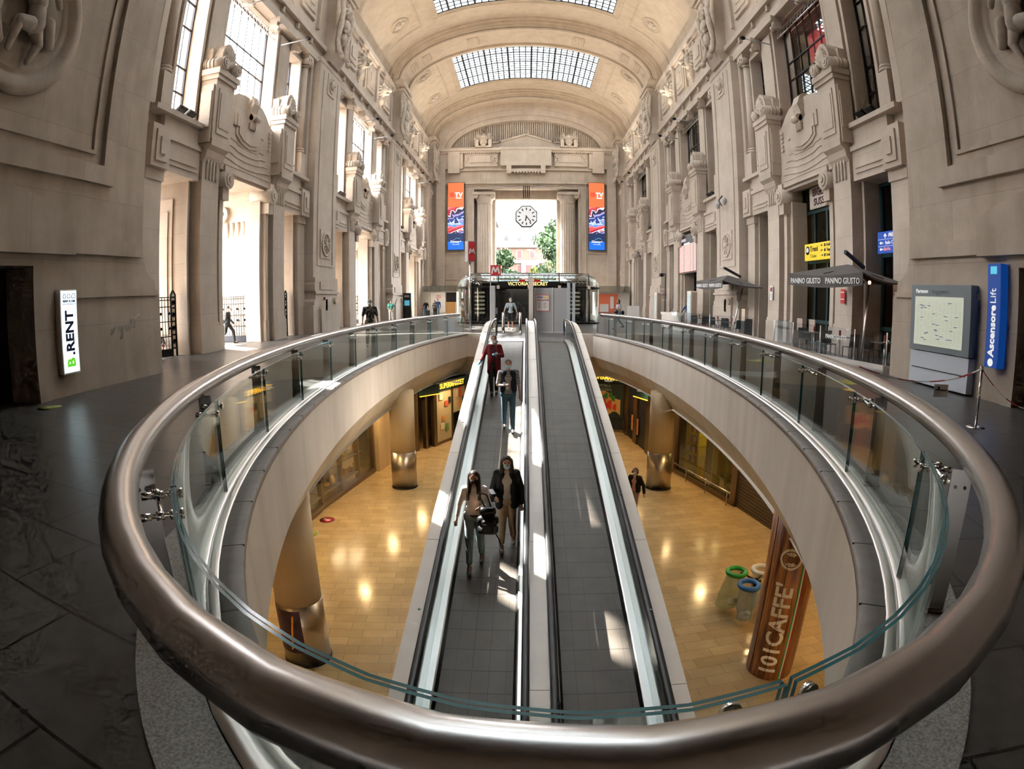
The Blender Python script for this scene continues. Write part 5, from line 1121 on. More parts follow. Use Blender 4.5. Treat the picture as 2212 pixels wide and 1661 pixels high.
# columns of the matrix = images of text x (up), text y (towards the camera side), normal (+X)
VM = Matrix(((0, 0, 1), (0, -1, 0), (1, 0, 0))).to_euler()
for body, sz, m, z in (('B', .36, GN, .64), ('.', .36, NV, .9), ('RENT', .36, NV, .98)):
    o = text('lettering', body, sz, m, (-9.845, 9.45, z), (0,0,0), p, bold=.012, align='LEFT'); o.rotation_euler = VM
text('lettering', 'RENT A CAR', .07, NV, (-9.845, 9.45, 2.08), FL, p, bold=.002)
mb = MB(); mb.box(-9.85, -9.843, 9.23, 9.67, 2.015, 2.025)
for k, y in enumerate((9.3, 9.44, 9.6)): r_ = .035+.012*k; mb.tube([(-9.845, y-r_, 2.15), (-9.845, y-r_, 2.19), (-9.845, y-r_*.6, 2.24), (-9.845, y+r_*.6, 2.24), (-9.845, y+r_, 2.19), (-9.845, y+r_, 2.15), (-9.845, y-r_, 2.15)], .007, 5)
mb.build('car_icons', NV, p)
mb = MB(); GA = [(11.15, 1.35), (11.3, 1.42), (11.22, 1.25), (11.12, 1.22), (11.3, 1.3), (11.36, 1.45), (11.4, 1.25), (11.46, 1.42), (11.52, 1.25), (11.58, 1.42), (11.66, 1.28), (11.66, 1.42), (11.6, 1.12), (11.48, 1.08), (11.66, 1.25), (11.74, 1.45), (11.78, 1.27), (11.84, 1.45), (11.9, 1.28), (11.98, 1.4), (12.02, 1.55), (11.94, 1.58), (11.96, 1.35), (12.1, 1.32), (12.16, 1.5), (12.08, 1.56), (12.14, 1.58), (12.34, 1.68)]
mb.tube([(-10.035, a, b) for a, b in GA], .009, 5); T(mb.build('graffiti_tag', mat('chalk_white', (.62, .6, .56), .9)), 'looping white graffiti scrawl beside the lit rental sign', 'graffiti')
for s, nm in ((-1, 'left'), (1, 'right')):
    d = bpy.data.objects.new('door_%d' % (20 if s < 0 else 21), None); COL.objects.link(d); d.location = (s*11.2, 6.5, 0); S(d); wd = mat('dark_door_wood', (.018, .011, .009), .5, var=.2, scale=6)
    mb = MB(); mb.box(s*11.0, s*11.1, 4.6, 8.45, 0, 2.85); lf = mb.build('leaf', wd, d); mb = MB()
    for a, b in ((4.75, 5.6), (5.7, 6.45), (6.6, 7.4), (7.5, 8.3)):
        for c, e in ((.2, 1.0), (1.15, 2.7)): mb.box(s*10.96, s*11.0, a, b, c, e)
    mb.build('door_panel', wd, lf); mb = MB()
    for y in (7.42, 7.55): mb.ell((s*10.9, y, 1.12), (.04, .03, .03))
    mb.box(s*10.95, s*10.96, 7.45, 7.51, 1.25, 1.36); mb.build('brass_knob', mat('brass', (.6, .4, .12), .3, 1.), lf)
mb = MB(); mb.box(-10.155, -10.15+.0, 8.2, 8.44, 1.2, 1.85) if 0 else mb.box(-10.4, -10.25, 8.44, 8.449, 1.2, 1.85); T(mb.build('paper_notice', mat('faded_paper', (.35, .33, .32), .8)), 'faded paper notice on the jamb of the dark door near the rental sign', 'notice')
b = thing('timetable_board', 'grey framed timetable board with a cream sheet', 'notice board', (9.95, 10.95, 0)); mb = MB(); mb.box(9.78, 10.05, 9.8, 12.12, .86, 2.47); mb.build('frame', mat('slate_frame', (.20, .235, .26), .4), b, bevel=.01)
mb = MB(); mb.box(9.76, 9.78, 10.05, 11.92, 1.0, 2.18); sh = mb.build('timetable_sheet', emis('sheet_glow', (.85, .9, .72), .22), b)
BP = mat('blue_print', (.03, .10, .30), .6); random.seed(4)
mb = MB()
for i in range(26): y = random.uniform(10.15, 11.7); z = random.uniform(1.08, 2.1); mb.box(9.752, 9.76, y, y+.11, z, z+.014)
mb.build('blue_heading', BP, sh); mb = MB()
for c_ in range(12):
    for r_ in range(30): y = 10.12+c_*.147; z = 1.06+r_*.034; mb.box(9.7565, 9.76, y, y+.1, z, z+.006) if random.random() < .85 else None
mb.build('timetable_print', mat('pale_print', (.45, .48, .40), .8), sh)
text('lettering', 'Partenze', .14, WB, (9.765, 11.65, 2.31), FR, b); text('lettering', 'Departures', .13, mat('dim_print', (.30, .34, .37), .5), (9.765, 10.95, 2.31), FR, b)
mb = MB(); mb.box(9.82, 10.05, 9.82, 12.1, .05, .84); lp = mb.build('lower_panel', mat('pale_blue_panel', (.58, .62, .68), .4), b); mb = MB(); mb.box(9.81, 9.82, 9.9, 12.0, .42, .44); mb.build('groove', KB, lp)
s = thing('lift_sign', 'upright blue lift sign beside the timetable board', 'sign', (9.9, 9.0, .75)); mb = MB(); mb.box(9.72, 10.0, 8.78, 9.2, .75, 2.92); p = mb.build('panel', emis('lift_blue', (.005, .07, .36), .3), s, bevel=.01)
def vr(body, sz, z, bold): o = text('lettering', body, sz, WB, (9.715, 9.0, z), (0,0,0), p, bold=bold, align='LEFT'); o.rotation_euler = Matrix(((0, 0, -1), (0, 1, 0), (1, 0, 0))).to_euler(); return o
vr('Ascensore', .25, .98, .008); vr('Lift', .25, 2.08, 0)
mb = MB(); mb.lathe((0, 9.0, .86), [(.085, 9.715), (.085, 9.71), (.065, 9.71), (.065, 9.715)], 20, 'x'); mb.box(9.71, 9.72, 8.96, 9.04, .82, .9); mb.build('lift_symbol', WB, p)
mb = MB(); mb.box(9.71, 9.72, 8.9, 9.1, 2.7, 2.86); mb.build('access_symbol', emis('sky_blue', (.1, .55, .75), .5), p)
# stanchion and plastic chains
s = thing('stanchion', 'chrome stanchion on a round base in front of the lift', 'stanchion', (7.3, 6.95, 0)); mb = MB(); mb.lathe((7.3, 6.95, 0), [(.18, 0), (.18, .008), (.1, .02), (.03, .03)], 28); mb.build('base', CHROME, s); mb = MB(); mb.cyl((7.3, 6.95, .02), (7.3, 6.95, .98), .024); mb.cyl((7.3, 6.95, .93), (7.3, 6.95, .99), .03); mb.build('pole', CHROME, s)
WP = mat('white_plastic', (.80, .78, .76), .4); RP = mat('red_plastic', (.55, .01, .03), .4)
def chain(a, b, sag, label, n=70, sec=9):
    c = thing('plastic_chain', label, 'chain', a); a, b = Vector(a), Vector(b); P = [a.lerp(b, i/n)+Vector((0,0,-4*sag*(i/n)*(1-i/n))) for i in range(n+1)]
    for k in range(0, n, sec):
        mb = MB()
        for i in range(k, min(k+sec, n)):
            p, q = P[i], P[i+1]; d = (q-p).normalized(); m_ = (p+q)/2; up = Vector((0,0,1)) if i % 2 else d.cross(Vector((0,0,1))).normalized(); sd = d.cross(up).normalized() if i % 2 else up; L = (q-p).length*.72
            mb.tube([m_+d*L*cos(t)+sd*.02*sin(t) for t in [j*2*pi/8 for j in range(8)]], .007, 5, closed=True)
        mb.build('link_run', RP if (k//sec) % 2 == 0 else WP, c)
    return c
chain((4.32, 6.4, 1.0), (7.3, 6.95, .95), .2, 'red and white plastic chain from the railing to the chrome stanchion'); chain((7.3, 6.95, .95), (8.6, 5.6, .95), .55, 'red and white plastic chain hanging from the chrome stanchion towards the lift door')
s = thing('hanging_card', 'small white card hanging from the plastic chain', 'notice', (6.0, 6.7, .5)); mb = MB(); mb.cbox((6.15, 6.72, .635), (.26, .004, .19), -.25); p = mb.build('card', WP, s); mb = MB(); mb.cbox((6.15, 6.715, .65), (.2, .004, .012), -.25); mb.cbox((6.08, 6.70, .68), (.03, .004, .04), -.25); mb.build('print', NV, p)
def decal(name, lab, x, y, r, m, z=.003, m2=None):
    mb = MB(); mb.lathe((x, y, z), [(r, 0), (.01, .002)], 28); o = T(mb.build(name, m), lab, 'floor sticker'); return o
mb = MB(); mb.lathe((-9.3, 8.1, .002), [(.28, 0), (.01, .003)], 28); T(mb.build('floor_sticker', mat('green_sticker', (.25, .30, .06), .5, var=.5, scale=5)), 'round green sticker on the dark floor below the rental sign', 'floor sticker')
mb = MB(); mb.cbox((8.0, 12.0, .003), (1.2, .7, .004), .3); T(mb.build('floor_sticker', mat('yellow_sticker', (.26, .25, .05), .5)), 'dull yellow rectangle on the dark paving by the timetable board', 'floor sticker')
mb = MB(); mb.cbox((7.3, 16.5, .003), (1.0, .6, .004), .3); T(mb.build('floor_sticker', mat('yellow_sticker', (.26, .25, .05), .5)), 'dull yellow rectangle on the dark paving by the nearer terrace', 'floor sticker')
# ------------------------------------------------------------------ terraces
CLOTH = mat('grey_canvas', (.105, .095, .088), .85, var=.08, scale=20); CLW = mat('canvas_white', (.85, .85, .84), .6)
def parasol(fl, fr_, bl, br, lab, base, top, lit=False):
    u = thing('terrace_parasol', lab, 'parasol', base); fl, fr_, bl, br = map(Vector, (fl, fr_, bl, br)); dn_ = Vector((0,0,-.40)); mid = (fl+fr_+bl+br)/4+Vector((0,0,.42)); f = (fr_-fl).normalized(); out = Vector((f.y, -f.x, 0)).normalized()
    mb = MB(); n = 8
    for p, q in ((fl, fr_), (fr_, br), (br, bl), (bl, fl)):
        for i in range(n):
            a, b = p.lerp(q, i/n), p.lerp(q, (i+1)/n); sa, sb = -.10*sin(pi*i/n), -.10*sin(pi*(i+1)/n); a2, b2 = a+Vector((0,0,sa)), b+Vector((0,0,sb)); mb.add([a2, b2, mid], [(0,1,2)], True)
            mb.add([a2-Vector((0,0,.006)), b2-Vector((0,0,.006)), mid-Vector((0,0,.01))], [(2,1,0)], True)
    mb.build('canopy', CLOTH, u, recalc=False)
    for p, q in ((fl, fr_), (fr_, br), (br, bl), (bl, fl)):
        mb = MB(); rg = []; vd = 1 if p is fl else .12
        for i in range(n+1): a = p.lerp(q, i/n)+Vector((0,0,-.10*sin(pi*i/n))); w = Vector((.012*sin(i*2.1), .012*cos(i*1.7), 0)); rg.append([a, a+dn_*vd+w, a+dn_*vd+w+Vector((.006, 0, 0)), a+Vector((.006, 0, 0))])
        mb.loft(rg, True, True, False); v = mb.build('valance', CLOTH, u)
        if p is fl:
            rot = Matrix((f, (0,0,1), f.cross(Vector((0,0,1))))).transposed().to_euler()
            for t in (.25, .75): text('lettering', 'PANINO GIUSTO', .27, CLW, p.lerp(q, t)+Vector((0,0,-.28))-out*-.03, rot, v, sx=.82, bold=.004)
    mb = MB(); base, top = Vector(base), Vector(top); mb.tube([base, top], .045, 4); mb.tube([top, mid+Vector((0,0,.03))], .04, 4); mb.build('mast', ALU, u)
    mb = MB()
    for c_ in (fl, fr_, bl, br, (fl+fr_)/2, (bl+br)/2, (fr_+br)/2): mb.tube([mid+Vector((0,0,-.12)), Vector(c_)+Vector((0,0,-.03))], .014, 5); mb.tube([mid+Vector((0,0,-.5)), mid.lerp(Vector(c_), .55)+Vector((0,0,-.06))], .012, 5)
    mb.build('rib', IRON, u); mb = MB(); mb.cbox(tuple(mid+Vector((.2, -.1, .16))), (1.5, .1, .12), .5, ry=.28); mb.build('top_bar', IRON, u)
    mb = MB(); mb.box(base.x-.35, base.x+.35, base.y-.35, base.y+.35, 0, .07); mb.build('foot', IRON, u); return u
parasol((9.5, 19.0, 2.92), (10.25, 15.2, 2.9), (12.2, 19.4, 2.95), (12.35, 15.8, 2.72), 'grey square parasol with white lettering, over the nearer terrace', (10.96, 16.25, 0), (11.45, 16.6, 2.6))
parasol((9.9, 32.0, 2.98), (10.2, 28.3, 2.95), (12.1, 31.5, 2.95), (12.35, 27.9, 2.66), 'grey square parasol over the farther terrace', (11.0, 29.0, 0), (11.8, 29.4, 2.6))
u = thing('patio_heater', 'glowing orange patio heater under the nearer parasol', 'heater', (10.75, 15.6, 2.5)); mb = MB(); mb.cyl((10.75, 15.6, 2.62), (11.1, 15.8, 2.62), .05); mb.build('tube', IRON, u); mb = MB(); mb.ell((10.75, 15.55, 2.62), (.05, .05, .06)); mb.build('element', emis('heater_glow', (1, .25, .08), 14), u)
l = bpy.data.lights.new('heater_light', 'POINT'); l.energy = 9; l.color = (1, .3, .12); l.shadow_soft_size = .06; o = bpy.data.objects.new('heater_light', l); COL.objects.link(o); o.location = (10.7, 15.4, 2.58)
def chair():
    c = thing('terrace_chair', 'x', 'chair', (0,0,0)); m = mat('grey_plastic', (.075, .09, .10), .35); mb = MB(True); mb.box(-.22, .22, -.21, .21, .44, .47); mb.build('seat', m, c); mb = MB(True); mb.cbox((0, .22, .68), (.42, .025, .44), rx=-.14); mb.build('backrest', m, c)
    for x in (-.2, .2):
        for y in (-.19, .19): mb = MB(True); mb.box(x-.014, x+.014, y-.014, y+.014, 0, .45); mb.build('leg', m, c)
    return c
def table():
    c = thing('terrace_table', 'x', 'table', (0,0,0)); mb = MB(True); mb.box(-.35, .35, -.35, .35, .735, .76); mb.build('tabletop', GREYD, c); mb = MB(True); mb.cyl((0,0,.02), (0,0,.735), .03); mb.build('pedestal', ALU, c); mb = MB(True); mb.lathe((0,0,0), [(.24, 0), (.22, .02), (.04, .03)], 20); mb.build('foot', ALU, c)
    return c
pc, sc_ = chair(), [True]; pt, stt = table(), [True]
TB = [(11.35, 20.3), (11.1, 17.9), (11.5, 15.6)]; T2 = [(10.9, 34.5), (11.2, 31.8), (10.9, 28.6), (9.9, 36.6)]
near, far = ['last', 'middle', 'first'], ['third', 'second', 'first', 'last']
for i, (x, y) in enumerate(TB+T2):
    nm = 'the %s table of the %s terrace' % ((near+far)[i], 'nearer' if i < 3 else 'farther')
    place(pt, stt, (x, y, 0), 0, nm+', square and dark', 'terrace tables'); 
    for j, (dx, dy, a) in enumerate(((-.1, .62, 0), (.1, -.62, pi))): place(pc, sc_, (x+dx, y+dy, 0), a+.15*(j-.5), 'grey terrace chair on the %s side of %s' % (('far', 'near')[j], nm), 'grey terrace chairs')
    mb = MB(); mb.box(x-.03, x+.07, y-.04, y+.04, .76, .80); h_ = MB(); h_.box(x-.04, x+.05, y-.01, y+.01, .80, .98)
    t_ = thing('menu_stand', 'small red and white menu stand on '+nm, 'menu stand', (x, y, .76), group='menu stands on the terrace tables'); mb.build('block', mat('light_wood', (.55, .4, .25), .6), t_); h_.build('card', mat('card_red', (.45, .1, .08), .6), t_)
def screen(pts, lab, n, txt=None):
    s = thing('terrace_screen', lab, 'glass screen', (pts[0][0], pts[0][1], 0))
    mb = MB(); mb.loft([[(x-.06, y, 0), (x+.06, y, 0), (x+.06, y, .14), (x-.06, y, .14)] for x, y in pts], True, True, False); mb.build('steel_kerb', ALU, s)
    for i in range(len(pts)-1):
        a, b = Vector((*pts[i], 0)), Vector((*pts[i+1], 0)); a, b = a.lerp(b, .02), a.lerp(b, .98); mb = MB(); mb.loft([[(p.x, p.y, .14), (p.x+.01, p.y, .14), (p.x+.01, p.y, 1.12), (p.x, p.y, 1.12)] for p in (a, b)], True, True, False); g = mb.build('glass_pane', GLW, s)
        mb = MB(); mb.cyl((a.x, a.y, .1), (a.x, a.y, 1.12), .02, n=8); mb.build('post', ALU, s)
        if txt and i == txt: d = (a-b).normalized(); o = text('lettering', 'PANINO GIUSTO', .2, CLW, (a+b)/2+Vector((-.02, 0, .78)), Matrix((-d, (0,0,1), (-d).cross(Vector((0,0,1))))).transposed().to_euler(), g, sx=.8, bold=.004); text('lettering', 'Milano 1979', .08, CLW, (a+b)/2+Vector((-.02, 0, .6)), o.rotation_euler, g)
    return s
screen([(11.9, 23.6), (10.6, 22.6), (10.35, 20.3), (10.3, 18.0), (10.5, 16.0), (10.75, 14.5), (11.6, 13.9)], 'curved glass screen on a steel kerb round the nearer terrace', 6, txt=3)
screen([(11.9, 38.2), (10.2, 37.6), (9.3, 35.5), (9.4, 32.5), (9.9, 29.5), (10.4, 27.2), (11.6, 26.9)], 'glass screen round the farther terrace', 6)
mb = MB(); mb.box(9.35, 9.95, 35.2, 38.6, .85, 1.02); mb.box(9.4, 9.9, 35.3, 38.5, 0, .85); T(mb.build('serving_counter', CREAM), 'long pale counter at the farther terrace', 'counter')
for y, lab in ((22.0, 'farther beige menu panel behind the nearer terrace screen'), (20.9, 'nearer beige menu panel behind the nearer terrace screen')):
    mb = MB(); mb.box(11.55, 11.6, y-.25, y+.25, .75, 1.25); mb.box(11.57, 11.59, y-.02, y+.02, 0, .75); T(mb.build('menu_board', mat('beige_panel', (.45, .36, .30), .6)), lab, 'panel')
b = thing('menu_lectern', 'dark menu stand with a cream card at the end of the farther terrace', 'lectern', (11.3, 27.5, 0)); mb = MB(); mb.box(11.05, 11.5, 27.2, 27.7, 0, 1.0); mb.build('stand', GREYD, b); mb = MB(); mb.box(11.02, 11.05, 27.1, 27.55, .9, 1.5); mb.build('card', mat('cream_card', (.6, .5, .38), .6), b)
# ------------------------------------------------------------------ people
def blob(name, caps, m, parent, vox=.012, smooth=4, ells=()):
    mb = MB(True)
    for c in caps: mb.cap(c[0], c[1], c[2], c[3], 12)
    for e in ells: mb.ell(e[0], e[1], 14, 10, Euler(e[2]).to_matrix() if len(e) > 2 else None)
    me = bpy.data.meshes.new('t'); me.from_pydata(mb.v, [], mb.f); o = bpy.data.objects.new('t', me); COL.objects.link(o)
    r = o.modifiers.new('r', 'REMESH'); r.mode = 'VOXEL'; r.voxel_size = vox; r.use_smooth_shade = True
    s = o.modifiers.new('s', 'SMOOTH'); s.factor = .6; s.iterations = smooth
    dg = bpy.context.evaluated_depsgraph_get(); me2 = bpy.data.meshes.new_from_object(o.evaluated_get(dg)); bpy.data.objects.remove(o); bpy.data.meshes.remove(me)
    me2.name = name; me2.materials.clear(); me2.materials.append(m); me2.polygons.foreach_set('use_smooth', [True]*len(me2.polygons))
    ob = bpy.data.objects.new(name, me2); COL.objects.link(ob); ob.parent = parent; return ob
SKIN = mat('skin', (.58, .34, .25), .5); SKIN2 = mat('skin_tan', (.42, .24, .16), .5); LIP = mat('lips', (.4, .13, .11), .5); EYE = mat('eye_dark', (.03, .02, .02), .2)
def cloth(n, c, r=.85): return mat(n, c, r, var=.12, scale=9)
JB = cloth('blue_denim', (.14, .24, .33)); MASK = mat('mask_blue', (.45, .70, .75), .7); MASKW = mat('mask_white', (.78, .80, .80), .7); MASKB = mat('mask_black', (.01, .01, .012), .7)
def person(label, loc, rz, h=1.7, lean=0., arms=None, legs=None, skin=SKIN, hair=None, hairlen=0, top=None, sleeve=1., toplen=.0, bottom=None, botlen=1., shoes=None, mask=None, fem=False, vox=.014, head_tilt=0., jacket=None, extra=None, coatlen=0.):
    p = thing('person', label, 'person', loc, rz); k = h/1.7; V = lambda x, y, z: Vector((x*k, (y+lean*max(0, z-.9))*k, z*k))
    sw = .165 if fem else .19; hw = .09
    A = dict(Le=(.25, .0, 1.12), Lw=(.27, -.06, .87), Re=(-.25, .0, 1.12), Rw=(-.27, -.06, .87)); A.update(arms or {})
    Lg = dict(Lk=(.10, -.02, .50), La=(.10, .02, .09), Rk=(-.10, -.02, .50), Ra=(-.10, .02, .09), pel=0.); Lg.update(legs or {}); pz_ = Lg['pel']
    def vv(t): return Vector(t)*k
    hipL, hipR = V(hw, 0, .90+pz_), V(-hw, 0, .90+pz_); dz = pz_; up = lambda x, y, z: V(x, y, z+dz)
    shL, shR = up(sw, 0, 1.39), up(-sw, 0, 1.39); arm = {s: (vv(A[s+'e'])+Vector((0, lean*.25*k, dz*k)), vv(A[s+'w'])+Vector((0, lean*.1*k, dz*k))) for s in 'LR'}
    leg = {s: (vv(Lg[s+'k']), vv(Lg[s+'a'])) for s in 'LR'}
    hc = up(0, -.015-head_tilt*.05, 1.59)
    caps = [(hipL, hipR, .10*k, .10*k), (up(0, 0, .98), up(0, 0, 1.15), .105*k, .10*k), (up(-.06, 0, 1.28), up(.06, 0, 1.28), .105*k, .105*k), (shL, shR, .055*k, .055*k), (up(0, .01, 1.38), up(0, -.005, 1.52), .05*k, .048*k)]
    for s, sh, hp in (('L', shL, hipL), ('R', shR, hipR)):
        e, w = arm[s]; kn, an = leg[s]
        caps += [(sh, e, .048*k, .038*k), (e, w, .037*k, .024*k), (hp, kn, .078*k, .052*k), (kn, an, .050*k, .034*k), (an, an+Vector((0, -.13*k, -.045*k)), .036*k, .028*k), (an, an+Vector((0, .03*k, -.04*k)), .034*k, .034*k)]
        d = (w-e).normalized(); tip = w+d*.075*k; sd = 1 if s == 'L' else -1
        caps += [(w, tip, .024*k, .026*k)]; lat = d.cross(Vector((0, 1, 0))); lat = lat.normalized() if lat.length > .1 else Vector((1, 0, 0)); pal = d.cross(lat).normalized()
        for i, (o_, L_) in enumerate(((-.026, .062), (-.009, .072), (.009, .068), (.025, .052))):
            b_ = tip+lat*o_*k; m_ = b_+(d*.6+pal*.15*sd).normalized()*L_*.55*k; caps += [(b_, m_, .0095*k, .009*k), (m_, m_+(d*.5-pal*.5).normalized()*L_*.5*k, .009*k, .0075*k)]
        caps += [(w+d*.02*k+lat*-.02*k, w+d*.06*k+lat*-.048*k, .013*k, .009*k)]
    E_ = [((hc.x, hc.y, hc.z+.02*k), (.075*k, .092*k, .105*k)), ((hc.x, hc.y-.03*k, hc.z-.05*k), (.052*k, .06*k, .062*k)), ((0, up(0, 0, 1.2).y, (1.25+dz)*k), ((.145 if fem else .165)*k, .10*k, .17*k))]
    caps += [(hc+Vector((0, -.085*k, .01*k)), hc+Vector((0, -.105*k, -.018*k)), .010*k, .014*k)]
    for sd in (-1, 1): E_.append(((hc.x+sd*.076*k, hc.y+.005*k, hc.z), (.012*k, .02*k, .03*k)))
    blob('body', caps, skin, p, min(vox, .011), 2, E_)
    for sd in (-1, 1): mb = MB(True); mb.ell((hc.x+sd*.032*k, hc.y-.083*k, hc.z+.022*k), (.015*k, .009*k, .008*k), 8, 6); mb.cap((hc.x+sd*.018*k, hc.y-.09*k, hc.z+.043*k), (hc.x+sd*.046*k, hc.y-.082*k, hc.z+.045*k), .004, .003, 6); mb.build('eye', EYE, p)
    if not mask: mb = MB(True); mb.ell((hc.x, hc.y-.089*k, hc.z-.047*k), (.024*k, .010*k, .008*k), 10, 6); mb.build('lips', LIP, p)
    else: blob('face_mask', [], mask, p, .008, 1, [((hc.x, hc.y-.052*k, hc.z-.04*k), (.062*k, .060*k, .056*k))])
    if hair:
        e = [((hc.x, hc.y+.018*k, hc.z+.045*k), (.086*k, .10*k, .092*k))]; c = []
        if hairlen > 0:
            e.append(((hc.x, hc.y+.05*k, hc.z-.03*k), (.085*k, .07*k, .12*k)))
            for sd in (-1, 0, 1): c += [(hc+Vector((sd*.06*k, .04*k, .03*k)), hc+Vector((sd*(.095 if sd else 0)*k, (.07 if sd == 0 else (-.085 if hairlen > .2 else -.02))*k, -hairlen*k)), .05*k, .035*k)]
        if hairlen < 0: c += [(hc+Vector((0, .08*k, .06*k)), hc+Vector((.0, .14*k, -.12*k)), .04*k, .03*k)]
        blob('hair', c, hair, p, .012, 2, e)
    if top:
        g = .018*k; c = [(up(-.07, 0, 1.27), up(.07, 0, 1.27), .112*k+g*.5, .112*k+g*.5), (shL, shR, .056*k+g*.6, .056*k+g*.6), (up(-.04, 0, 1.0-toplen), up(.04, 0, 1.0-toplen), .11*k+g, .11*k+g), (up(0, 0, 1.0), up(0, 0, 1.2), .12*k+g*.5, .115*k+g*.5)]
        for s, sh in (('L', shL), ('R', shR)):
            e, w = arm[s]; c.append((sh, sh.lerp(e, min(1, sleeve*1.6)), .056*k+g*.4, .05*k+g*.3))
            if sleeve > .65: c.append((e, e.lerp(w, min(.95, (sleeve-.6)*2.4)), .044*k+g*.3, .036*k+g*.3))
        blob('shirt', c, top, p, vox, 3, [((0, up(0, 0, 1.2).y, (1.25+dz)*k), ((.155 if fem else .172)*k+g*.5, .105*k+g*.6, .18*k))])
    if jacket:
        m, ln, slv = jacket; g = .036*k; c = []
        for sd in (-1, 1):
            c += [(up(sd*.105, -.035, 1.38), up(sd*.10, -.055, 1.08), .075*k, .075*k), (up(sd*.10, -.055, 1.08), up(sd*.125, -.05, .98-ln), .075*k, .078*k), (up(sd*.10, .02, 1.34), up(sd*.12, .02, .98-ln), .075*k+g*.4, .07*k+g*.6), (up(sd*.05, .05, 1.34), up(sd*.06, .06, .98-ln), .08*k+g*.4, .08*k+g*.6), (up(sd*.15, .02, 1.25), up(sd*.14, .02, .99-ln), .05*k, .06*k)]
        c.append((shL+Vector((0, .01, 0)), shR+Vector((0, .01, 0)), .06*k+g*.35, .06*k+g*.35))
        for s, sh in (('L', shL), ('R', shR)):
            e, w = arm[s]
            if slv: c += [(sh, e, .064*k+g*.3, .052*k+g*.3), (e, e.lerp(w, .9), .05*k+g*.3, .044*k+g*.3)]
        blob('jacket', c, m, p, vox, 2)
    if bottom:
        g = .014*k; c = [(hipL, hipR, .112*k+g*.3, .112*k+g*.3), (up(-.05, 0, 1.0), up(.05, 0, 1.0), .10*k+g*.6, .10*k+g*.6)]
        for s, hp in (('L', hipL), ('R', hipR)):
            kn, an = leg[s]; c.append((hp, hp.lerp(kn, min(1, botlen*2)), .088*k+g*.5, .06*k+g))
            if botlen > .55: c.append((kn, kn.lerp(an, min(.97, (botlen-.5)*2)), .058*k+g, .045*k+g*.8))
        blob('trousers', c, bottom, p, vox, 3)
    if shoes:
        for s in 'LR':
            an = leg[s][1]; blob('shoe', [(an+Vector((0, .03*k, -.05*k)), an+Vector((0, -.15*k, -.06*k)), .045*k, .036*k), (an+Vector((0, .02*k, -.03*k)), an+Vector((0, -.05*k, -.035*k)), .045*k, .04*k)], shoes, p, .012, 1)
    if extra: extra(p, k, hc, arm, up)
    return p
HBR = mat('dark_brown_hair', (.028, .014, .009), .45, var=.3, scale=20); HRED = mat('auburn_hair', (.20, .06, .02), .5); HMID = mat('brown_hair', (.12, .06, .03), .55, var=.3, scale=30); HGR = mat('grey_hair', (.28, .27, .26), .6); HBK = mat('black_hair', (.012, .010, .010), .4)
BKC = cloth('black_cloth', (.012, .012, .014)); WHC = cloth('white_cotton', (.68, .66, .63)); BKL = mat('black_leather', (.012, .012, .013), .32)
def check(name, c1, c2, sc):
    m, t, b = nt(name); tc = t.nodes.new('ShaderNodeTexCoord'); c = t.nodes.new('ShaderNodeTexChecker'); c.inputs['Scale'].default_value = sc; c.inputs[1].default_value = (*c1, 1); c.inputs[2].default_value = (*c2, 1)
    t.links.new(tc.outputs['Object'], c.inputs[0]); t.links.new(c.outputs[0], b.inputs['Base Color']); b.inputs['Roughness'].default_value = .8; return m
def stripes(name, c1, c2, sc):
    m, t, b = nt(name); tc = t.nodes.new('ShaderNodeTexCoord'); s = t.nodes.new('ShaderNodeSeparateXYZ'); t.links.new(tc.outputs['Object'], s.inputs[0]); a = t.nodes.new('ShaderNodeMath'); a.operation = 'MULTIPLY'; a.inputs[1].default_value = sc; t.links.new(s.outputs[2], a.inputs[0])
    f = t.nodes.new('ShaderNodeMath'); f.operation = 'FRACT'; t.links.new(a.outputs[0], f.inputs[0]); g = t.nodes.new('ShaderNodeMath'); g.operation = 'GREATER_THAN'; g.inputs[1].default_value = .5; t.links.new(f.outputs[0], g.inputs[0])
    x = t.nodes.new('ShaderNodeMixRGB'); x.inputs[1].default_value = (*c1, 1); x.inputs[2].default_value = (*c2, 1); t.links.new(g.outputs[0], x.inputs[0]); t.links.new(x.outputs[0], b.inputs['Base Color']); b.inputs['Roughness'].default_value = .85; return m
SHOEC = check('checked_canvas', (.75, .72, .62), (.03, .03, .03), 70); STRP = stripes('striped_jersey', (.02, .022, .04), (.70, .68, .62), 27)
def bag(parent, caps, ells, m, name='bag'): return blob(name, caps, m, parent, .012, 2, ells)
# the two women in front on the left walkway
wy1, wy2 = 8.75, 9.6
def ex1(p, k, hc, arm, up):
    mb = MB(True); mb.tube([(.0, -.14, .93), (.17, -.02, .93), (0, .14, .93), (-.17, -.02, .93)], .016, 6, closed=True); mb.build('belt', BKL, p)
def walkL(st=.16): return dict(Lk=(.09, -.02, .50), La=(.10, .10+st*.4, .10), Rk=(-.09, -.10, .50), Ra=(-.09, -.16-st*.4, .04))
w = person('woman in white shirt and pale jeans walking down, holding a black rucksack', (-.84, wy1, bz(wy1)+.02), 0, 1.66, arms=dict(Lw=(.13, -.23, 1.14), Le=(.24, -.04, 1.14), Rw=(-.30, -.05, .86)), legs=walkL(), skin=SKIN2, hair=HBR, hairlen=.34, top=WHC, sleeve=.9, bottom=cloth('pale_jeans', (.30, .40, .42)), botlen=.92, shoes=SHOEC, mask=MASKB, fem=True, vox=.011, extra=ex1)
b = thing('rucksack', 'black leather rucksack held by the woman in the white shirt', 'rucksack', (-.6, wy1-.27, bz(wy1)+.72)); z0 = bz(wy1)+.02; x_, y_ = -.60, wy1-.26
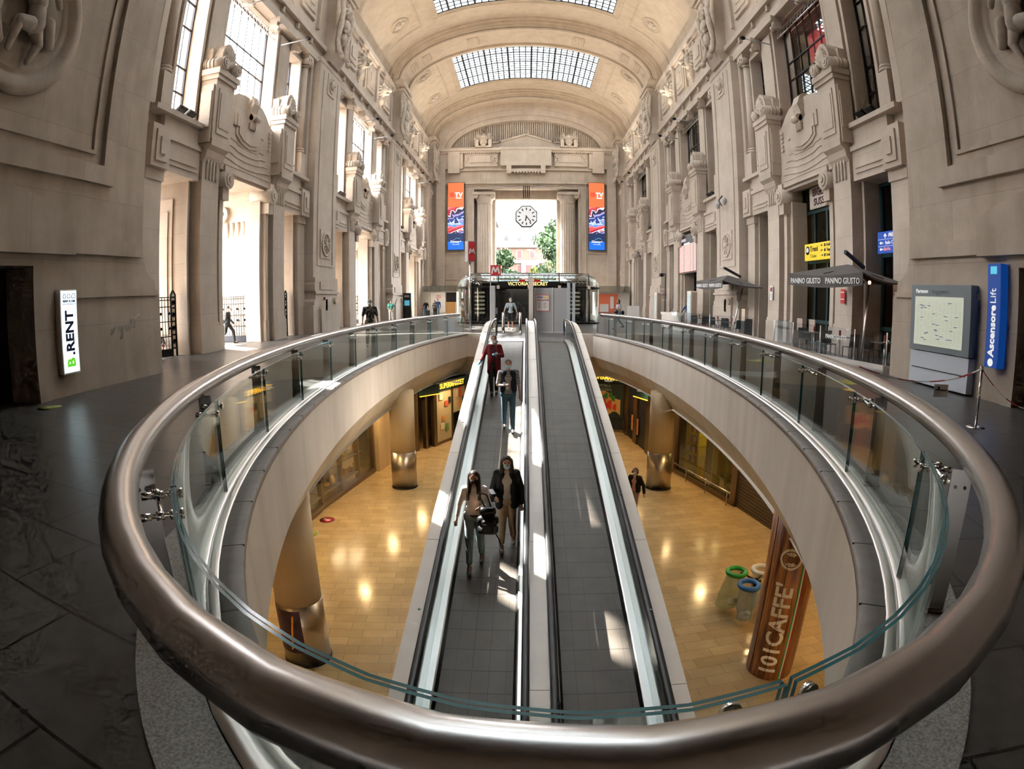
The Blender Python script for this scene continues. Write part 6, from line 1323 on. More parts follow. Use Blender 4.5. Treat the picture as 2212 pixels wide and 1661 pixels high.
mb = MB(True); bag(b, [((-.09, 0, .06), (.09, 0, .06), .09, .09), ((-.10, 0, .22), (.10, 0, .22), .085, .085), ((-.07, 0, .38), (.07, 0, .38), .075, .075), ((-.06, -.07, .08), (.08, -.07, .08), .07, .07), ((-.05, -.07, .2), (.07, -.07, .2), .055, .055)], [], BKL, 'bag_body'); mb = MB(True); mb.tube([(-.05, 0, .45), (-.14, .05, .62), (-.16, .10, .66), (-.02, .10, .62), (.05, .02, .45)], .014, 6); mb.tube([(.1, -.05, .05), (.18, -.04, -.1), (.22, -.03, -.28)], .012, 5); mb.build('strap', BKL, b); mb = MB(True); mb.box(-.08, .1, -.152, -.14, .06, .2); mb.build('front_pocket', BKL, b)
w = person('woman in black blazer and beige trousers walking down with a phone', (-.32, wy2-.35, bz(wy2-.35)+.02), .06, 1.67, arms=dict(Rw=(-.20, -.26, 1.05), Re=(-.25, -.02, 1.10), Lw=(.26, -.04, .84)), legs=dict(Lk=(.09, -.03, .50), La=(.12, .08, .13), Rk=(-.08, -.08, .50), Ra=(-.10, -.10, .06)), hair=HBR, hairlen=.16, top=cloth('cream_top', (.62, .55, .46)), sleeve=.3, bottom=cloth('beige_trousers', (.55, .36, .22)), botlen=.93, shoes=SHOEC, mask=MASK, fem=True, vox=.011, head_tilt=.6, jacket=(BKC, .17, True))
b = thing('handbag', 'black handbag in the hand of the woman in the blazer', 'handbag', (-.56, 9.0, bz(9.25)+.98)); bag(b, [], [((0, 0, .06), (.10, .07, .09))], BKL, 'bag_body')
mb = MB(); z0 = bz(9.25)+1.14; mb.cbox((-.56, 8.99, z0), (.075, .14, .01), .4, rx=.3); T(mb.build('mobile_phone', mat('phone_white', (.7, .7, .72), .25)), 'pale phone held by the woman in the blazer', 'phone')
# striped man
def ex2(p, k, hc, arm, up):
    mb = MB(True); mb.box(-.06, -.0, -.165, -.155, 1.06, 1.14); mb.build('badge', WHITE, p)
w = person('man in striped shirt, dark waistcoat and jeans reading his phone on the walkway', (-.44, 13.9, bz(13.9)+.02), .05, 1.78, arms=dict(Rw=(-.08, -.26, 1.13), Re=(-.25, -.03, 1.10), Lw=(.28, -.06, .86)), legs=dict(Lk=(.10, -.10, .52), La=(.10, -.16, .05), Rk=(-.09, -.02, .52), Ra=(-.09, .12, .13)), hair=HMID, top=STRP, sleeve=.55, toplen=.06, bottom=cloth('mid_jeans', (.10, .20, .27)), shoes=BKL, mask=MASK, head_tilt=.8, vox=.012, jacket=(cloth('navy_waistcoat', (.012, .018, .035)), .0, False), extra=ex2)
mb = MB(); mb.cbox((-.52, 13.6, bz(13.9)+1.24), (.07, .13, .012), .2, rx=.5); T(mb.build('mobile_phone', BLK), 'dark phone held by the man in the striped shirt', 'phone')
# woman in dark red cardigan
w = person('woman in long dark red cardigan and blue gloves near the top of the walkway', (-.93, 16.3, bz(16.3)+.02), -.05, 1.68, arms=dict(Lw=(.10, -.24, 1.16), Le=(.25, -.03, 1.12), Rw=(-.38, -.20, .98), Re=(-.30, .02, 1.14)), legs=dict(Lk=(.08, -.03, .5), La=(.07, .02, .08), Rk=(-.08, -.06, .5), Ra=(-.06, -.08, .06)), hair=HRED, hairlen=-1, top=cloth('wine_top', (.10, .012, .018)), sleeve=.3, bottom=cloth('dark_leggings', (.05, .045, .035)), shoes=BKL, mask=MASKW, fem=True, head_tilt=.8, jacket=(cloth('red_cardigan', (.20, .018, .022)), .34, True), vox=.012,
    extra=lambda p, k, hc, arm, up: [blob('glove', [(arm[s][1], arm[s][1]+(arm[s][1]-arm[s][0]).normalized()*.14, .035, .03)], mat('blue_glove', (.08, .38, .62), .4), p, .01, 1) for s in 'LR'])
mb = MB(); mb.cbox((-.84, 16.0, bz(16.3)+1.22), (.07, .12, .012), .2, rx=.4); T(mb.build('mobile_phone', BLK), 'dark phone held by the woman in the red cardigan', 'phone')
STD = dict(Lk=(.10, -.10, .50), La=(.10, -.14, .08), Rk=(-.09, 0, .5), Ra=(-.10, .14, .12))
def pack(m, name='rucksack_straps'):
    def f(p, k, hc, arm, up):
        mb = MB(True)
        for sd in (-1, 1): mb.tube([(sd*.11, .12, 1.42), (sd*.12, -.06, 1.45), (sd*.125, -.13, 1.28), (sd*.14, -.04, 1.08)], .018, 6)
        mb.build(name, m, p)
    return f
person('man in pale blue T-shirt and black shorts stepping between the steel bollards', (-.88, 32, 0), .05, 1.80, legs=STD, top=cloth('pale_blue_tee', (.42, .50, .56)), sleeve=.5, toplen=.04, bottom=BKC, botlen=.48, shoes=BKC, mask=MASK, hair=HGR, vox=.018, arms=dict(Lw=(.36, -.05, .92), Le=(.30, 0, 1.12), Rw=(-.36, -.05, .92), Re=(-.3, 0, 1.12)), extra=pack(BKC, 'bag_straps'))
person('man in dark patterned short-sleeved shirt walking outside the railing', (-5.75, 20.3, 0), .35, 1.80, legs=STD, skin=SKIN2, top=check('dark_pattern', (.015, .017, .02), (.09, .08, .07), 9), sleeve=.55, toplen=.06, bottom=cloth('khaki_trousers', (.25, .20, .15)), shoes=BKL, mask=MASK, hair=HGR, vox=.015, arms=dict(Lw=(.30, .05, .84)), extra=pack(BKC))
person('person in turquoise T-shirt and white trousers with rucksack straps', (-10.7, 44, 0), .3, 1.78, legs=dict(Lk=(.1, -.03, .5), La=(.12, 0, .08)), top=cloth('turquoise_tee', (.12, .45, .40)), sleeve=.5, toplen=.05, bottom=WHC, shoes=BKC, mask=MASKW, hair=HBK, vox=.018, arms=dict(Lw=(.06, -.2, .92), Rw=(-.06, -.2, .94)), extra=pack(BKC))
person('woman in black top and blue jeans with a brown shoulder bag', (-10.1, 56.5, 0), .2, 1.72, legs=STD, top=BKC, sleeve=.75, bottom=cloth('bright_jeans', (.05, .16, .30)), shoes=BKC, mask=MASKW, hair=HMID, hairlen=.2, fem=True, vox=.02, extra=lambda p, k, hc, arm, up: blob('shoulder_bag', [], mat('brown_leather', (.30, .09, .04), .5), p, .02, 1, [((-.33, -.02, .95), (.09, .14, .16))]))
person('woman in striped jacket beside a dark suitcase', (-9.1, 56, 0), .1, 1.68, legs=STD, top=stripes('bold_stripes', (.02, .02, .02), (.55, .50, .45), 6), sleeve=.8, toplen=.1, bottom=BKC, shoes=BKC, hair=HBK, fem=True, vox=.02)
person('person in blue jacket walking behind the striped woman', (-9.2, 58.5, 0), .1, 1.85, legs=STD, top=cloth('blue_jacket', (.03, .12, .38)), bottom=JB, shoes=BKC, hair=HBK, vox=.022)
t = thing('suitcase', 'dark suitcase beside the woman in the striped jacket', 'suitcase', (-9.7, 55.6, 0)); mb = MB(); mb.box(-9.95, -9.5, 55.5, 55.75, .06, .75); mb.build('shell', GREYD, t, bevel=.03); mb = MB(); mb.tube([(-9.8, 55.7, .75), (-9.8, 55.7, 1.0), (-9.65, 55.7, 1.0), (-9.65, 55.7, .75)], .012, 5); mb.build('handle', ALU, t)
person('man in white shirt and tan trousers on the phone by the pavilion', (-4.25, 37.8, 0), 1.45, 1.82, legs=STD, skin=SKIN2, top=WHC, sleeve=.5, bottom=cloth('tan_trousers', (.40, .26, .14)), shoes=WHC, hair=HBK, vox=.018, arms=dict(Rw=(-.12, -.14, 1.5), Re=(-.26, -.12, 1.22)))
person('young woman in patterned top and jeans walking away from the pavilion', (5.6, 34.0, 0), -1.2, 1.78, legs=dict(Lk=(.09, -.22, .52), La=(.09, -.30, .07), Rk=(-.09, .05, .5), Ra=(-.09, .38, .18)), skin=SKIN2, top=cloth('patterned_top', (.35, .33, .36)), sleeve=.4, bottom=cloth('grey_jeans', (.14, .22, .28)), shoes=BKC, hair=HBK, hairlen=.13, fem=True, vox=.017, arms=dict(Rw=(-.04, -.24, 1.22), Lw=(.04, -.24, 1.18)), extra=lambda p, k, hc, arm, up: blob('shoulder_bag', [], BKL, p, .018, 1, [((.02, -.2, 1.05), (.16, .12, .12)), ((.1, .24, 1.0), (.1, .1, .14))]))
person('person in dark blue jacket leaning out behind the first map totem', (11.35, 38.6, 0), -.6, 1.75, lean=-.1, top=cloth('navy_jacket', (.02, .06, .14)), bottom=BKC, shoes=BKC, hair=HBK, mask=MASK, vox=.02, arms=dict(Rw=(-.45, -.1, 1.0), Re=(-.36, 0, 1.15)))
person('man in black suit and mask striding through the first tall doorway', (-14.1, 24.2, 0), 1.75, 1.74, lean=-.06, legs=dict(Lk=(.09, -.26, .52), La=(.09, -.30, .07), Rk=(-.09, .10, .50), Ra=(-.09, .50, .20)), top=BKC, sleeve=1., toplen=.06, bottom=BKC, shoes=BKC, mask=MASKW, hair=HBK, vox=.015, arms=dict(Lw=(.22, -.24, .88), Rw=(-.24, .2, .88)))
b = thing('briefcase', 'dark bag carried by the striding man in black', 'bag', (-14.3, 24.0, .45)); mb = MB(); mb.box(-14.55, -14.1, 23.95, 24.07, .42, .76); mb.build('case', BKL, b, bevel=.02); mb = MB(); mb.tube([(-14.4, 24.0, .75), (-14.35, 24.0, .86), (-14.27, 24.0, .86), (-14.22, 24.0, .75)], .01, 5); mb.build('handle', BKL, b)
person('person in pink outside the first tall doorway', (-18.5, 30.5, 0), .4, 1.66, legs=STD, top=cloth('pink_top', (.75, .30, .38)), bottom=cloth('pink_skirt', (.55, .22, .28)), botlen=.6, shoes=WHC, hair=HBK, hairlen=.15, fem=True, vox=.02)
person('grey-haired man sitting on the ground behind the first iron gate', (-13.9, 18.2, 0), .7, 1.72, lean=-.35, legs=dict(pel=-.72, Lk=(.16, -.36, .42), La=(.14, -.46, .07), Rk=(-.16, -.36, .40), Ra=(-.14, -.46, .07)), top=cloth('charcoal_tee', (.05, .05, .052)), sleeve=.55, bottom=cloth('grey_shorts', (.16, .15, .14)), botlen=.5, shoes=WHC, mask=MASKW, hair=HGR, vox=.016, head_tilt=1., arms=dict(Lw=(.18, -.38, 1.05), Le=(.25, -.18, 1.15), Rw=(-.18, -.38, 1.05), Re=(-.25, -.18, 1.15)))
person('woman with short brown hair, pink top and black jacket on the lower floor', (3.42, 16.6, ZL), -.5, 1.60, legs=STD, top=cloth('pale_pink_top', (.60, .32, .28)), bottom=cloth('taupe_trousers', (.30, .22, .17)), shoes=BKC, mask=MASK, hair=HMID, hairlen=.02, fem=True, vox=.014, jacket=(BKC, .05, True), arms=dict(Lw=(.36, -.05, .88), Le=(.30, .03, 1.12)))
# ------------------------------------------------------------------ lower floor
mb = MB(); mb.box(-14, 14, -7, 40, ZL-.2, ZL); o = S(mb.build('floor_lower', LOWF))
COLM = stone('column_plaster', (.60, .46, .27), rough=.45, bw=9, bh=9, dirt=.1, var=.12, bump=.05); SLV = mat('column_sleeve_steel', (.50, .43, .33), .3, 1., var=.12, scale=3, stretch=(1, 1, .1))
def lcol(x, y, lab, r=.45, sleeve=True):
    c = thing('round_column', lab, 'column', (x, y, ZL)); mb = MB(); mb.cyl((x, y, ZL+(1.36 if sleeve else 0)), (x, y, -1.45), r, n=40); mb.build('shaft', COLM, c)
    if sleeve: mb = MB(); mb.lathe((x, y, ZL), [(r+.012, .0), (r+.012, 1.36), (r-.02, 1.37)], 48); mb.build('steel_sleeve', SLV, c); mb = MB(); mb.lathe((x, y, ZL), [(r+.03, 0), (r+.03, .03), (r, .04)], 40); mb.build('base_ring', IRON, c)
    return c
lcol(-4.42, 19.4, 'round beige column with steel sleeve beside the lit basket shop'); lcol(4.88, 19.4, 'round beige column with steel sleeve beside the yellow shelving')
c = lcol(-4.22, 8.75, 'round beige column with a purple poster and orange stroke')
mb = MB(); mb.lathe((-4.22, 8.75, ZL), [(.468, .35), (.468, 1.3)], 12, a0=-2.6, a1=-1.2); ps = mb.build('advert_wrap', mat('dark_purple_print', (.035, .012, .03), .4, var=.5, scale=5), c); mb = MB(); mb.tube([(-4.22+.475*cos(-1.75+.25*t), 8.75+.475*sin(-1.75+.25*t), ZL+.45+.75*t) for t in [i/6 for i in range(7)]], .02, 6); mb.build('orange_stroke', mat('orange_print', (.85, .35, .02), .5), ps)
# the wood-wrapped coffee column
cx, cy, cr = 4.72, 8.35, .46
c = thing('round_column', 'column wrapped in a wood-look coffee advert', 'column', (cx, cy, ZL)); mb = MB(); mb.cyl((cx, cy, ZL), (cx, cy, -1.3), cr, n=48)
m, t, bb = nt('wood_wrap'); N = t.nodes.new; L = t.links.new; g = N('ShaderNodeTexCoord'); mp = N('ShaderNodeMapping'); mp.inputs['Scale'].default_value = (9, 9, .7); L(g.outputs['Object'], mp.inputs[0]); n_ = N('ShaderNodeTexNoise'); n_.inputs['Scale'].default_value = 1.6; n_.inputs['Detail'].default_value = 9; L(mp.outputs[0], n_.inputs['Vector']); r_ = N('ShaderNodeValToRGB'); r_.color_ramp.elements[0].position = .35; r_.color_ramp.elements[1].position = .68; r_.color_ramp.elements[0].color = (.13, .035, .01, 1); r_.color_ramp.elements[1].color = (.58, .24, .07, 1); L(n_.outputs['Fac'], r_.inputs[0]); L(r_.outputs[0], bb.inputs['Base Color']); bb.inputs['Roughness'].default_value = .35
mb.build('wood_wrap', m, c)
def onc(a, z, r=cr+.004): return Vector((cx+r*cos(a), cy+r*sin(a), ZL+z))
mb = MB()
for a in (-2.95, -2.2, -1.45): mb.tube([onc(a, .05), onc(a, 3.6)], .006, 4)
mb.build('plank_joint', KB, c)
for a, nm, cl in ((-1.56, 'green_band', (.03, .30, .06)), (-1.50, 'white_band', (.75, .72, .65)), (-1.44, 'red_band', (.6, .02, .04))):
    mb = MB(); mb.lathe((cx, cy, ZL), [(cr+.004, .02), (cr+.004, 2.9)], 2, a0=a-.035, a1=a+.035); mb.build(nm, mat(nm, cl, .5), c)
def wrap_text(body, size, z0, ac, par, m, bold):
    """letters running up the column, bent round its surface"""
    cu = bpy.data.curves.new('w', 'FONT'); cu.body = body; cu.size = size; cu.align_y = 'CENTER'; cu.offset = bold; cu.resolution_u = 3; o = bpy.data.objects.new('w', cu); COL.objects.link(o); me = bpy.data.meshes.new_from_object(o.evaluated_get(bpy.context.evaluated_depsgraph_get())); bpy.data.objects.remove(o)
    bm = bmesh.new(); bm.from_mesh(me); bmesh.ops.triangulate(bm, faces=bm.faces); bmesh.ops.subdivide_edges(bm, edges=[e for e in bm.edges if e.calc_length() > .1], cuts=2)
    for v in bm.verts: a = ac-v.co.y/cr; p = Vector(((cr+.006)*cos(a), (cr+.006)*sin(a), z0+v.co.x)); v.co = p
    bm.to_mesh(me); bm.free(); me.materials.clear(); me.materials.append(m); ob = bpy.data.objects.new('lettering', me); COL.objects.link(ob); ob.parent = par; return ob
AC = -2.1
CRM = mat('cream_print', (.85, .78, .62), .5); wrap_text("101CAFFE'", .44, .12, AC, c, CRM, .012)
def disc(a0, z0, r, m, nm, dr, par, inner=0.):
    mb = MB(); n = 28; vs = []
    for rr in (r, inner): vs += [onc(a0+rr*cos(2*pi*k/n)/cr, z0+rr*sin(2*pi*k/n), cr+dr) for k in range(n)]
    mb.add(vs, [[k, (k+1) % n, n+(k+1) % n, n+k] for k in range(n)], False); return mb.build(nm, m, par, recalc=False)
d = disc(AC+.0, 2.56, .2, CRM, 'logo_disc', .005, c); mb = MB(); mb.add([onc(AC+.2/cr, 2.56, cr+.005), onc(AC+.13/cr, 2.84, cr+.005), onc(AC+.06/cr, 2.84, cr+.005), onc(AC-.16/cr, 2.68, cr+.005)], [(0,1,2,3)]); mb.build('logo_point', CRM, d, recalc=False)
BRW = mat('brown_print', (.22, .09, .03), .5); disc(AC, 2.56, .155, BRW, 'logo_ring', .008, d, .135); disc(AC, 2.56, .07, BRW, 'logo_bean', .008, d)
for k in range(8): disc(AC+.105*cos(k*pi/4)/cr, 2.56+.105*sin(k*pi/4), .012, BRW, 'logo_dot', .008, d)
# bins with hanging bags
def bin_(x, y, col, lab, bagc, tilt=0.):
    b = thing('bag_bin', lab, 'bin', (x, y, ZL), group=None); mb = MB(); n = 24; mb.tube([(x+.21*cos(2*pi*k/n), y+.21*sin(2*pi*k/n), ZL+.98) for k in range(n)], .055, 10, closed=True); mb.build('ring_lid', mat('bin_'+lab.split()[0], col, .3), b)
    m = bpy.data.materials.new('bag_film'); m.use_nodes = True; t = m.node_tree; t.nodes.clear(); o_ = t.nodes.new('ShaderNodeOutputMaterial'); tr = t.nodes.new('ShaderNodeBsdfTransparent'); df = t.nodes.new('ShaderNodeBsdfDiffuse'); gl = t.nodes.new('ShaderNodeBsdfGlossy'); gl.inputs['Roughness'].default_value = .2; df.inputs[0].default_value = (*bagc, 1); mx = t.nodes.new('ShaderNodeMixShader'); mx.inputs[0].default_value = .45; m2 = t.nodes.new('ShaderNodeMixShader'); m2.inputs[0].default_value = .12
    t.links.new(tr.outputs[0], mx.inputs[1]); t.links.new(df.outputs[0], mx.inputs[2]); t.links.new(mx.outputs[0], m2.inputs[1]); t.links.new(gl.outputs[0], m2.inputs[2]); t.links.new(m2.outputs[0], o_.inputs[0])
    mb = MB(); rg = []; random.seed(int(x*100))
    for j in range(10):
        z = ZL+.95-j*.088; rr = .2-.004*j*(j > 6)+tilt*j*.012; rg.append([(x-tilt*j*.02+(rr+.014*sin(k*3+j))*cos(2*pi*k/26), y+(rr*.9+.012*cos(k*4+j*.7))*sin(2*pi*k/26), z) for k in range(26)])
    mb.loft(rg, True, False, True); mb.add(rg[-1], [list(range(26))], True); mb.build('plastic_bag', m, b, recalc=False)
    mb = MB(); mb.ell((x, y, ZL+.22), (.13, .12, .08)); mb.ell((x+.05, y-.05, ZL+.3), (.08, .07, .06)); mb.build('litter', WHITE, b)
    mb = MB(); mb.cyl((4.98, 10.2, ZL), (4.98, 10.2, ZL+1.0), .03); mb.tube([(4.98, 10.2, ZL+.95), (x+.1, y, ZL+.96)], .02, 6); mb.build('stand', IRON, b); return b
bin_(4.72, 9.98, (.02, .16, .50), 'blue ringed bin with a clear blue bag', (.25, .45, .55)); bin_(4.66, 10.62, (.03, .38, .05), 'green ringed bin with a torn greenish bag', (.40, .50, .18), .8); bin_(5.28, 10.62, (.72, .72, .70), 'white ringed bin at the back of the bin cluster', (.6, .6, .55)); bin_(5.3, 10.0, (.80, .55, .02), 'yellow ringed bin half hidden by the coffee column', (.65, .6, .2))
# floor stickers
def sticker(x, y, m, lab, m2):
    s = thing('floor_sticker', lab, 'floor sticker', (x, y, ZL)); mb = MB(); mb.lathe((x, y, ZL), [(.26, .002), (.01, .005)], 28); mb.build('rim', WHITE, s); mb = MB(); mb.lathe((x, y, ZL), [(.235, .006), (.01, .008)], 28); mb.build('face', m, s); mb = MB(); mb.ell((x+.03, y-.02, ZL+.008), (.09, .06, .004)); mb.cbox((x-.1, y+.05, ZL+.009), (.1, .04, .003), .4); mb.build('symbol', m2, s)
sticker(-6.2, 15.8, mat('sticker_red', (.50, .02, .03), .5), 'round red sticker on the cream lower floor', WHITE); sticker(-6.35, 14.65, mat('sticker_lime', (.42, .48, .02), .5), 'round lime green sticker on the cream lower floor', KB)
# left shop with lit showcases
BRZ = mat('bronze_frame', (.20, .14, .08), .35, .8); WARM = emis('warm_backlight', (1, .72, .38), 1.1)
LP = [(-6.9, 12.6), (-6.72, 16.75), (-6.05, 21.0), (-5.75, 22.2)]
def wseg(mb, a, b, z0, z1, th=.1, t0=0., t1=1.):
    a, b = Vector((*a, 0)), Vector((*b, 0)); p, q = a.lerp(b, t0), a.lerp(b, t1); d = (q-p).normalized(); n = Vector((-d.y, d.x, 0))*th/2
    mb.add([p-n+Vector((0,0,z0)), q-n+Vector((0,0,z0)), q+n+Vector((0,0,z0)), p+n+Vector((0,0,z0)), p-n+Vector((0,0,z1)), q-n+Vector((0,0,z1)), q+n+Vector((0,0,z1)), p+n+Vector((0,0,z1))], [(0,3,2,1),(4,5,6,7),(0,1,5,4),(1,2,6,5),(2,3,7,6),(3,0,4,7)], False)
sh = thing('shopfront', 'lower shop front with lit glass showcases of baskets and jars', 'shop front', (-6.7, 15.5, ZL))
mb = MB()
for i, (a, b) in enumerate(((LP[0], LP[1]), (LP[1], LP[2]))):
    for t0 in (0, .33, .66, .98): wseg(mb, a, b, ZL, ZC, .16, t0, t0+.03)
    wseg(mb, a, b, ZL, ZL+.18, .2); wseg(mb, a, b, ZC-.35, ZC, .16)
mb.build('bronze_frame', BRZ, sh); mb = MB(); wseg(mb, LP[0], LP[2], ZL+.15, ZC-.3, .012); wseg(mb, LP[0], LP[1], ZL+.15, ZC-.3, .012); mb.build('glass', GLW, sh)
mb = MB(); wseg(mb, (-7.75, 12.5), (-7.5, 16.7), ZL, ZC, .05); wseg(mb, (-7.5, 16.7), (-6.95, 21.2), ZL, ZC, .05); mb.build('back_panel', mat('warm_back_wall', (.75, .6, .38), .7), sh)
mb = MB()
for z in (ZL+.45, ZL+1.15, ZL+1.85): wseg(mb, (-7.1, 12.7), (-6.95, 16.6), z, z+.03, .6); wseg(mb, (-6.98, 16.8), (-6.45, 20.0), z, z+.03, .6)
mb.build('glass_shelf', mat('shelf_steel', (.35, .33, .3), .3, .8), sh)
random.seed(11); G = [mat('basket', (.42, .25, .10), .7, var=.3, scale=30), mat('jar_gold', (.65, .40, .10), .25), mat('white_pack', (.75, .72, .62), .5), mat('amber_pack', (.55, .22, .04), .4)]
kk = 0
for z in (ZL+.48, ZL+1.18, ZL+1.88):
    for i in range(14):
        t = i/13; x, y = ((-7.08+.11*t*2, 13.0+3.5*t*2) if t < .5 else (-6.95+.5*(t-.5)*2, 16.9+3.0*(t-.5)*2)); s_ = random.uniform(.1, .17); g_ = kk % 4; kk += 1; mb = MB()
        if g_ == 0: mb.lathe((x, y, z), [(s_*.7, 0), (s_, s_*.9), (s_*.8, s_*.8)], 14); mb.tube([(x, y-s_, z+s_*.8), (x, y, z+s_*2), (x, y+s_, z+s_*.8)], .012, 5)
        elif g_ == 1: mb.lathe((x, y, z), [(s_*.6, 0), (s_*.7, s_*1.2), (s_*.35, s_*1.6), (s_*.35, s_*1.9)], 12)
        else: mb.box(x-s_*.5, x+s_*.5, y-s_*.6, y+s_*.6, z, z+s_*1.8)
        T(mb.build(('basket', 'jar', 'gift_box', 'gift_box')[g_], G[g_]), ('woven basket', 'golden jar', 'white gift box', 'amber gift box')[g_]+' on the %s shelf of the lit basket shop' % {0: 'bottom', 1: 'middle', 2: 'top'}[round((z-ZL-.48)/.7)], ('basket', 'jar', 'box', 'box')[g_], 'goods in the lit basket shop')
mb = MB(); wseg(mb, (-6.75, 14.7), (-6.72, 16.6), ZL+1.3, ZL+1.36, .2); mb.build('red_rail', RED, sh); mb = MB(); wseg(mb, (-6.7, 15.2), (-6.69, 16.5), ZL+1.55, ZL+1.9, .06); mb.build('yellow_sign', emis('yellow_sign_lit', (.85, .8, .05), .6), sh)
mb = MB(); wseg(mb, (-5.95, 21.1), (-5.7, 22.4), ZL, ZC, .3); mb.build('beige_pier', COLM, sh)
# supermarket front, wrapping the far end
sm = thing('shopfront', 'dark green supermarket front with lit yellow lettering on the lower floor', 'shop front', (0, 28, ZL)); DG = mat('dark_green_fascia', (.008, .028, .026), .35)
SPL = [(-5.6, 22.5), (-4.95, 24.3), (-4.2, 25.2), (-3.0, 27.8)]; SPR = [(3.4, 29.2), (5.1, 28.0), (5.5, 23.6), (5.95, 21.5)]
mb = MB(); wseg(mb, SPL[2], SPL[3], ZL+2.55, ZC, .3); wseg(mb, SPL[3], (-1.6, 28.4), ZL+2.55, ZC, .3); wseg(mb, SPR[0], SPR[1], ZL+2.55, ZC, .3); wseg(mb, (1.9, 28.6), SPR[0], ZL+2.55, ZC, .3); mb.build('fascia', DG, sm)
mb = MB()
for a, b in ((SPL[0], SPL[1]), (SPL[1], SPL[2])):
    for t0 in (0, .46, .9): wseg(mb, a, b, ZL, ZC, .22, t0, t0+.1)
for a, b in ((SPL[2], SPL[3]), (SPR[0], SPR[1])):
    for t0 in (0, .5, .95): wseg(mb, a, b, ZL, ZL+2.6, .1, t0, t0+.05)
    wseg(mb, a, b, ZL, ZL+.12, .12)
for a, b in ((SPR[1], SPR[2]), (SPR[2], SPR[3])):
    for t0 in (0, .4, .86): wseg(mb, a, b, ZL, ZC, .22, t0, t0+.14)
mb.build('bronze_frame', BRZ, sm)
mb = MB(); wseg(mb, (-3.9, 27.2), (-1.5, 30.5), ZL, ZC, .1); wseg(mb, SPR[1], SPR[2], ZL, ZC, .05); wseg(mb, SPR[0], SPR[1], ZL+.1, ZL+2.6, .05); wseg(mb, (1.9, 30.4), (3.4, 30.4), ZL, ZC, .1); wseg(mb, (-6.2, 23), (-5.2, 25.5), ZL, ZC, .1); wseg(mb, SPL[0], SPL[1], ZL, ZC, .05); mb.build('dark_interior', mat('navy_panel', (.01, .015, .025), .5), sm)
mb = MB(); wseg(mb, SPL[2], SPL[3], ZL+.1, ZL+2.55, .03, .06, .5); wseg(mb, SPL[2], SPL[3], ZL+1.3, ZL+2.55, .03, .56, .95); mb.build('door_panel', mat('cream_board', (.55, .47, .30), .5), sm)
YL = emis('sign_letters_yellow', (1, .50, .04), 1.3); d = (Vector(SPL[3])-Vector(SPL[2])).normalized().to_3d(); o = text('lettering', 'SUPERMARKET', .34, YL, Vector((-3.62, 26.2, ZL+2.78))+Vector((d.y, -d.x, 0))*.17, Matrix((d, (0,0,1), d.cross(Vector((0,0,1))))).transposed().to_euler(), sm, bold=.006, sx=.95)
d = (Vector(SPR[1])-Vector(SPR[0])).normalized().to_3d(); text('lettering', 'SUPERMARKET', .32, YL, Vector((4.25, 28.6, ZL+2.78))+Vector((d.y, -d.x, 0))*.17, Matrix((d, (0,0,1), d.cross(Vector((0,0,1))))).transposed().to_euler(), sm, bold=.006, sx=.78)
cols = [(.7, .68, .6), (.6, .12, .06), (.02, .04, .06), (.7, .3, .08), (.75, .7, .5), (.15, .3, .12)]
for i, (t, z, w_, h_) in enumerate(((.12, 2.1, .3, .3), (.28, 1.75, .3, .25), (.4, 1.85, .2, .3), (.2, 1.1, .28, .22), (.15, .7, .3, .3), (.3, .55, .24, .35), (.62, 2.05, .2, .35), (.72, 2.0, .25, .5), (.84, 1.6, .25, .4), (.7, 1.55, .2, .3))):
    mb = MB(); a, b = Vector(SPL[2]), Vector(SPL[3]); L_ = (b-a).length; dd = (b-a).normalized(); n2 = Vector((dd.y, -dd.x))*.06; wseg(mb, tuple(a+n2), tuple(b+n2), ZL+z, ZL+z+h_, .012, t, t+w_/L_); T(mb.build('poster', mat('poster_%d' % (i % 6), cols[i % 6], .5)), ['cream', 'red', 'black', 'orange', 'pale yellow', 'green'][i % 6]+' paper notice on the supermarket door, %s' % ['first in the top row', 'first in the upper row', 'second in the upper row', 'first in the middle row', 'first in the bottom row', 'second in the bottom row', 'small one by the door edge', 'tall one by the door edge', 'outermost one', 'beside the outermost one'][i], 'notice')
# tomato poster
a, b = Vector(SPR[0]), Vector(SPR[1]); dd = (b-a).normalized(); n2 = Vector((dd.y, -dd.x))*.08
ps = thing('food_poster', 'large food poster with red peppers and green leaves', 'poster', (4.3, 28.5, ZL)); mb = MB(); wseg(mb, tuple(a+n2), tuple(b+n2), ZL+.75, ZL+2.5, .03, .15, .95); mb.build('backing', mat('poster_dark', (.015, .03, .03), .4), ps)
def pt(t, z, o=.12): q = a.lerp(b, t)+Vector((dd.y, -dd.x))*o; return Vector((q.x, q.y, ZL+z))
mb = MB(); mb.loft([[pt(.17+.7*k/10, .95+.12*sin(k), .1) for k in range(11)], [pt(.17+.7*k/10, 1.9+.2*sin(k*.5), .1) for k in range(11)]], False, False, False); mb.build('cream_ground', mat('poster_ochre', (.55, .32, .10), .5), ps)
mb = MB()
for t, z, r_ in ((.35, 1.35, .22), (.5, 1.25, .2), (.62, 1.4, .24), (.45, 1.55, .18), (.75, 1.3, .16)): mb.lathe(pt(t, z, .115), [(r_, 0), (.01, .004)], 16, 'y')
mb.build('red_shape', mat('poster_red', (.55, .03, .02), .4), ps); mb = MB()
for t, z, r_ in ((.5, 1.85, .16), (.62, 1.9, .14), (.7, 1.75, .15), (.4, 1.75, .12)): mb.lathe(pt(t, z, .125), [(r_, 0), (.01, .004)], 14, 'y')
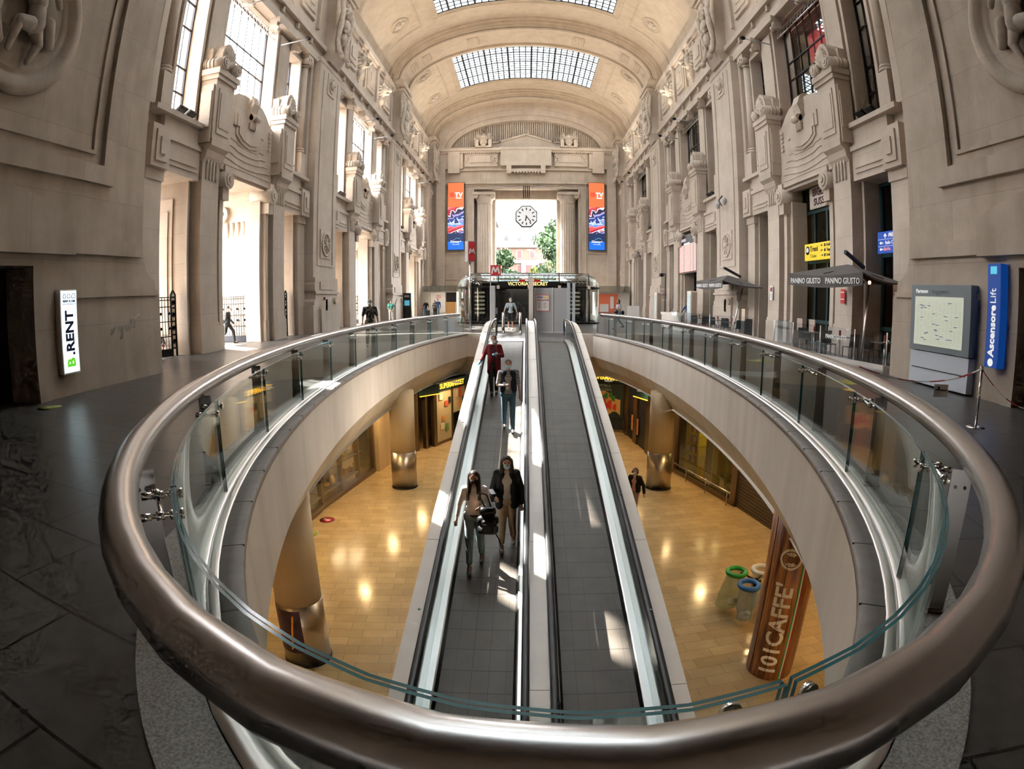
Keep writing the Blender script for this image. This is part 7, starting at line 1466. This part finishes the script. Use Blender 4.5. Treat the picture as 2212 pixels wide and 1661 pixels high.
mb.build('green_shape', mat('poster_green', (.03, .16, .03), .4), ps); text('lettering', 'SAPORI &\nDINTORNI', .19, mat('poster_print', (.35, .45, .38), .5), pt(.4, 2.25, .11), Matrix((dd.to_3d(), (0,0,1), dd.to_3d().cross(Vector((0,0,1))))).transposed().to_euler(), ps)
ps = thing('food_poster', 'small orange pasta poster on a dark panel', 'poster', (5.2, 25.5, ZL)); mb = MB(); wseg(mb, (5.15, 26.6), (5.25, 25.4), ZL+.5, ZL+1.25, .02); mb.build('sheet', mat('poster_orange', (.60, .22, .10), .5, var=.4, scale=7), ps)
for (a_, b_), lb in (((SPL[1], SPL[2]), 'left'), ((SPR[2], SPR[1]), 'right')):
    s = thing('hanging_sign', 'dark ribbon sign with yellow outline on the %s side of the supermarket' % {'left': 'basket shop', 'right': 'yellow shelving'}[lb], 'sign', (a_[0], a_[1], ZC-.4)); mb = MB(); wseg(mb, (a_[0]+(.25 if lb == 'left' else -.25), a_[1]-.1), (b_[0]+(.25 if lb == 'left' else -.25), b_[1]-.1 if lb == 'left' else a_[1]+1.0), ZC-.45, ZC-.02, .05); mb.build('board', DG, s); mb = MB(); wseg(mb, (a_[0]+(.29 if lb == 'left' else -.29), a_[1]-.12), (b_[0]+(.29 if lb == 'left' else -.29), b_[1]-.12 if lb == 'left' else a_[1]+1.0), ZC-.47, ZC-.44, .05); mb.build('yellow_outline', YL, s)
# right shop with yellow shelving and the roller shutter
RP_ = [(5.95, 21.5), (7.16, 17.1), (7.7, 14.2), (7.9, 11)]
sh = thing('shopfront', 'lower shop front with yellow shelving behind glass', 'shop front', (6.5, 19.3, ZL)); mb = MB(); wseg(mb, RP_[0], RP_[1], ZL, ZL+.15, .25); wseg(mb, RP_[0], RP_[1], ZC-.3, ZC, .2)
for t0 in (0, .93): wseg(mb, RP_[0], RP_[1], ZL, ZC, .25, t0, t0+.07)
mb.build('bronze_frame', BRZ, sh); mb = MB(); wseg(mb, RP_[0], RP_[1], ZL+.1, ZC-.2, .012); mb.build('glass', GLD, sh)
mb = MB(); wseg(mb, (7.3, 22), (8.6, 17.3), ZL, ZC, .05); mb.build('back_wall', mat('ochre_back', (.35, .26, .10), .8), sh); YS_ = mat('yellow_shelving', (.75, .52, .02), .4); mb = MB()
for t0 in (.1, .3, .55, .78): wseg(mb, (6.4, 21.6), (7.5, 17.3), ZL, ZC-.1, .35, t0, t0+.025)
for z in (.5, .9, 1.3, 1.7, 2.1): wseg(mb, (6.4, 21.6), (7.5, 17.3), ZL+z, ZL+z+.04, .35, .1, .33)
mb.build('yellow_shelves', YS_, sh); mb = MB(); a, b = Vector((*RP_[0], ZL+.5)), Vector((*RP_[1], ZL+.5)); n2 = Vector((-.3, -.08, 0)); mb.tube([a+n2, b+n2], .03, 8)
for t in (.05, .35, .65, .95): q = a.lerp(b, t)+n2; mb.cyl((q.x, q.y, ZL), tuple(q), .02, n=6)
mb.build('guard_rail', STEEL, sh)
random.seed(3)
for i in range(18):
    r_, c_ = i // 3, i % 3; t = .74+c_*.05; q = Vector(RP_[0]).lerp(Vector(RP_[1]), t)+Vector((.35, .08)); z = ZL+.1+r_*.24; mb = MB(); mb.cbox((q.x, q.y, z+.1), (.16, .2, .2), .26); T(mb.build('boxed_goods', mat('carton_%d' % (i % 2), ((.72, .66, .45), (.65, .48, .12))[i % 2], .6)), '%s boxed goods stacked beside the yellow shelves, row %s from the floor, %s' % (('cream', 'yellow')[i % 2], ('one', 'two', 'three', 'four', 'five', 'six')[r_], ('near the column', 'middle', 'near the shutter')[c_]), 'box', 'cartons beside the yellow shelves')
for i in range(30):
    r_, c_ = i // 6, i % 6; t = .115+c_*.03; q = Vector((6.4, 21.6)).lerp(Vector((7.5, 17.3)), t); z = ZL+.54+r_*.4; mb = MB(); mb.cbox((q.x-.08, q.y, z+.12), (.09, .1, .22), .26); T(mb.build('packet', mat('packet_%d' % (i % 3), ((.7, .35, .05), (.6, .58, .5), (.5, .1, .04))[i % 3], .6)), '%s packet on the yellow shelves of the lower shop' % ('orange', 'white', 'red')[i % 3], 'packet', '%s packets on the yellow shelves' % ('orange', 'white', 'red')[i % 3])
s = thing('roller_shutter', 'closed dark roller shutter beside the yellow shelving shop', 'shutter', (7.5, 14.5, ZL)); mb = MB(); mb.smooth = False
for a_, b_ in ((RP_[1], RP_[2]), (RP_[2], RP_[3])):
    for k in range(27): z = ZL+.02+k*.11; wseg(mb, a_, b_, z, z+.085, .09+.0); wseg(mb, a_, b_, z+.085, z+.11, .05)
mb.build('slats', mat('bronze_shutter', (.10, .075, .05), .4, .6), s)
# lower-level lighting: round downlights in the lower ceiling
WLC = (1., .66, .30); k = 0
for x, y in [(-6, 4.5), (-6.2, 9), (-6.1, 13), (-5.4, 16.5), (-5.3, 20.5), (-4.6, 23.3), (-3.2, 25.6), (6.4, 4.5), (6.6, 9), (6.5, 13), (6.0, 16.5), (5.5, 20.0), (4.9, 23.3), (3.9, 26.2), (-2.5, -2), (3, -2), (-8, -1), (8, -1)]:
    k += 1; l = bpy.data.lights.new('downlight', 'AREA'); l.shape = 'DISK'; l.size = .28; l.energy = 27; l.color = WLC; o = bpy.data.objects.new('downlight', l); COL.objects.link(o); o.location = (x, y, ZC-.03)
    mb = MB(); mb.lathe((x, y, ZC-.02), [(.2, 0), (.2, .03), (.14, .03)], 20); T(mb.build('downlight_fitting', WHITE), 'round recessed downlight in the lower ceiling', 'ceiling light', 'downlights in the lower ceiling')
for x, y in ((-7.1, 14.8), (-6.7, 18.6)): l = bpy.data.lights.new('showcase_lamp', 'AREA'); l.size = 1.2; l.energy = 40; l.color = (1, .78, .45); o = bpy.data.objects.new('showcase_lamp', l); COL.objects.link(o); o.location = (x, y, ZC-.3)
l = bpy.data.lights.new('showcase_lamp', 'AREA'); l.size = .8; l.energy = 18; l.color = (1, .8, .3); o = bpy.data.objects.new('showcase_lamp', l); COL.objects.link(o); o.location = (7.2, 19.5, ZC-.3)
mb = MB(); mb.box(-14, -13.8, -7, 40, ZL, ZC); mb.box(13.8, 14, -7, 40, ZL, ZC); mb.box(-14, 14, -7.1, -7, ZL, ZC); mb.box(-14, 14, 31, 31.2, ZL, ZC); mb.box(-14, -9, -7, 40, ZC, ZC+.1); mb.box(9, 14, -7, 40, ZC, ZC+.1); S(mb.build('wall_lower', mat('lower_wall', (.40, .33, .22), .7)))
# ------------------------------------------------------------------ light
W = bpy.data.worlds.new('World'); SC.world = W; W.use_nodes = True; t = W.node_tree; bg = t.nodes['Background']; bg.inputs[0].default_value = (.985, .975, .975, 1); bg.inputs[1].default_value = SKY_STR
sun = bpy.data.lights.new('sun', 'SUN'); sun.energy = SUN_STR; sun.angle = R(.6); sun.color = (1, .93, .82); so = bpy.data.objects.new('sun', sun); COL.objects.link(so)
so.rotation_euler = Vector(SUN_DIR).to_track_quat('-Z', 'Y').to_euler()
def portal(loc, rot, sx, sy):
    l = bpy.data.lights.new('window_portal', 'AREA'); l.shape = 'RECTANGLE'; l.size = sx; l.size_y = sy; l.cycles.is_portal = True; o = bpy.data.objects.new('window_portal', l); COL.objects.link(o); o.location = loc; o.rotation_euler = rot
for yc in BAYS:
    portal((-13.7, yc, 12.5), (0, -pi/2, 0), 7.4, 12.2); portal((-16.8, yc, 3.5), (0, -pi/2, 0), 7.2, 12.4)
for y0, y1 in sky: portal((0, (y0+y1)/2, 28.8), (0, 0, 0), 15, y1-y0)
portal((0, YEND+2.6, 7.6), (-pi/2, 0, 0), 8, 15)
# upward spots at the heads of the lamp arms wash the vault
for s in (-1, 1):
    for yc in BAYS:
        for u in (-1.9, 2.75):
            l = bpy.data.lights.new('arm_uplight', 'SPOT'); l.energy = UP_STR; l.spot_size = R(130); l.spot_blend = .8; l.color = (1, .86, .70); l.shadow_soft_size = .3; o = bpy.data.objects.new('arm_uplight', l); COL.objects.link(o); o.location = (s*10.75, yc+u, 15.8)
            o.rotation_euler = Vector((-s*.55, .0, 1)).to_track_quat('-Z', 'Y').to_euler()
for x in (-8.6, 8.6):  # added fill spots in mid-air to brighten the tympanum, no fittings there
    l = bpy.data.lights.new('tympanum_fill', 'SPOT'); l.energy = 350; l.spot_size = R(140); l.spot_blend = .9; l.color = (1, .86, .70); l.shadow_soft_size = .4; o = bpy.data.objects.new('tympanum_fill', l); COL.objects.link(o); o.location = (x, YEND-6, 20); o.rotation_euler = Vector((-x*.08, 1, .35)).to_track_quat('-Z', 'Y').to_euler()
# ------------------------------------------------------------------ camera
cam = bpy.data.cameras.new('Camera'); co = bpy.data.objects.new('Camera', cam); COL.objects.link(co); SC.camera = co
cam.type = 'PANO'; cam.sensor_width = 36; cam.sensor_fit = 'HORIZONTAL'; cam.clip_start = .05; cam.clip_end = 1000
try: cam.panorama_type = 'FISHEYE_LENS_POLYNOMIAL'; cc = cam
except Exception: cc = cam.cycles; cc.panorama_type = 'FISHEYE_LENS_POLYNOMIAL'
F_ = 1220*36/2212
for nm, v in (('fisheye_polynomial_k0', 0.), ('fisheye_polynomial_k1', -1/F_), ('fisheye_polynomial_k2', 0.), ('fisheye_polynomial_k3', 0.), ('fisheye_polynomial_k4', 0.)): setattr(cc, nm, v)
cc.fisheye_fov = pi
P_, Yw = R(-8.6), R(1.43); fwd = Vector((-sin(Yw)*cos(P_), cos(Yw)*cos(P_), sin(P_))); rt = Vector((cos(Yw), sin(Yw), 0)); up_ = rt.cross(fwd)
co.matrix_world = Matrix((rt, up_, -fwd)).transposed().to_4x4(); co.location = (0, 0, HL)
SC.view_settings.view_transform = 'Standard'; SC.view_settings.look = 'None'; SC.view_settings.gamma = 1; SC.view_settings.use_curve_mapping = False; SC.view_settings.exposure = EXPO
SC.cycles.use_denoising = True; SC.cycles.max_bounces = 8; SC.cycles.diffuse_bounces = 4; SC.cycles.glossy_bounces = 3; SC.cycles.transparent_max_bounces = 32; SC.cycles.use_adaptive_sampling = True; SC.cycles.adaptive_threshold = .03; SC.cycles.adaptive_min_samples = 12; SC.cycles.sample_clamp_indirect = 8; SC.cycles.caustics_reflective = False; SC.cycles.caustics_refractive = False
